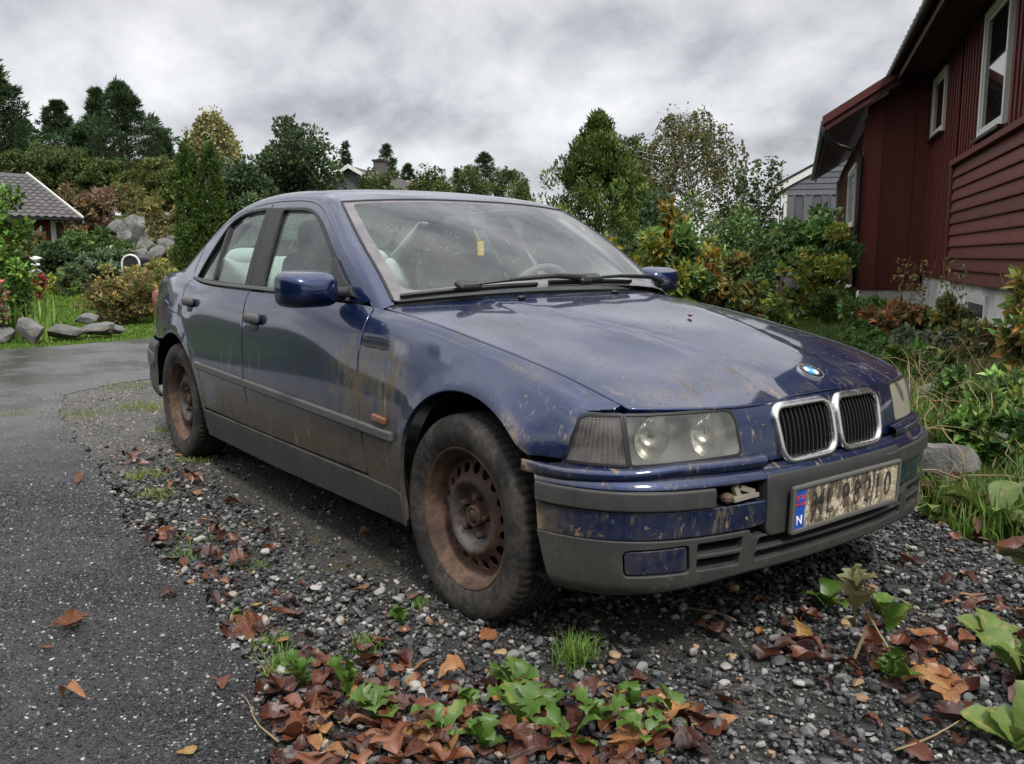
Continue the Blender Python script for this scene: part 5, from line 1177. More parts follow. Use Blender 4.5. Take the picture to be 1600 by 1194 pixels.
# main roof: soffit, fascia, gutter, tiles
HF.obj('soffit', MH['soffit'], rh, (L0, 17.3, DM-.01, -1.47, 4.005, 4.03))
for i in range(6): HF.obj('soffit_board', MH['soffit'], rh, (L0, 17.3, -1.48-.085*i-.078, -1.48-.085*i, 3.990, 4.004))
HF.obj('fascia', MH['trim'], rh, (L0, 17.3, -1.47, -1.44, 3.90, 4.08))
sl = math.tan(R(24))
HF.solid('roof_deck', MH['dark'], rh, [(-1.39, 4.085), (-7., 4.085+5.61*sl), (-7., 4.02+5.61*sl), (-1.39, 4.045)], L0, 17.35)
tiles(HF, rh, L0, 17.3, -1.37, 4.085, -6.8, 4.085+5.43*sl, MH['tile'])
def gutter(a0, a1, b, z, r=.062):
    mb = MB(); aa = np.linspace(math.pi, 2*math.pi, 9); k = 2
    for rr in (r, r-.006):
        P = np.zeros((2, 9, 3))
        for i, a_ in enumerate((a0, a1)): P[i] = [HF.p(a_, b+rr*math.cos(t), z+rr*math.sin(t)) for t in aa]
        mb.grid(P)
    return mb
gutter(L0, 17.35, -1.35, 4.06).build('gutter', MH['dark'], rh, True)
# extension: gable end facing the camera, eaves to the left
EB, ES = -1.05, math.tan(R(32))
ez0 = 3.24                                    # eave height at b = -.47
def ez(b): return ez0+(-.40-b)*ES
bb_ = [-1.05, -1.31, -1.57, -1.81, -2.03]
for i in range(4):
    b0, b1 = bb_[i], bb_[i+1]; o_ = .0 if i % 2 else .014
    HF.solid('board', MH['red'], rh, [(b0, .50), (b1, .50), (b1, ez(b1)-.05), (b0, ez(b0)-.05)], L1-.03-o_, L1+.025, 'a')
HF_ = HF
W3 = (18.7, 21.2, 1.66, 2.90)
boards(rh, L1+.03, 27.1, EB-.01, .53, 3.22, .30, MH['red'], .5, [W3])
window(HF, rh, W3[0], W3[1], W3[2], W3[3], EB-.01, .05, .09)
HF.obj('corner_board', MH['white'], rh, (27.1, 27.2, EB-.08, EB+.05, .5, 3.2)); HF.obj('corner_board', MH['red'], rh, (L1-.05, L1+.09, EB+.002, EB+.035, .48, 3.4))
HF.solid('roof_deck', MH['dark'], rh, [(-.42, ez(-.42)+.11), (-3.0, ez(-3.0)+.11), (-3.0, ez(-3.0)+.05), (-.42, ez(-.42)+.05)], 15.98, 27.6)
HF.solid('bargeboard', MH['trim'], rh, [(-.33, ez(-.33)-.06), (-2.05, ez(-2.05)-.06), (-2.05, ez(-2.05)+.14), (-.33, ez(-.33)+.14)], 15.93, 15.965)
HF.solid('bargeboard', MH['trim'], rh, [(-.31, ez(-.31)+.06), (-2.05, ez(-2.05)+.06), (-2.05, ez(-2.05)+.20), (-.31, ez(-.31)+.20)], 15.88, 15.925)
for i in range(6):
    b0 = -.46-i*.10; HF.solid('soffit_board', MH['soffit'], rh, [(b0, ez(b0)+.03), (b0-.086, ez(b0-.086)+.03), (b0-.086, ez(b0-.086)+.048), (b0, ez(b0)+.048)], 15.97, 27.55)
HF.obj('fascia', MH['soffit'], rh, (15.97, 27.6, -.45, -.42, ez0-.02, ez0+.14))
gutter(15.9, 27.65, -.355, ez0+.09).build('gutter', MH['dark'], rh, True)
mb = MB(); mb.tube([HF.p(16.25, -.36, ez0+.04), HF.p(16.25, -.37, ez0-.12), HF.p(16.28, -.62, ez0-.30), HF.p(16.32, -.92, ez0-.38), HF.p(16.33, -.97, ez0-.50), HF.p(16.33, -.97, 1.8), HF.p(16.33, -.97, .22)], .042, 10); mb.build('downpipe', MH['dark'], rh, True)
HF.obj('doorstep', MH['render'], rh, (17.2, 18.6, -1.02, -.35, .05, .40), (16.6, 17.2, -1.0, -.45, .0, .25))
tiles(HF, rh, 15.95, 27.5, -.40, ez(-.4)+.11, -2.05, ez(-2.05)+.11, MH['tile'], limit=240)
# --- generic gabled house: ridge along a, eaves at both b sides -------------
def cottage(name, label, fr, w_, dpt, z0, eave, ridge, wall, tile, over=.5, gable_a=None, fine=True, chimney=False, white=True, lap=.16, tl=.36):
    h = empty(name, (0, 0, 0), 0, label, 'house')
    fr.obj('wall_core', MH['soffit'], h, (0, w_, 0, -dpt, z0, eave))
    n_ = max(2, int((eave-z0)/lap)); st = (eave-z0)/n_
    for i in range(n_):
        z_ = z0+i*st; fr.solid('lap_board', wall, h, [(0, z_), (.04, z_), (.015, z_+st+.004), (0, z_+st+.004)], -.02, w_+.02)
    half = dpt/2; sl_ = (ridge-eave)/(half)
    for s_ in (0, 1):
        b0, b1 = ((over, -half) if s_ == 0 else (-dpt-over, -half)); ze = eave-sl_*over
        fr.solid('roof_deck', MH['dark'], h, [(b0, ze), (b1, ridge), (b1, ridge+.08), (b0, ze+.08)], -over, w_+over)
        if s_ == 0: tiles(fr, h, -over, w_+over, b0, ze+.085, b1, ridge+.085, tile, .24, tl)
        for a0 in (-over-.04, w_+over):
            fr.solid('bargeboard', MH['white'] if white else wall, h, [(b0, ze-.06), (b1, ridge-.06), (b1, ridge+.15), (b0, ze+.15)], a0, a0+.04)
    for a0, sg in ((0, -1), (w_, 1)):                     # gable triangles
        zz_ = eave; k = max(3, int((ridge-eave)/lap)); s2 = (ridge-eave)/k; 
        n2 = max(2, int((eave-z0)/lap)); s3 = (eave-z0)/n2
        for i in range(n2):
            z_ = z0+i*s3; mb = MB(); fr.box(mb, a0, a0+sg*.03, 0, -dpt, z_+.006, z_+s3-.004); mb.build('lap_board', wall, h)
        for i in range(k):
            z_ = eave+i*s2; f0, f1 = i/k, (i+1)/k
            fr.solid('lap_board', wall, h, [(-half*f0, z_+.006), (-dpt+half*f0, z_+.006), (-dpt+half*f1-.01, z_+s2-.004), (-half*f1+.01, z_+s2-.004)], a0, a0+sg*.03)
    mb = MB(); mb.prism([(over+.02, eave-sl_*over+.02), (over+.12, eave-sl_*over+.02), (over+.12, eave-sl_*over+.10), (over+.02, eave-sl_*over+.10)], lambda q: fr.p(-over, q[0], q[1]), lambda q: fr.p(w_+over, q[0], q[1])); mb.build('gutter', MH['dark'], h)
    if chimney:
        fr.obj('chimney', MH['tileb'], h, (w_*.5-.35, w_*.5+.35, -half-.3, -half+.3, ridge-.4, ridge+.75)); fr.obj('chimney_cap', MH['dark'], h, (w_*.5-.42, w_*.5+.42, -half-.37, -half+.37, ridge+.75, ridge+.85))
    return h
def frame_at(px, d, ang): p = place(px, d); return Frame(p[:2], ang), p
# cottage on the left: eave side faces the camera
pL = place(143, 27.0); aL = YAW-R(40); _A = np.array([math.cos(aL), math.sin(aL)]); _B = np.array([math.sin(aL), -math.cos(aL)]); OV = .62
fL = Frame(pL[:2]-_A*(8.+OV)-_B*OV, aL)
cot = cottage('cottage', 'low dark red cottage with grey tiled roof and white bargeboard among shrubs', fL, 8., 6.4, .2, 2.38, 3.68, MH['red'], MH['tile'], over=OV, tl=.30)
fL.obj('corner_board', MH['white'], cot, (7.90, 8.05, .05, .09, .2, 2.36))
fL.obj('downpipe', MH['dark'], cot, (8.06, 8.12, .10, .16, .2, 2.1))
# grey house behind the car roof: gable end towards the camera
pM = place(556, 46); zt = height_for(268, 46); aM = YAW-R(11); _B = np.array([math.sin(aM), -math.cos(aM)])
cottage('grey_house', 'dark grey house with white bargeboards, brown roof and chimney showing above the car roof', Frame(pM[:2]+_B*3.5, aM), 9, 7.0, 1.0, zt-2.0, zt, MH['grey'], MH['tileb'], chimney=True, over=.4)
# grey house beyond the red one
pG = place(1300, 30.); zg = height_for(262, 30.)
gh = empty('grey_house', (0, 0, 0), 0, 'grey boarded house with white verge half hidden behind the red house', 'house'); fG = Frame(pG[:2], YAW-R(106))
fG.obj('wall_core', MH['soffit'], gh, (-1.75, 6, -.03, -7, -.2, zg-1.05)); 
for i in range(26): fG.obj('board', MH['grey'], gh, (-1.74+i*.29+.006, -1.74+i*.29+.284, -.028, .0 if i % 2 else .02, -.1, zg-1.0))
for i in range(12):
    z_ = zg-1.0+i*.19; x0 = -1.75+max(0, (z_-(zg-.85))/.55); fG.solid('lap_board', MH['grey'], gh, [(-.028, z_), (.045, z_-.01), (.02, z_+.19), (-.028, z_+.19)], max(-1.75, x0-.1), 6)
fG.solid('bargeboard', MH['white'], gh, [(-2.10, zg-.95), (-2.10, zg-.72), (3, zg-.72+2.8), (3, zg-.95+2.8)], .05, .12, 'b'); fG.obj('corner_board', MH['white'], gh, (-1.80, -1.70, .022, .06, -.1, zg-1.0))
fG.solid('roof_deck', MH['dark'], gh, [(-2.15, zg-.74), (-2.15, zg-.66), (3, zg-.66+2.83), (3, zg-.74+2.83)], -7, .14, 'b')
# ------------------------------------------------------------------ foliage tools
def leaf_mat(name, rough=.5, trans=.3, attr=True, spec=.35):
    g = G(name); f = g.noise(8, det=3)
    c = g.n('Attribute', attribute_name='col'); c2 = g.n('VectorMath', {0: c, 'Scale': g.add(.7, g.mul(f, .6))}, operation='SCALE')
    g.set(col=c2, rough=rough, spec=spec); tl = g.n('BsdfTranslucent', {0: c2}); g.shader(g.n('MixShader', {0: trans, 1: g.b.outputs[0], 2: tl})); return g.mat
ML = leaf_mat('foliage'); MN = leaf_mat('needles', .7, .12, spec=.2); MGr = leaf_mat('grass_blades', .5, .35)
MBark = (lambda g: g.set(col=g.mix(g.noise(1., g.map(scale=(30, 30, 6)), det=5), (.03, .022, .016), (.12, .09, .07)), rough=.9, normal=g.bump(g.noise(1., g.map(scale=(40, 40, 8)), det=5), .8, .02)).mat)(G('bark'))
MBirch = (lambda g: g.set(col=g.mix(g.step(g.noise(1., g.map(scale=(6, 6, 30)), det=4), .55, .62), (.50, .48, .44), (.05, .045, .04)), rough=.8).mat)(G('birch_bark'))
def unit(v): return v/(np.linalg.norm(v, axis=-1, keepdims=True)+1e-9)
def leaf_quads(name, C, D, size, col, mat, parent, aspect=.5, fold=.15, rs=None, N=None, kind=None):
    """kite-shaped leaves: C base points, D tip directions, size lengths"""
    r = rs or rng; n = len(C); D = unit(D)
    Nn = r.normal(size=(n, 3)) if N is None else N+r.normal(size=(n, 3))*.35
    S = unit(np.cross(D, Nn)); U = np.cross(S, D); s = size[:, None]
    V = np.stack([C, C+D*s*.45+S*s*aspect*.5+U*s*fold, C+D*s, C+D*s*.45-S*s*aspect*.5+U*s*fold], 1)
    F = np.arange(n*4).reshape(n, 4)
    o = mesh(name, V.reshape(-1, 3), F, mat, parent, False)
    a = o.data.color_attributes.new('col', 'FLOAT_COLOR', 'POINT'); c4 = np.ones((n, 4, 4), np.float32); c4[..., :3] = np.clip(col, 0, 1)[:, None, :]; a.data.foreach_set('color', c4.ravel())
    if kind: tag(o, kind=kind)
    return o
def vary(base, n, r, amp=.35, cl=None, k=1):
    b = np.array(base, float)*1.8; m_ = np.exp(r.normal(0, amp, (n, 1))); h = r.normal(0, .12, (n, 1)); c = b*m_; c = c*(1+np.concatenate([h, 0*h, -h], 1)); return c if cl is None else c*cl
def ell_shell(n, r, lo=.55):
    v = unit(r.normal(size=(n, 3))); return v*r.uniform(lo, 1, (n, 1))**.7
def clump_leaves(cen, rad, per, r, base, lsize, droop=0., out=.8, up=.2, cvar=.28):
    """leaves round the outside of each clump; returns C, D, size, col"""
    m_ = len(cen); n = m_*per; idx = np.repeat(np.arange(m_), per); e = ell_shell(n, r)
    C = cen[idx]+e*rad[idx]; D = unit(e*out+r.normal(size=(n, 3))*.7+np.array([0, 0, up-droop])); cl = np.exp(r.normal(0, cvar, (m_, 1)))[idx]
    b = np.array(base); b = b[r.integers(0, len(b), n)] if b.ndim == 2 else b
    return C, D, lsize*np.exp(r.normal(0, .25, n)), vary(b, n, r, .25)*cl
def tree_root(name, p, label, cat, group): return empty(name, tuple(p), r_z(), label, cat, group)
def r_z(): return float(rng.uniform(0, 6.28))
def broad(name, p, h, w, label, base, group=None, cat='tree', seed=0, nc=70, per=90, ls=.10, trunk=.28, bark=None, crown_c=.60, crown_h=.46, droop=0., gap=.25, parts=True):
    r = np.random.default_rng(seed); t = tree_root(name, p, label, cat, group); bark = bark or MBark
    cen = ell_shell(nc, r, .25); wob = 1+.28*np.sin(cen[:, 0:1]*3+seed)+.2*np.sin(cen[:, 1:2]*4.1+seed*2.)
    cen = cen*wob*np.array([w, w, h*crown_h])+np.array([0, 0, h*crown_c]); cen[:, 2] = np.clip(cen[:, 2], h*.06, h*.98)
    rad = (np.array([w, w, h*.32])*r.uniform(.16, .34, (nc, 1)))
    mb = MB(); top = np.array([r.normal(0, .06*h), r.normal(0, .06*h), h*.80]); k = 7; T = np.linspace(0, 1, k)[:, None]; tr = T*top+np.concatenate([r.normal(0, .02*h, (k, 2)), np.zeros((k, 1))], 1)*(T > 0)
    mb.tube(tr, np.linspace(trunk*.16, .02, k)*max(1, h*.12), 7)
    for i in r.choice(nc, min(nc, 14), False):
        s0 = tr[r.integers(1, k-1)]; e = cen[i]; mb.tube([s0, (s0*.5+e*.5)+[0, 0, -.03*h], e], [.018*h*.5, .010*h*.5, .003*h], 5)
    mb.build('trunk', bark, t, True)
    leaf_quads('crown', *clump_leaves(cen, rad, per, r, base, ls, droop), ML, t, .62, rs=r); return t
def pine(p, h, w, label, seed, group, base=(.020, .036, .013), bare=.25, per=60, name='pine_tree', spruce=False, wh=15, nc=230):
    r = np.random.default_rng(seed); t = tree_root(name, p, label, 'tree', group); mb = MB()
    lean = r.normal(0, .025*h, 2); k = 8; T = np.linspace(0, 1, k); tr = np.stack([lean[0]*T**2, lean[1]*T**2, h*T], 1); mb.tube(tr, np.linspace(.020*h, .006, k), 7)
    f = bare+(1-bare)*r.uniform(0, 1, nc)**(1.25 if spruce else .85); q = (f-bare)/(1-bare); a = r.uniform(0, 6.28, nc)
    lobes = 1+.30*np.sin(f*h*2.3+a*2+seed)+.18*np.sin(f*h*5.1+a*3)
    env = ((1-q)**.95 if spruce else (1-q**1.7)**.75*(.62+.38*np.sin(np.pi*np.minimum(1, q+.25))))*lobes+.04
    rr = w*env*r.uniform(.15, 1.05, nc)**.6; bx = np.interp(f, T, tr[:, 0]); by = np.interp(f, T, tr[:, 1])
    cen = np.stack([bx+rr*np.cos(a), by+rr*np.sin(a), h*f*.985-(.22*rr if spruce else -.10*rr)], 1)
    sz_ = w*(.20 if not spruce else .22)*(1-.62*q)*r.uniform(.6, 1.35, nc); rad = np.stack([sz_, sz_, sz_*.42], 1)
    for i in range(0, nc, 3): b0 = np.array([bx[i], by[i], h*f[i]]); mb.tube([b0-[0, 0, .03*h], (b0+cen[i])/2-[0, 0, .01*h], cen[i]], [.0045*h, .003*h, .004], 4)
    mb.build('trunk', MBark, t, True)
    ix = np.repeat(np.arange(nc), per); e = ell_shell(len(ix), r, .15); C = cen[ix]+e*rad[ix]; out = np.stack([np.cos(a), np.sin(a), 0*a], 1)[ix]
    D = e*.6+out*.5+np.array([0, 0, .55 if not spruce else .05])+r.normal(size=(len(ix), 3))*.35; cl = np.exp(r.normal(0, .30, (nc, 1)))[ix]
    leaf_quads('crown', C, D, np.full(len(ix), min(.27, .026*h+.04))*np.exp(r.normal(0, .25, len(ix))), vary(base, len(ix), r, .28)*cl, MN, t, .20, .03, rs=r); return t
def cypress(p, h, w, label, seed, base, n=16000, ls=.14, name='cypress_tree', power=.8, group=None):
    r = np.random.default_rng(seed); t = tree_root(name, p, label, 'tree', group); mb = MB(); mb.tube([(0, 0, 0), (0, 0, h*.5), (0, 0, h*.93)], [.05*h*.5, .03*h*.5, .01], 7); mb.build('trunk', MBark, t, True)
    nc = 260; f = r.uniform(.02, 1., nc)**1.15; a = r.uniform(0, 6.28, nc); prof = np.minimum(1, (1-f)**power*1.05+.02)*(1-.25*np.exp(-f*14)); rr = w*prof*r.uniform(.55, 1.22 if power > .5 else 1.08, nc)*(1+.12*np.sin(a*3+seed))
    cen = np.stack([rr*np.cos(a), rr*np.sin(a), h*f], 1); rad = np.stack([w*.17*(1-f*.55)]*2+[h*.075*(1-f*.3)], 1)*r.uniform(.7, 1.3, (nc, 1)); per = n//nc
    C, D, S, c = clump_leaves(cen, rad, per, r, base, ls, 0., .55, .95, .30); tips = h*f
    leaf_quads('crown', C, D, S, c, ML, t, .34, .05, rs=r); return t
def birch(p, h, w, label, seed, base, group=None, strands=150, ls=.09, name='birch_tree'):
    r = np.random.default_rng(seed); t = tree_root(name, p, label, 'tree', group); mb = MB(); k = 8; T = np.linspace(0, 1, k); tr = np.stack([.05*h*T**2, .02*h*np.sin(T*4), h*.95*T], 1); mb.tube(tr, np.linspace(.020*h, .005, k), 7)
    C, D, S = [], [], []
    for i in range(strands):
        f = r.uniform(.32, 1.); a = r.uniform(0, 6.28); q = (f-.32)/.68; L_ = w*(.35+.75*math.sin(math.pi*min(1., .22+q*.80)))*r.uniform(.45, 1.05); b0 = np.array([np.interp(f, T, tr[:, 0]), np.interp(f, T, tr[:, 1]), h*.95*f]); e = b0+np.array([math.cos(a)*L_, math.sin(a)*L_, .35*L_+.02*h]); 
        if i % 2 == 0: mb.tube([b0, (b0+e)/2+[0, 0, .02*h], e], [.004*h, .003*h, .003], 4)
        dl = r.uniform(.08, .30)*h; m_ = int(34+dl*26); s_ = r.uniform(0, 1, m_)[:, None]; sp = r.normal(0, .011*h, (m_, 3)); C.append(e+np.array([math.cos(a)*.03*h, math.sin(a)*.03*h, 0])*s_+np.array([0, 0, -dl])*s_**1.3+sp*(.4+s_)); D.append(np.array([0, 0, -.8])+r.normal(size=(m_, 3))*.6); S.append(ls*np.exp(r.normal(0, .2, m_)))
        m2 = 9; s_ = r.uniform(.3, 1, m2)[:, None]; C.append(b0+(e-b0)*s_+r.normal(0, .03*h, (m2, 3))); D.append(r.normal(size=(m2, 3))); S.append(ls*np.exp(r.normal(0, .2, m2)))
    mb.build('trunk', MBirch if h > 3 else MBark, t, True); C = np.concatenate(C); D = np.concatenate(D); S = np.concatenate(S); b = np.array(base)[r.integers(0, len(base), len(C))]
    leaf_quads('crown', C, D, S, vary(b, len(C), r, .25), ML, t, .7, .1, rs=r); return t
def at_top(px, py, d, hw):
    p = place(px, d); h = height_for(py, d)-p[2]; return p, h, hw/FPX*d
# ------------------------------------------------------------------ trees on the hill
GP = 'pines on the wooded hill'
for i, (px, py, d, hw, lab) in enumerate([(18, 100, 42, 84, 'tallest dark pine standing above the cottage at the picture edge'), (112, 170, 50, 64, 'dark pine with rounded top between the two tall pines'),
        (222, 146, 45, 78, 'broad dark pine with a bare lower trunk above the rock outcrop'), (174, 152, 48, 46, 'slim pine close beside the broad pine on the hill'), (62, 196, 52, 62, 'low pine in the gap behind the cottage roof'), (268, 212, 50, 44, 'small pine at the foot of the broad pine'), (-20, 150, 44, 60, 'dark pine cut by the picture edge'), (140, 205, 46, 50, 'low full pine before the slim one')]):
    p, h, w_ = at_top(px, py, d, hw); pine(p, h, w_, lab, 100+i, GP, bare=.22 if i in (2,) else .07, per=56, nc=330)
for i, (px, py, d, hw, sp, lab) in enumerate([(460, 193, 48, 24, True, 'pointed spruce rising behind the dark leafy tree'), (545, 228, 52, 20, True, 'small pointed spruce beside the grey gable'), (612, 234, 60, 34, False, 'rounded pine just behind the chimney'), (640, 262, 62, 30, False, 'low pine over the brown roof'),
        (762, 246, 58, 50, False, 'widest pine of the far group above the car roof'), (716, 268, 60, 36, True, 'far spruce to the side of the widest pine'), (822, 284, 56, 30, True, 'dark far spruce next to the big green conifer'), (690, 282, 55, 24, True, 'low far spruce above the middle of the car roof')]):
    p, h, w_ = at_top(px, py, d, hw); pine(p, h, w_, lab, 130+i, 'far conifers above the car roof', per=34, spruce=sp, bare=.08, wh=12, name='spruce_tree' if sp else 'pine_tree')
BR = [((.040, .060, .015), (.060, .075, .018), (.028, .046, .012)), ((.065, .080, .020), (.080, .080, .022), (.045, .066, .016))]
for i, (px, py, d, hw, bs, lab) in enumerate([(112, 232, 41, 46, 0, 'light green leafy tree under the rounded pine'), (52, 250, 39, 40, 0, 'leafy tree close behind the cottage ridge'), (160, 258, 40, 36, 0, 'green tree between the pines and the rocks'), (262, 258, 42, 36, 1, 'yellow green tree beside the clipped columns'),
        (300, 262, 40, 36, 0, 'green tree just behind the clipped columnar tree'), (205, 266, 43, 32, 0, 'small leafy tree below the broad pine trunk'), (590, 272, 44, 30, 0, 'leafy tree beside the grey gable'), (665, 272, 50, 34, 0, 'leafy tree over the end of the brown roof'), (735, 275, 52, 40, 0, 'leafy tree before the far pines'), (795, 278, 54, 34, 0, 'leafy tree between far pine and far spruce'),
        (985, 236, 27, 44, 0, 'leafy tree between the big conifer and the weeping birch')]):
    p, h, w_ = at_top(px, py, d, hw); broad('leafy_tree', p, h, w_, lab, BR[bs], 'leafy trees behind the garden', seed=200+i, nc=90, per=110, ls=.13 if d > 35 else .09)
p, h, w_ = at_top(350, 186, 38, 40); birch(p, h, w_, 'thin yellowing birch above the clipped columnar tree', 31, [(.16, .14, .05), (.11, .11, .04)], strands=110, ls=.14)
p, h, w_ = at_top(1075, 186, 24, 84); birch(p, h, w_, 'weeping birch with drooping olive foliage behind the shrubs', 32, [(.050, .056, .016), (.034, .044, .013), (.075, .062, .02)], strands=200, ls=.075)
for px, w2, lab in ((306, 24, 'clipped columnar evergreen nearer the rocks of a close pair'), (340, 24, 'clipped columnar evergreen nearer the leafy tree of a close pair')):
    p, h, w_ = at_top(px, 238, 19, w2); cypress(p, h, w_, lab, int(px), [(.030, .056, .009), (.048, .076, .012), (.022, .042, .008)], 15000, .075, 'columnar_evergreen', .33, 'clipped columnar evergreens')
p, h, w_ = at_top(930, 200, 17.5, 150); cypress(p, h, w_, 'large dark green conical conifer behind the windshield', 77, [(.026, .046, .009), (.042, .066, .011), (.062, .088, .014)], 46000, .085, 'conifer_tree', 1.0)
for px, py, d, hw, sd, lab in ((395, 226, 20.5, 62, 5, 'dark glossy tree with upright shoots over the rear roof'), (480, 212, 22, 64, 6, 'dark glossy tree touching the grey gable')):
    p, h, w_ = at_top(px, py, d, hw); broad('leafy_tree', p, h, w_, lab, [(.020, .038, .014), (.035, .055, .022), (.05, .072, .03)], 'dark glossy trees behind the car', seed=sd, nc=110, per=150, ls=.095, crown_c=.52, crown_h=.50)
# ------------------------------------------------------------------ shrubs on the right
def shrub(px, py, d, hw, base, label, seed, name='garden_shrub', ls=.065, nc=46, per=110, group='garden shrubs', **k):
    p, h, w_ = at_top(px, py, d, hw); return broad(name, p, max(h, .25), w_, label, base, group, 'shrub', seed, nc, per, ls, .12, crown_c=.52, crown_h=.48, **k)
GRN = [(.030, .060, .016), (.055, .095, .022), (.08, .12, .035)]; YEL = [(.10, .13, .025), (.18, .15, .02), (.07, .10, .02)]; ORG = [(.15, .075, .015), (.19, .12, .02), (.10, .10, .02), (.08, .11, .025)]; DRK = [(.018, .036, .012), (.03, .05, .018)]
shrub(1115, 318, 13.5, 80, GRN, 'green shrub in front of the weeping birch', 41, nc=60, per=100)
shrub(1180, 300, 15, 62, DRK, 'dark shrub under the tall thin shoots', 42, nc=55, per=100)
shrub(1255, 318, 14.5, 62, [(.06, .12, .03), (.09, .15, .05), (.04, .08, .02)], 'bright green shrub next to the white corner board', 43, ls=.12, nc=55, per=80)
shrub(1010, 318, 12, 52, DRK, 'dark shrub beside the base of the big conifer', 44)
shrub(1275, 355, 12.5, 40, YEL, 'low yellow green shrub against the red house', 45, nc=30)
shrub(985, 372, 8.6, 62, YEL, 'yellow green shrub just past the far mirror', 46, ls=.075, nc=46, per=80)
shrub(1062, 352, 8.8, 48, GRN, 'leafy shrub with pale leaf backs near the far mirror', 47, ls=.085, nc=40, per=80)
shrub(1040, 326, 8.9, 34, ORG, 'shrub with orange autumn leaves rising above the others', 48, ls=.085, nc=22, per=46)
shrub(1098, 356, 9.3, 26, ORG, 'small orange leaved shrub beside the ferns', 49, ls=.08, nc=14, per=40)
shrub(1130, 405, 9.6, 50, [(.06, .055, .015), (.10, .07, .02), (.05, .07, .02)], 'brownish ferny shrub behind the bonnet', 50, ls=.09, nc=30, per=70)
shrub(1215, 405, 11, 40, YEL+GRN, 'small yellow green shrub above the boulders', 51, ls=.08, nc=18, per=50)
shrub(1165, 372, 11.5, 55, GRN, 'green shrub between the birch and the boulders', 52, nc=40, per=80)
for i, (px, py) in enumerate([(1150, 270), (1172, 258), (1192, 250), (1206, 262)]):        # tall thin shoots
    p, h, w_ = at_top(px, py, 14.5, 6); r = np.random.default_rng(60+i); t = tree_root('tall_shoot', p, ['thin leafy shoot nearest the birch, above the dark shrub', 'second thin leafy shoot from the birch', 'tallest thin leafy shoot above the dark shrub', 'thin leafy shoot nearest the red house'][i], 'shrub', 'thin leafy shoots')
    mb = MB(); mb.tube([(0, 0, 0), (.05, 0, h*.5), (0, .05, h)], [.02, .012, .004], 5); mb.build('stem', MBark, t); n = 240; f = r.uniform(.35, 1, n); C = np.stack([r.normal(0, .05, n), r.normal(0, .05, n), h*f], 1); leaf_quads('leaves', C, np.concatenate([r.normal(size=(n, 2)), r.uniform(-.3, .9, (n, 1))], 1), np.full(n, .09), vary((.05, .065, .025), n, r), ML, t, .5, rs=r)
# ------------------------------------------------------------------ left garden shrubs and flowers
shrub(195, 418, 13.6, 62, [(.06, .07, .022), (.09, .08, .025), (.12, .08, .03)], 'rounded bronze green shrub at the lawn edge by the road', 71, ls=.055, nc=60, per=110)
shrub(243, 408, 15.5, 42, [(.13, .12, .03), (.10, .11, .03)], 'yellowish shrub behind the bronze one near the boot', 72, ls=.07)
shrub(95, 372, 19, 30, DRK, 'dark clipped round shrub beside the cottage corner', 73, ls=.07, nc=46, per=90)
shrub(148, 358, 22, 40, GRN, 'spreading juniper below the rock outcrop', 74, ls=.09)
shrub(172, 385, 19, 40, [(.05, .08, .04), (.08, .11, .06)], 'grey green juniper in front of the rock outcrop', 75, ls=.08)
shrub(70, 350, 20, 16, [(.16, .07, .05), (.07, .11, .03), (.09, .12, .04)], 'shrub with pink and red leaves before the cottage wall', 76, ls=.09, nc=22, per=50)
shrub(12, 310, 11.5, 44, [(.07, .13, .02), (.11, .18, .03), (.05, .09, .02)], 'light green leafy shrub at the picture edge', 77, ls=.075, nc=60, per=90)
shrub(4, 425, 10.9, 9, [(.30, .10, .11), (.06, .10, .03), (.07, .11, .03)], 'pink flowering plant beneath the light green shrub', 78, 'flowering_plant', ls=.05, nc=18, per=60)
shrub(68, 428, 16.5, 10, [(.30, .03, .03), (.3, .02, .03), (.05, .08, .02)], 'red flowering plant beside the white stones', 79, 'flowering_plant', ls=.06, nc=16, per=60)
shrub(98, 432, 17.5, 16, [(.30, .26, .03), (.12, .16, .03)], 'yellow ground plant at the far lawn edge', 80, 'flowering_plant', ls=.06, nc=14, per=60)
shrub(130, 412, 17.5, 26, [(.05, .08, .03), (.07, .10, .04)], 'low green shrub beside the dark arched shelter', 81, ls=.06, nc=24)
for i, (px, py, d, hw, bs, lab) in enumerate([(125, 300, 30, 40, [(.10, .06, .025), (.07, .07, .025)], 'heather brown shrub above the cottage verge'), (165, 305, 31, 36, [(.13, .08, .05), (.09, .06, .04)], 'brown leafless looking shrub above the rocks'), (245, 305, 31, 34, [(.11, .09, .03), (.06, .07, .02)], 'ochre shrub on top of the rock outcrop'), (218, 285, 35, 26, [(.09, .07, .025), (.07, .08, .025)], 'small olive tree under the pine trunk'), (270, 330, 28, 26, [(.07, .08, .03), (.10, .08, .03)], 'olive shrub between the rocks and the clipped columns')]):
    shrub(px, py, d, hw, bs, lab, 90+i, ls=.13, nc=34, per=70, group='shrubs on the rocky slope')
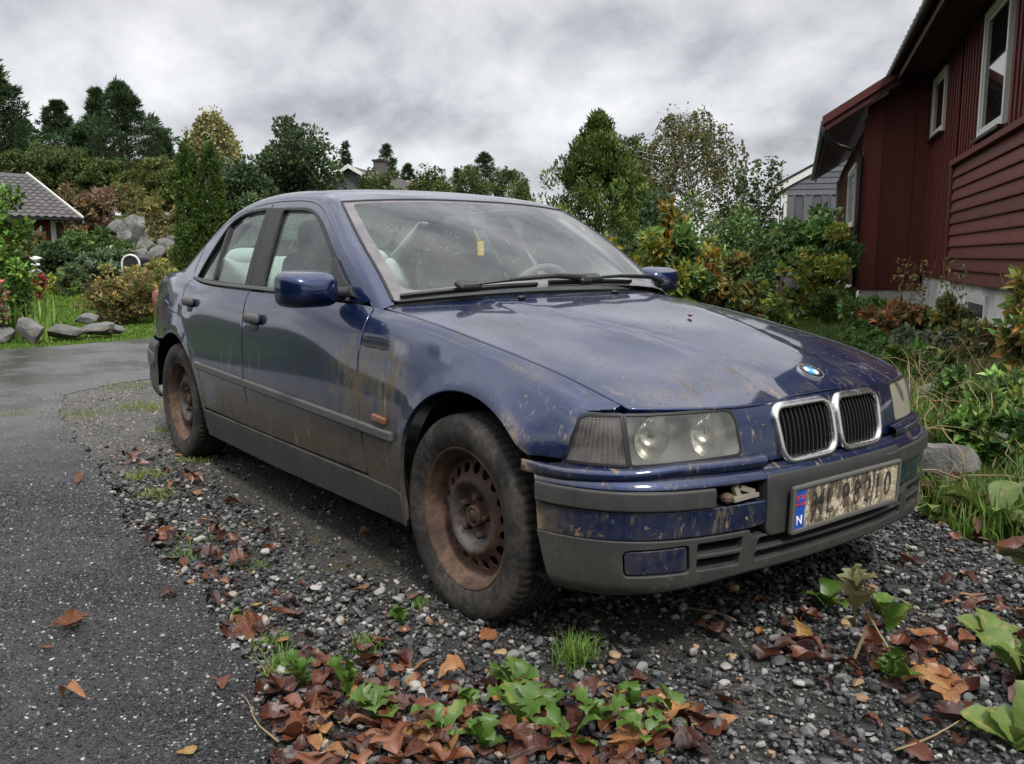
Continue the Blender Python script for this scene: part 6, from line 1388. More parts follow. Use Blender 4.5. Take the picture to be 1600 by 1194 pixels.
# iris clump
def blade_mesh(C, H, W, az, lean, seg=4):
    n = len(C); t = np.linspace(0, 1, seg+1); dirv = np.stack([np.cos(az), np.sin(az), 0*az], 1); sd = np.stack([-np.sin(az), np.cos(az), 0*az], 1)
    V = np.zeros((n, seg+1, 2, 3))
    for k, q in enumerate(t):
        c = C+dirv*(lean*H*q*q)[:, None]+np.array([0, 0, 1.])*(H*q*(1-.35*np.minimum(lean, 1.4)*q))[:, None]; ww = (W*(1-q)**.6)[:, None]*.5
        V[:, k, 0] = c-sd*ww; V[:, k, 1] = c+sd*ww
    b = (np.arange(n)*(seg+1)*2)[:, None, None]; f = np.array([[2*k, 2*k+1, 2*k+3, 2*k+2] for k in range(seg)])[None]
    return V.reshape(-1, 3), (b+f).reshape(-1, 4), (seg+1)*2
def grass(name, C, H, W, col, mat=None, parent=None, seg=3, lean=None, rs=None, kind='stuff'):
    r = rs or rng; n = len(C); V, F, k = blade_mesh(C, H, W, r.uniform(0, 6.28, n), np.abs(r.normal(.35, .3, n)) if lean is None else lean, seg)
    o = mesh(name, V, F, mat or MGr, parent, False); a = o.data.color_attributes.new('col', 'FLOAT_COLOR', 'POINT'); c4 = np.ones((n, k, 4), np.float32); c4[..., :3] = np.clip(col, 0, 1)[:, None]; a.data.foreach_set('color', c4.ravel())
    if kind: tag(o, kind=kind)
    return o
def cover(n, region, seed): r = np.random.default_rng(seed); P = region(n, r); return np.concatenate([P, terrain(P[:, 0], P[:, 1])[:, None]], 1), r
def band(px0, px1, d0, d1, fn=None):
    def f(n, r):
        d = np.sqrt(r.uniform(d0*d0, d1*d1, n)); l = (r.uniform(px0, px1, n)-800)/FPX*d; P = fit(l, d); ok = ~inside(P, road_poly) & ~inside(P, yard_poly); q_ = place(1488, 4.2)[:2]; ok &= np.hypot(P[:, 0]-q_[0], P[:, 1]-q_[1]) > .30; return P[ok]
    return f
p = place(52, 11.6); it = empty('iris_clump', tuple(p), 0, 'clump of tall sword shaped green leaves beside the grey slab', 'plant'); r = np.random.default_rng(5); n = 90
grass('leaves', np.concatenate([r.normal(0, .16, (n, 2)), np.zeros((n, 1))], 1), r.uniform(.35, .75, n), np.full(n, .035), vary((.10, .16, .04), n, r), ML, it, 4, np.abs(r.normal(.25, .2, n)), r, None)
# lawns
GC = (.062, .108, .014)
C, r = cover(46000, band(-40, 330, 10.2, 15.5), 301); n = len(C); o = grass('lawn_grass', C, r.uniform(.03, .075, n), r.uniform(.010, .022, n), vary(GC, n, r, .3), rs=r, seg=2); tag(o, 'short bright green grass along the far road edge', 'grass')
C, r = cover(20000, band(30, 330, 15.5, 21), 302); n = len(C); o = grass('lawn_grass', C, r.uniform(.04, .09, n), r.uniform(.015, .03, n), vary((.068, .118, .014), n, r, .22), rs=r, seg=2); tag(o, 'bright green lawn in front of the cottage', 'grass')
C, r = cover(80000, band(1080, 1640, 3.3, 12.5), 303); n = len(C); cl = np.exp(.5*rough(C[:, 0], C[:, 1], 2.))[:, None]; H = r.uniform(.06, .20, n); o = grass('bank_grass', C, H, r.uniform(.006, .012, n), vary((.048, .082, .015), n, r, .35)*cl, rs=r, seg=3); tag(o, 'long green grass on the bank behind the car', 'grass')
C, r = cover(26000, band(1000, 1420, 12.5, 22), 304); n = len(C); o = grass('lawn_grass', C, r.uniform(.05, .13, n), r.uniform(.014, .03, n), vary((.060, .105, .018), n, r, .3), rs=r, seg=2); tag(o, 'green lawn leading to the doorstep of the red house', 'grass')
C, r = cover(600, band(1420, 1640, 3.4, 9), 305); n = len(C); o = grass('dry_grass', C, r.uniform(.12, .42, n), r.uniform(.004, .008, n), vary((.20, .15, .07), n, r, .3), rs=r, seg=3, lean=np.abs(r.normal(.8, .5, n))); tag(o, 'dry straw coloured grass tangled on the bank', 'grass')

for i, (a, b, d0, d1, n0, h0, h1, cc, lab) in enumerate([(1640, 3000, 2.2, 11, 42000, .06, .20, (.048, .082, .015), 'long grass between the gravel and the red house'), (-1000, -40, 9.6, 17, 26000, .03, .09, GC, 'short grass along the road beyond the picture edge'), (330, 1080, 12.5, 28, 30000, .05, .14, (.05, .085, .016), 'grass behind the car across the road'), (-40, 340, 21, 34, 14000, .06, .2, (.07, .075, .02), 'rough grass on the slope below the outcrop')]):
    C, r = cover(n0, band(a, b, d0, d1), 310+i); n = len(C); o = grass('rough_grass', C, r.uniform(h0, h1, n), r.uniform(.008, .020, n)*(1+d0*.04), vary(cc, n, r, .32), rs=r, seg=2); tag(o, lab, 'grass')
# leafy hedge along the far side of the driveway
r = np.random.default_rng(900); hg = empty('hedge', (0, 0, 0), 0, 'tall dark leafy hedge along the far side of the driveway', 'hedge')
n_ = 420; cen = np.stack([r.uniform(-5.5, 11, n_), -7.6+r.normal(0, .25, n_), r.uniform(.1, 3.4, n_)], 1); cen[:, 1] -= .03*(cen[:, 0])
leaf_quads('foliage', *clump_leaves(cen, np.full((n_, 3), .50)*r.uniform(.7, 1.3, (n_, 1)), 60, r, [(.020, .036, .012), (.035, .05, .018)], .14), ML, hg, .62, rs=r)
mb = MB()
for x_ in np.arange(-5, 11, 1.3): mb.tube([(x_, -7.7-.03*x_, 0), (x_+.1, -7.6-.03*x_, 1.6), (x_, -7.7-.03*x_, 3.)], [.07, .05, .02], 6)
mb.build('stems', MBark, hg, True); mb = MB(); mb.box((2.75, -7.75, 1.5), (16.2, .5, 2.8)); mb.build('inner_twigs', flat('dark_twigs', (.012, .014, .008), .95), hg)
# ------------------------------------------------------------------ rocks
def rock_mat():
    g = G('lichened_rock'); n_ = g.noise(2.2, det=8, rough=.65); f = g.noise(22, det=7, rough=.7); up = g.sep(g.n('NewGeometry', o=1))[2]
    c = g.ramp(n_, [(.3, (.05, .05, .048)), (.5, (.15, .147, .138)), (.66, (.27, .264, .25)), (.8, (.36, .35, .33))]); c = g.mix(g.mul(g.step(g.noise(5, g.map(loc=(3, 1, 7)), det=6), .56, .66), .7), c, (.07, .075, .03))
    g.set(col=c, rough=.85, normal=g.bump(g.add(n_, g.mul(f, .6)), .9, .04)); return g.mat
MR = rock_mat(); IV3, IF3 = ico(4)
MR2 = (lambda g: g.set(col=g.mix(g.noise(4, det=6), (.42, .41, .38), (.68, .67, .63)), rough=.8).mat)(G('white_stone'))
def rock(name, p, dims, label, seed, rz=0., mat=None, sink=.25, group=None, cuts=16, tilt=0.):
    r = np.random.default_rng(seed); P = IV3.copy()
    for _ in range(cuts):
        n_ = unit(r.normal(size=3)); h = r.uniform(.50, .88); d = P@n_; m_ = d > h; P[m_] -= np.outer(d[m_]-h, n_)*.93
    for k, a in ((2.3, .05), (5.5, .022), (12, .010)):
        ph = r.uniform(0, 6.28, 3); P = P*(1+a*(np.sin(P[:, 0:1]*k+ph[0])+np.sin(P[:, 1:2]*k*1.1+ph[1])+np.sin(P[:, 2:3]*k*.9+ph[2])))
    P = P*np.array(dims)*.5; P[:, 2] -= P[:, 2].min()
    o = mesh(name, P, IF3, mat or MR, None, True); smooth_by_angle(o, 24); o.location = (p[0], p[1], p[2]-dims[2]*sink); o.rotation_euler = (0, tilt, rz); return tag(o, label, 'rock', group)
def rock_px(px, py, d, wpx, hpx, label, seed, name='rock', sink=.25, depth=.7, mat=None, group=None, cuts=16, rz=None):
    """rock whose foot is at image row py in column px"""
    p = place(px, d); w_ = wpx/FPX*d; h = hpx/FPX*d; p = np.array([p[0], p[1], height_for(py, d)]); return rock(name, p, (w_, w_*depth, h*(1+sink)), label, seed, YAW-math.pi/2 if rz is None else rz, mat, sink/(1+sink), group, cuts)
rock_px(1488, 775, 4.3, 130, 112, 'flat grey slab of rock lying just past the front bumper', 1, depth=.55, cuts=20)
rock_px(1470, 648, 5.6, 120, 66, 'mossy rough rock in the bank behind the far headlight', 2)
rock_px(1590, 700, 5.0, 70, 50, 'small mossy rock half buried at the picture edge', 3)
for i, (px, py, d, w_, h, lab) in enumerate([(222, 366, 29, 62, 36, 'largest pale boulder of the outcrop'), (198, 352, 30, 42, 22, 'rounded boulder on top of the outcrop'), (268, 390, 27, 40, 26, 'cracked boulder low at the columns end of the outcrop'), (205, 398, 26.5, 44, 20, 'low boulder at the foot of the outcrop'), (252, 366, 28.6, 48, 30, 'boulder joining the largest and the cracked one'), (150, 335, 32, 56, 18, 'flat boulder beside the cottage verge'), (268, 340, 33, 52, 16, 'flat boulder next to the clipped columns'), (232, 395, 26, 34, 20, 'small boulder before the cracked one'), (275, 372, 27.6, 36, 24, 'split boulder touching the clipped columns'), (238, 382, 27.4, 42, 24, 'wedge shaped boulder in the middle of the outcrop'), (252, 396, 26.4, 30, 16, 'flat stone at the very foot of the outcrop'), (204, 374, 28.2, 40, 22, 'sloping boulder under the largest one')]):
    rock_px(px, py, d, w_*1.15, h*1.15, lab, 10+i, 'boulder', .75, .9, group='rock outcrop', cuts=44)
for i, (px, py, d, w_, h, lab) in enumerate([(50, 528, 10.9, 52, 38, 'upright grey slab at the edge of the garden'), (105, 522, 11.3, 74, 24, 'long flat grey rock edging the lawn'), (155, 518, 11.6, 66, 20, 'flat mossy rock beside the bronze shrub'), (8, 530, 10.9, 40, 26, 'brown rock at the picture edge by the road'), (140, 500, 12.5, 40, 14, 'pale round rock behind the flat mossy rock'), (182, 516, 11.8, 30, 16, 'small rock under the bronze shrub')]):
    rock_px(px, py, d, w_, h, lab, 30+i, group='garden edging rocks')
for i, (px, py, d, w_, h, lab) in enumerate([(1205, 458, 13, 44, 22, 'boulder lowest in the stone bank'), (1232, 448, 13.3, 40, 26, 'brown boulder beside the lawn of the red house'), (1215, 432, 13.8, 34, 16, 'top boulder of the stone bank'), (1188, 452, 13.2, 32, 20, 'grey boulder in the stone bank nearest the ferns'), (1120, 470, 10.5, 50, 16, 'pale flat stone behind the bonnet')]):
    rock_px(px, py, d, w_, h, lab, 50+i, 'boulder', group='stone bank behind the car')
for i, (px, py, lab) in enumerate([(44, 428, 'white stone at the bottom of the nearer pile'), (46, 418, 'white stone in the middle of the nearer pile'), (44, 409, 'white stone topping the nearer pile'), (66, 426, 'white stone at the bottom of the farther pile'), (65, 417, 'white stone in the middle of the farther pile'), (66, 409, 'white stone topping the farther pile')]):
    rock_px(px, py, 16.8, 22, 9, lab, 70+i, 'white_stone', 0., .8, MR2, 'white stones stacked in the flower bed', 10)
# small arched shelter in the garden
p = place(213, 17.2); aS = YAW-math.pi/2; fS = Frame(p[:2], aS); z0 = height_for(430, 17.2); sh = empty('garden_shelter', (0, 0, 0), 0, 'small dark arched garden shelter with a pale rim', 'shelter'); w_ = .16
arch = [(-w_, z0)]+[(-w_*math.cos(t), z0+.22+.17*math.sin(t)) for t in np.linspace(0, math.pi, 14)]+[(w_, z0)]
fS.solid('body', MH['dark'], sh, arch, -.5, 0., 'b')
mb = MB(); mb.tube([fS.p(a_*1.06, .01, z_+.01) for a_, z_ in arch], .022, 6); mb.build('rim', MH['render'], sh, True)
fS.obj('door', MH['soffit'], sh, (-.10, .10, .0, .02, z0, z0+.22))
# ------------------------------------------------------------------ fallen leaves
def leaf_shape(seed, w=.62, lobes=0.):
    r = np.random.default_rng(seed); k = 13; t = np.linspace(0, 1, k); prof = np.sin(np.pi*t**.85)**.75*w*.5+.004
    jag_ = 1+.07*r.normal(size=(k, 2))*(t > .05)[:, None]+lobes*.6*np.cos(t*np.pi*7)[:, None]
    bend = r.normal(0, .34); curl = r.uniform(.05, .65); side = r.normal(0, .10); V = []
    for i in range(k):
        x = t[i]-.5; z = bend*(x*x*4-.3)*.5+.05*np.sin(t[i]*7+seed); c = side*np.sin(np.pi*t[i])
        for j, s_ in enumerate((-1, -.5, 0, .5, 1)):
            ww = prof[i]*(jag_[i, 0] if s_ < 0 else jag_[i, 1]); V.append((x, c+s_*ww, z+curl*(abs(s_)**1.6)*prof[i]*.8+(.03 if s_ == 0 else 0)*-1+r.normal(0, .008)))
    F = [(i*5+j, i*5+j+1, (i+1)*5+j+1, (i+1)*5+j) for i in range(k-1) for j in range(4)]
    b = len(V); V += [(-.5, -.008, 0), (-.5, .008, 0), (-.72, .03+.004, -.02), (-.72, .03-.004, -.02)]; F.append((b, b+1, b+2, b+3))
    V = np.array(V); V[:, 2] -= V[:, 2].min(); return V, F
LRAMP = [(0., (.020, .008, .006)), (.28, (.060, .018, .010)), (.55, (.125, .040, .018)), (.74, (.22, .085, .033)), (.88, (.34, .16, .06)), (.965, (.32, .17, .06)), (1., (.46, .32, .05))]
def fallen_mat(single):
    g = G('fallen_leaf'+('_single' if single else '')); f = g.noise(5 if single else 60, det=6, rough=.7); v = g.noise(1., g.map(scale=(3, 30, 3)), det=3) if single else f
    base = g.n('ObjectInfo', o=1) if single else g.n('Attribute', attribute_name='col'); c = g.n('VectorMath', {0: base, 'Scale': g.add(.55, g.mul(f, .9))}, operation='SCALE')
    g.set(col=c, rough=g.mixf(f, .20, .5), spec=.6, normal=g.bump(v, .5, .05 if single else .004)); tl = g.n('BsdfTranslucent', {0: c}); g.shader(g.n('MixShader', {0: .12, 1: g.b.outputs[0], 2: tl})); return g.mat
MF0, MF1 = fallen_mat(False), fallen_mat(True)
LSH = [leaf_shape(i, [.60, .40, .74, .95][i % 4], [0, 0, .18, .42][i % 4]) for i in range(12)]
LME = []
for V_, F_ in LSH:
    o = mesh('fallen_leaf', V_, F_, MF1, None, True); LME.append(o.data); bpy.data.objects.remove(o)
def surf_z(x, y):
    P = np.array([[x, y]]); 
    if inside(P, road_poly)[0]: return float(asphalt_z(np.array(x), np.array(y)))+.001
    if inside(P, yard_poly)[0]: return float(yard_z(np.array([x]), np.array([y]))[0])+.012
    return ground_at(x, y)+.01
LEAF_N = [0]
def fallen(x, y, size, lift, label, group, tilt=.25, me=None, rot=None, t=None):
    k = int(rng.integers(0, 12)) if me is None else me; o = link(bpy.data.objects.new('fallen_leaf', LME[k])); LEAF_N[0] += 1
    t = float(np.clip(rng.beta(1.5, 1.6), 0, 1) if rng.uniform() > .06 else rng.uniform(.9, 1)) if t is None else t; o.color = (*ramp_np(LRAMP, t), 1.); label = label.replace('#', 'dark brown' if t < .3 else 'reddish brown' if t < .66 else 'tan' if t < .9 else 'yellow')
    o.location = (x, y, surf_z(x, y)+lift); o.scale = (size,)*3; o.rotation_euler = (rng.normal(0, tilt), rng.normal(0, tilt), rng.uniform(0, 6.28) if rot is None else rot); return tag(o, label, 'leaf', group)
def gnd(px, py):                                        # ground point under an image position
    d = FW+RT*(px-800)/FPX-UP*(py-597)/FPX; t = -CAM[2]/d[2]; return CAM[0]+t*d[0], CAM[1]+t*d[1]
for px, py, s_, lab in [(113, 990, .085, 'reddish brown leaf lying flat on the asphalt farther from the edge'), (73, 1027, .030, 'small curled brown leaf on the asphalt beside the reddish one'), (117, 1105, .085, 'pale tan leaf on the asphalt near the bottom of the picture'), (263, 943, .055, 'dark red leaf on the asphalt near the gravel edge'), (346, 1086, .045, 'small rust brown leaf on the asphalt by the leaf heap'), (120, 760, .10, 'brown leaf on the asphalt level with the rear wheel'), (82, 990, .022, 'tiny brown leaf scrap on the asphalt'), (292, 1190, .05, 'yellowish leaf at the very bottom of the asphalt')]:
    x, y = gnd(px, py); fallen(x, y, s_, .002, lab, None, .10, t=.97 if 'yellow' in lab else .85 if 'tan' in lab else .25 if 'dark' in lab else .6)
heapA, heapB = [], []
r = np.random.default_rng(9)
def heap(n, pts, sd, size, lift, label, group):
    for i in range(n):
        a, b = pts[r.integers(0, len(pts))], r.normal(0, sd, 2); x, y = gnd(*a); x += b[0]; y += b[1]
        if inside(np.array([[x, y]]), road_poly)[0] and r.uniform() < .93: continue
        fallen(x, y, float(np.clip(r.lognormal(np.log(size), .38), .022, .12)), float(r.uniform(0, lift)), label, group, .24)
PA = [(470, 1085), (530, 1075), (600, 1060), (460, 1130), (520, 1130), (560, 1160), (480, 1165), (540, 1190), (610, 1110), (640, 1180), (500, 1050)]
PB = [(700, 1120), (760, 1110), (830, 1130), (900, 1110), (960, 1120), (680, 1170), (750, 1180), (820, 1180), (900, 1170), (970, 1180), (1030, 1140), (1040, 1185), (880, 1090), (720, 1090)]
heap(88, PA, .060, .044, .014, '# leaf in the leaf heap at the asphalt edge', 'leaves heaped at the asphalt edge')
heap(100, PB, .072, .049, .018, '# leaf in the leaf heap at the bottom of the gravel', 'leaves heaped at the bottom of the gravel')
PC = [(200, 730), (250, 745), (290, 760), (265, 852), (310, 850), (330, 872), (400, 985), (430, 1000), (290, 820), (240, 720), (350, 910), (300, 900), (225, 790), (380, 955)]
heap(34, PC, .09, .055, .008, '# leaf scattered along the edge where asphalt meets gravel', 'leaves scattered along the asphalt edge')
PD = [(560, 960), (545, 1005), (620, 1010), (450, 935), (480, 915), (665, 930), (600, 1030), (740, 1030), (1160, 1130), (1400, 1140), (1330, 1160), (1410, 1020), (1190, 990), (1240, 870), (1480, 900), (1250, 1060), (1390, 880), (1510, 940), (1130, 1000), (560, 850), (880, 1000)]
heap(34, PD, .06, .058, .01, 'single # leaf lying loose on the gravel', 'leaves lying loose on the gravel')
PE = [(1440, 780), (1410, 770), (1480, 785), (1520, 800), (1590, 860), (1560, 850), (1470, 770), (1430, 795)]
heap(44, PE, .10, .085, .05, '# leaf in the drift beside the flat slab', 'leaves drifted beside the flat slab')
PF = [(1320, 1010), (1380, 1000), (1440, 1040), (1500, 1060), (1450, 1080), (1550, 1100), (1400, 1060), (1580, 1000), (1300, 1030), (1500, 1010)]
heap(34, PF, .12, .066, .012, '# leaf among the weeds at the gravel corner', 'leaves among the weeds at the gravel corner')
# undermost layer of the heaps, too matted to pick apart
def litter(n, pts, sd, seed, name, label):
    rr = np.random.default_rng(seed); A = np.array([gnd(*pts[i]) for i in rr.integers(0, len(pts), n)])+rr.normal(0, sd, (n, 2)); ok = ~inside(A, road_poly) | (rr.uniform(size=n) < .05); A = A[ok]; n = len(A)
    zz_ = np.array([surf_z(x, y) for x, y in A])+rr.uniform(-.006, .018, n); S = np.array([LSH[i][0][:65] for i in range(12)]); F = np.array(LSH[0][1][:-1])
    o = scatter_mesh(name, list(S), F, np.concatenate([A, zz_[:, None]], 1), rr.uniform(.04, .085, n), rot_mats(rr.uniform(0, 6.28, n), np.abs(rr.normal(0, .35, n)), rr.uniform(0, 6.28, n)), ramp_np(LRAMP, np.clip(rr.beta(1.7, 2.6, n), 0, .9)), MF0, None); return tag(o, label, 'leaves', kind='stuff')
litter(150, PA+PB, .07, 5, 'leaf_litter', 'matted brown leaf litter under the heap along the asphalt'); litter(110, PE+PF, .14, 6, 'leaf_litter', 'matted brown leaf litter at the right of the gravel'); litter(45, PC, .12, 8, 'leaf_litter', 'scraps of brown litter along the asphalt edge')
p = hood(np.array([[.10, .02]]))[0]; o = link(bpy.data.objects.new('fallen_leaf', LME[3])); o.location = p+np.array([.0, .05, .004]); o.scale = (.022,)*3; o.color = (.22, .03, .02, 1); tag(o, 'tiny red leaf lying on the middle of the bonnet', 'leaf')
# ------------------------------------------------------------------ weeds
def weed_leaf(L_, w_, seed, lob=.25, arch=.5):
    r = np.random.default_rng(seed); k = 15; t = np.linspace(0, 1, k); V = []
    for i in range(k):
        x = L_*t[i]*(1-.25*arch*t[i]); z = L_*arch*np.sin(t[i]*2.2)*.55; ww = w_*.5*(.12+np.sin(np.pi*t[i]**1.4)**.8)*(1+lob*np.sin(i*2*np.pi/3.5)*(i > 1)); 
        for s_ in (-1, 0, 1): V.append((x, s_*ww, z+abs(s_)*ww*.35+r.normal(0, .01*L_)))
    F = [(i*3+j, i*3+j+1, (i+1)*3+j+1, (i+1)*3+j) for i in range(k-1) for j in range(2)]; return np.array(V), F
def green_mat(name, a, b, c=None):
    g = G(name); f = g.noise(18, det=5); v = g.noise(1., g.map(scale=(90, 90, 90)), det=3); col = g.mix(f, a, b)
    if c: col = g.mix(g.step(g.noise(30, det=4), .55, .66), col, c)
    g.set(col=col, rough=.42, spec=.5, normal=g.bump(v, .3, .004)); g.shader(g.n('MixShader', {0: .25, 1: g.b.outputs[0], 2: g.n('BsdfTranslucent', {0: col})})); return g.mat
MW = green_mat('weed_leaf', (.035, .085, .012), (.10, .18, .025), (.16, .19, .04)); MW2 = green_mat('dock_leaf', (.075, .13, .025), (.16, .22, .05), (.24, .22, .08)); MW3 = green_mat('wilted_leaf', (.12, .13, .05), (.24, .22, .10), (.22, .15, .06))
MST = flat('dry_stalk', (.22, .16, .08), .8)
def weed(px, py, n, L_, w_, label, seed, mat=None, name='weed', arch=.5, up=.2, lob=.25, d=None, cat='plant', stem=0.):
    x, y = gnd(px, py) if d is None else place(px, d)[:2]; z = surf_z(x, y)-.01; r = np.random.default_rng(seed); t = empty(name, (x, y, z), 0, label, cat, None)
    if stem:
        mb = MB(); mb.tube([(0, 0, 0), (r.normal(0, .03), r.normal(0, .03), stem*.5), (r.normal(0, .06), r.normal(0, .06), stem)], [.005, .004, .002], 5); mb.build('stem', MST, t)
    for i in range(n):
        l_ = L_*r.uniform(.55, 1.15); V, F = weed_leaf(l_, w_*l_/L_*r.uniform(.8, 1.2), seed*31+i, lob, arch*r.uniform(.4, 1.5)); o = mesh('leaf', V, F, mat or MW, t, True)
        o.rotation_euler = (r.normal(0, .2), -up*r.uniform(.2, 1.4), i*6.28/n+r.normal(0, .3)); o.location = (0, 0, .004*i+(stem*r.uniform(.15, .85) if stem else 0))
    return t
WD = [(382, 978, 'leafy green weed at the asphalt edge in front of the front wheel'), (470, 1082, 'round leaved green weed inside the heap at the asphalt edge'), (545, 1095, 'jagged green weed in the heap nearest the gravel'), (585, 1130, 'small weed low in the heap at the asphalt edge'), (690, 1160, 'green weed between the two leaf heaps'), (730, 1125, 'bright green weed rising from the lower heap'), (800, 1085, 'bright lobed weed at the top of the lower heap'), (815, 1150, 'dark green weed in the middle of the lower heap'), (985, 1120, 'green weed where the lower heap meets the bare dirt'), (1010, 1170, 'green weed at the bottom corner of the lower heap'), (625, 978, 'tiny green weed below the front wheel'), (1395, 1075, 'bright green weed beside the brown leaves on the gravel corner'), (890, 1170, 'weed with torn leaves low in the lower heap'), (755, 1185, 'weed at the very bottom of the lower heap'), (935, 1150, 'spreading weed beside the bottom corner weed'), (860, 1120, 'small weed between the heap leaves near the grass tuft'), (1050, 1135, 'weed at the gravel side of the lower heap')]
for i, (px, py, lab) in enumerate(WD): weed(px, py, 5+(i*3) % 5, (.10 if py > 1000 else .065)*(.7+.12*((i*7) % 5)), .030+.004*(i % 4), lab, 400+i, arch=.6+.15*(i % 3), up=.35+.2*(i % 3), lob=.2+.12*(i % 4))
weed(1290, 955, 6, .11, .05, 'dark green rosette beside the wilted stalk under the bumper', 430, MW, arch=.5, up=.3, lob=.1)
weed(1330, 1040, 7, .13, .055, 'tall wilted weed with pale dry leaves in front of the number plate', 431, MW3, 'wilted_weed', .5, .9, .3, stem=.30)
weed(1385, 1045, 4, .11, .075, 'weed with one broad green leaf on a red stalk', 432, MW, 'weed', .3, .8, .15, stem=.16)
weed(1560, 820, 9, .26, .12, 'broad leaved dock plant drooping over the gravel edge', 433, MW2, 'dock_plant', .45, .35, .05)
weed(1450, 815, 7, .13, .06, 'low green plant beside the flat slab', 434, MW2, 'weed', .5, .3, .1)
weed(1598, 1075, 9, .20, .10, 'broad leaved dock plant at the corner of the gravel', 435, MW2, 'dock_plant', .5, .45, .08)
weed(1585, 1175, 7, .17, .09, 'yellow green dock plant at the bottom corner', 436, MW2, 'dock_plant', .5, .5, .1)
weed(1545, 1010, 5, .13, .07, 'small dock plant lying among the brown leaves', 437, MW2, 'dock_plant', .4, .3, .1)
def tuft(px, py, n, h, label, seed, base=(.08, .13, .025), sd=.03, name='grass_tuft'):
    x, y = gnd(px, py); r = np.random.default_rng(seed); t_ = empty(name, (x, y, surf_z(x, y)-.012), 0, label, 'grass'); o = grass('blades', np.concatenate([r.normal(0, sd, (n, 2)), np.zeros((n, 1))], 1), r.uniform(.35, 1, n)*h, np.full(n, .0042), vary(base, n, r, .3), None, t_, 4, np.abs(r.normal(.6, .4, n)), r, 'stuff'); return t_
for i, (px, py, n, h, sd, lab) in enumerate([(292, 872, 90, .045, .05, 'bright tuft of grass on the asphalt edge'), (320, 838, 120, .035, .09, 'thin mossy grass patch beside the asphalt edge'), (395, 885, 90, .035, .05, 'short grass tuft behind the loose stones'), (570, 1020, 80, .05, .03, 'fine grass tuft in the gravel before the front wheel'), (900, 1040, 110, .11, .035, 'tall grass tuft at the bare dirt below the front wheel'), (440, 1050, 120, .05, .04, 'grass tuft between heap and gravel'), (655, 945, 60, .03, .03, 'very small grass tuft beside the front tyre'), (240, 640, 130, .05, .12, 'yellowish grass patch near the rear bumper'), (215, 637, 110, .05, .14, 'grass patch on the dirt behind the rear wheel'), (260, 672, 90, .04, .08, 'grass beside the rear tyre'), (300, 720, 120, .04, .08, 'grass among litter level with the rear wheel'), (225, 745, 150, .045, .09, 'grass at the asphalt edge beside the rear wheel'), (250, 775, 130, .045, .08, 'dry mossy grass along the asphalt edge'), (130, 648, 110, .05, .16, 'grass tuft on the asphalt corner'), (20, 648, 100, .05, .12, 'grass tuft growing through the asphalt at the picture edge'), (205, 604, 140, .05, .22, 'grass strip where the dirt meets the road'), (430, 1010, 90, .04, .04, 'grass tuft beside loose leaves at the asphalt edge')]):
    tuft(px, py, n*2, h, lab, 500+i, (.10, .12, .03) if py < 800 else (.075, .125, .025), sd*.7)
# dry stalks and twigs on the bank
r = np.random.default_rng(77); mb = MB()
for i in range(85):
    px, d = r.uniform(1425, 1640), r.uniform(3.9, 6.8); p = place(px, d); a = r.uniform(0, 6.28); L_ = r.uniform(.25, .75); hgt = r.uniform(.05, .45); q = np.linspace(0, 1, 6)
    mb.tube(np.stack([p[0]+math.cos(a)*L_*q+r.normal(0, .015, 6), p[1]+math.sin(a)*L_*q+r.normal(0, .015, 6), p[2]+hgt*np.sin(q*r.uniform(1.2, 3.0))+.02], 1), np.linspace(.0042, .0016, 6)*r.uniform(.6, 1.3), 4)
o = mb.build('dry_stalks', MST, None, True, fix=False); tag(o, 'tangle of dry stalks and twigs on the bank behind the bumper', 'twigs', kind='stuff')
for i, (x0, x1, lab) in enumerate([((1150, 985), (1045, 960), 'thin dry twig lying on the gravel before the bumper'), ((1420, 960), (1290, 915), 'long bent twig on the gravel past the bumper'), ((430, 1180), (372, 1105), 'pale dry stem across the asphalt edge'), ((1395, 1192), (1560, 1125), 'straw coloured stem at the bottom corner'), ((800, 880), (905, 895), 'dry stem beneath the front bumper')]):
    a, b = gnd(*x0), gnd(*x1); q = np.linspace(0, 1, 7); mb = MB(); mb.tube(np.stack([a[0]+(b[0]-a[0])*q+.012*np.sin(q*5), a[1]+(b[1]-a[1])*q+.010*np.sin(q*7+i), .028+.012*np.sin(q*3)], 1), np.linspace(.0028, .0012, 7), 5); tag(mb.build('twig', MST, None, True), lab, 'twig')
# plants along the wall of the red house and at the picture edge
WB = [(.16, .085, .035), (.22, .12, .05), (.09, .08, .03)]
shrub(1405, 472, 9.0, 46, WB, 'brown dying ferns in front of the basement wall', 601, 'fern', ls=.085, nc=26, per=70)
shrub(1352, 458, 9.6, 38, GRN, 'green perennial beside the downpipe', 602, ls=.06, nc=24)
shrub(1470, 462, 8.6, 30, [(.06, .09, .03), (.10, .12, .04), (.16, .12, .04)], 'leafy perennial against the white basement wall', 603, ls=.06, nc=28)
shrub(1440, 512, 7.6, 50, [(.05, .07, .04), (.08, .10, .06)], 'grey green low shrub on the bank', 604, ls=.05, nc=30)
shrub(1525, 505, 7.2, 36, [(.09, .10, .03), (.15, .11, .05), (.06, .08, .03)], 'straggly brown green shrub below the basement window', 605, ls=.05, nc=24, per=50)
shrub(1606, 440, 5.4, 34, [(.07, .12, .03), (.12, .15, .04), (.20, .13, .04)], 'leafy plant with yellowing leaves at the picture edge', 606, ls=.07, nc=26, per=40)
shrub(1345, 500, 8.6, 34, GRN, 'low green plant on the bank beside the house corner', 607, ls=.05, nc=20)
shrub(1590, 575, 4.9, 44, [(.06, .10, .03), (.10, .14, .04)], 'tangled green plant on the bank above the slab', 608, ls=.05, nc=30, per=50)
shrub(1290, 445, 11.5, 24, GRN, 'small green plant at the doorstep', 609, ls=.06, nc=14)
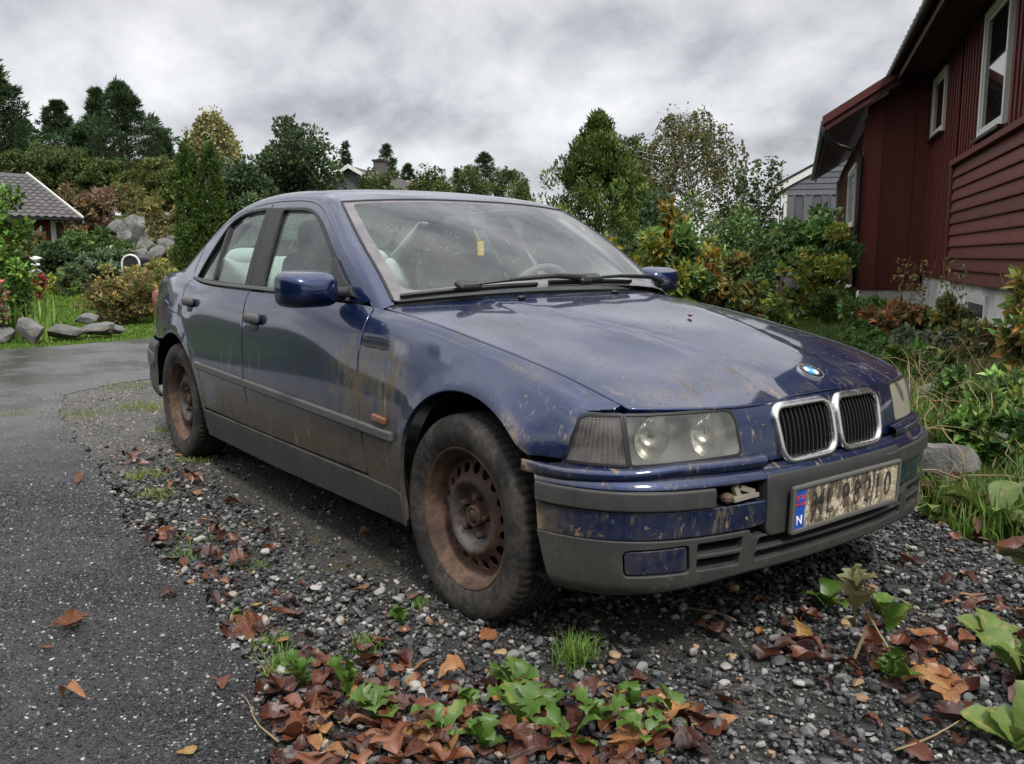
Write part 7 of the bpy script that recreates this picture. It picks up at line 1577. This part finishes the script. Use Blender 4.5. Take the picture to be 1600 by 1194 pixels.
for i, (px, py, d) in enumerate([(1392, 400, 9.2), (1430, 405, 9.0), (1468, 400, 8.5), (1412, 412, 9.1), (1490, 412, 8.3), (1578, 425, 5.6)]):
    p, h, w_ = at_top(px, py, d, 6); rr = np.random.default_rng(650+i); t = empty('seed_stalk', tuple(p), 0, ['thin seed stalk nearest the downpipe', 'thin seed stalk before the wide gable boards', 'thin seed stalk beside the lap boards', 'short seed stalk above the brown ferns', 'thin seed stalk before the basement wall', 'seed stalk above the leafy plant at the picture edge'][i], 'plant', 'seed stalks by the house'); mb = MB(); mb.tube([(0, 0, 0), (.03, .02, h*.6), (rr.normal(0, .08), rr.normal(0, .08), h)], [.005, .004, .002], 5); mb.build('stem', MST, t); n = 60; f = rr.uniform(.3, 1, n)
    leaf_quads('leaves', np.stack([.03*f+rr.normal(0, .03, n), .02*f+rr.normal(0, .03, n), h*f], 1), rr.normal(size=(n, 3)), np.full(n, .05), vary((.12, .11, .04), n, rr), ML, t, .5, rs=rr)

for i, (px, py, d, hw, bs, lab) in enumerate([(1500, 612, 5.2, 34, GRN, 'leafy weed rising behind the flat slab'), (1548, 640, 4.8, 34, [(.07, .12, .03), (.11, .16, .04)], 'pale leafy weed on the bank near the picture edge'), (1460, 570, 6.2, 30, GRN, 'leafy weed beside the mossy rock'), (1525, 700, 4.4, 24, [(.05, .10, .02), (.08, .14, .03)], 'low leafy weed against the flat slab'), (1418, 560, 7.0, 34, [(.06, .11, .02), (.09, .14, .03)], 'leafy weed in the grass above the far headlight'), (1590, 690, 4.3, 34, GRN, 'leafy weed above the drooping dock plant'), (1380, 540, 8.0, 30, GRN, 'leafy weed in the grass below the house corner')]):
    shrub(px, py, d, hw, bs, lab, 700+i, 'leafy_weed', ls=.055, nc=22, per=50, group='leafy weeds on the bank')
for i, (px, py, d, hw, bs, lab) in enumerate([(190, 378, 27.5, 22, [(.06, .07, .02), (.09, .07, .02)], 'heather tuft before the sloping boulder'), (248, 384, 27.2, 16, [(.06, .09, .02), (.08, .09, .03)], 'green tuft between the outcrop boulders'), (228, 348, 30.5, 26, [(.10, .07, .03), (.07, .08, .02)], 'brown heather along the top of the outcrop'), (282, 386, 26.6, 18, [(.05, .08, .02), (.08, .09, .03)], 'green tuft at the columns end of the outcrop')]):
    shrub(px, py, d, hw, bs, lab, 720+i, 'heather', ls=.08, nc=20, per=50, group='heather on the outcrop')
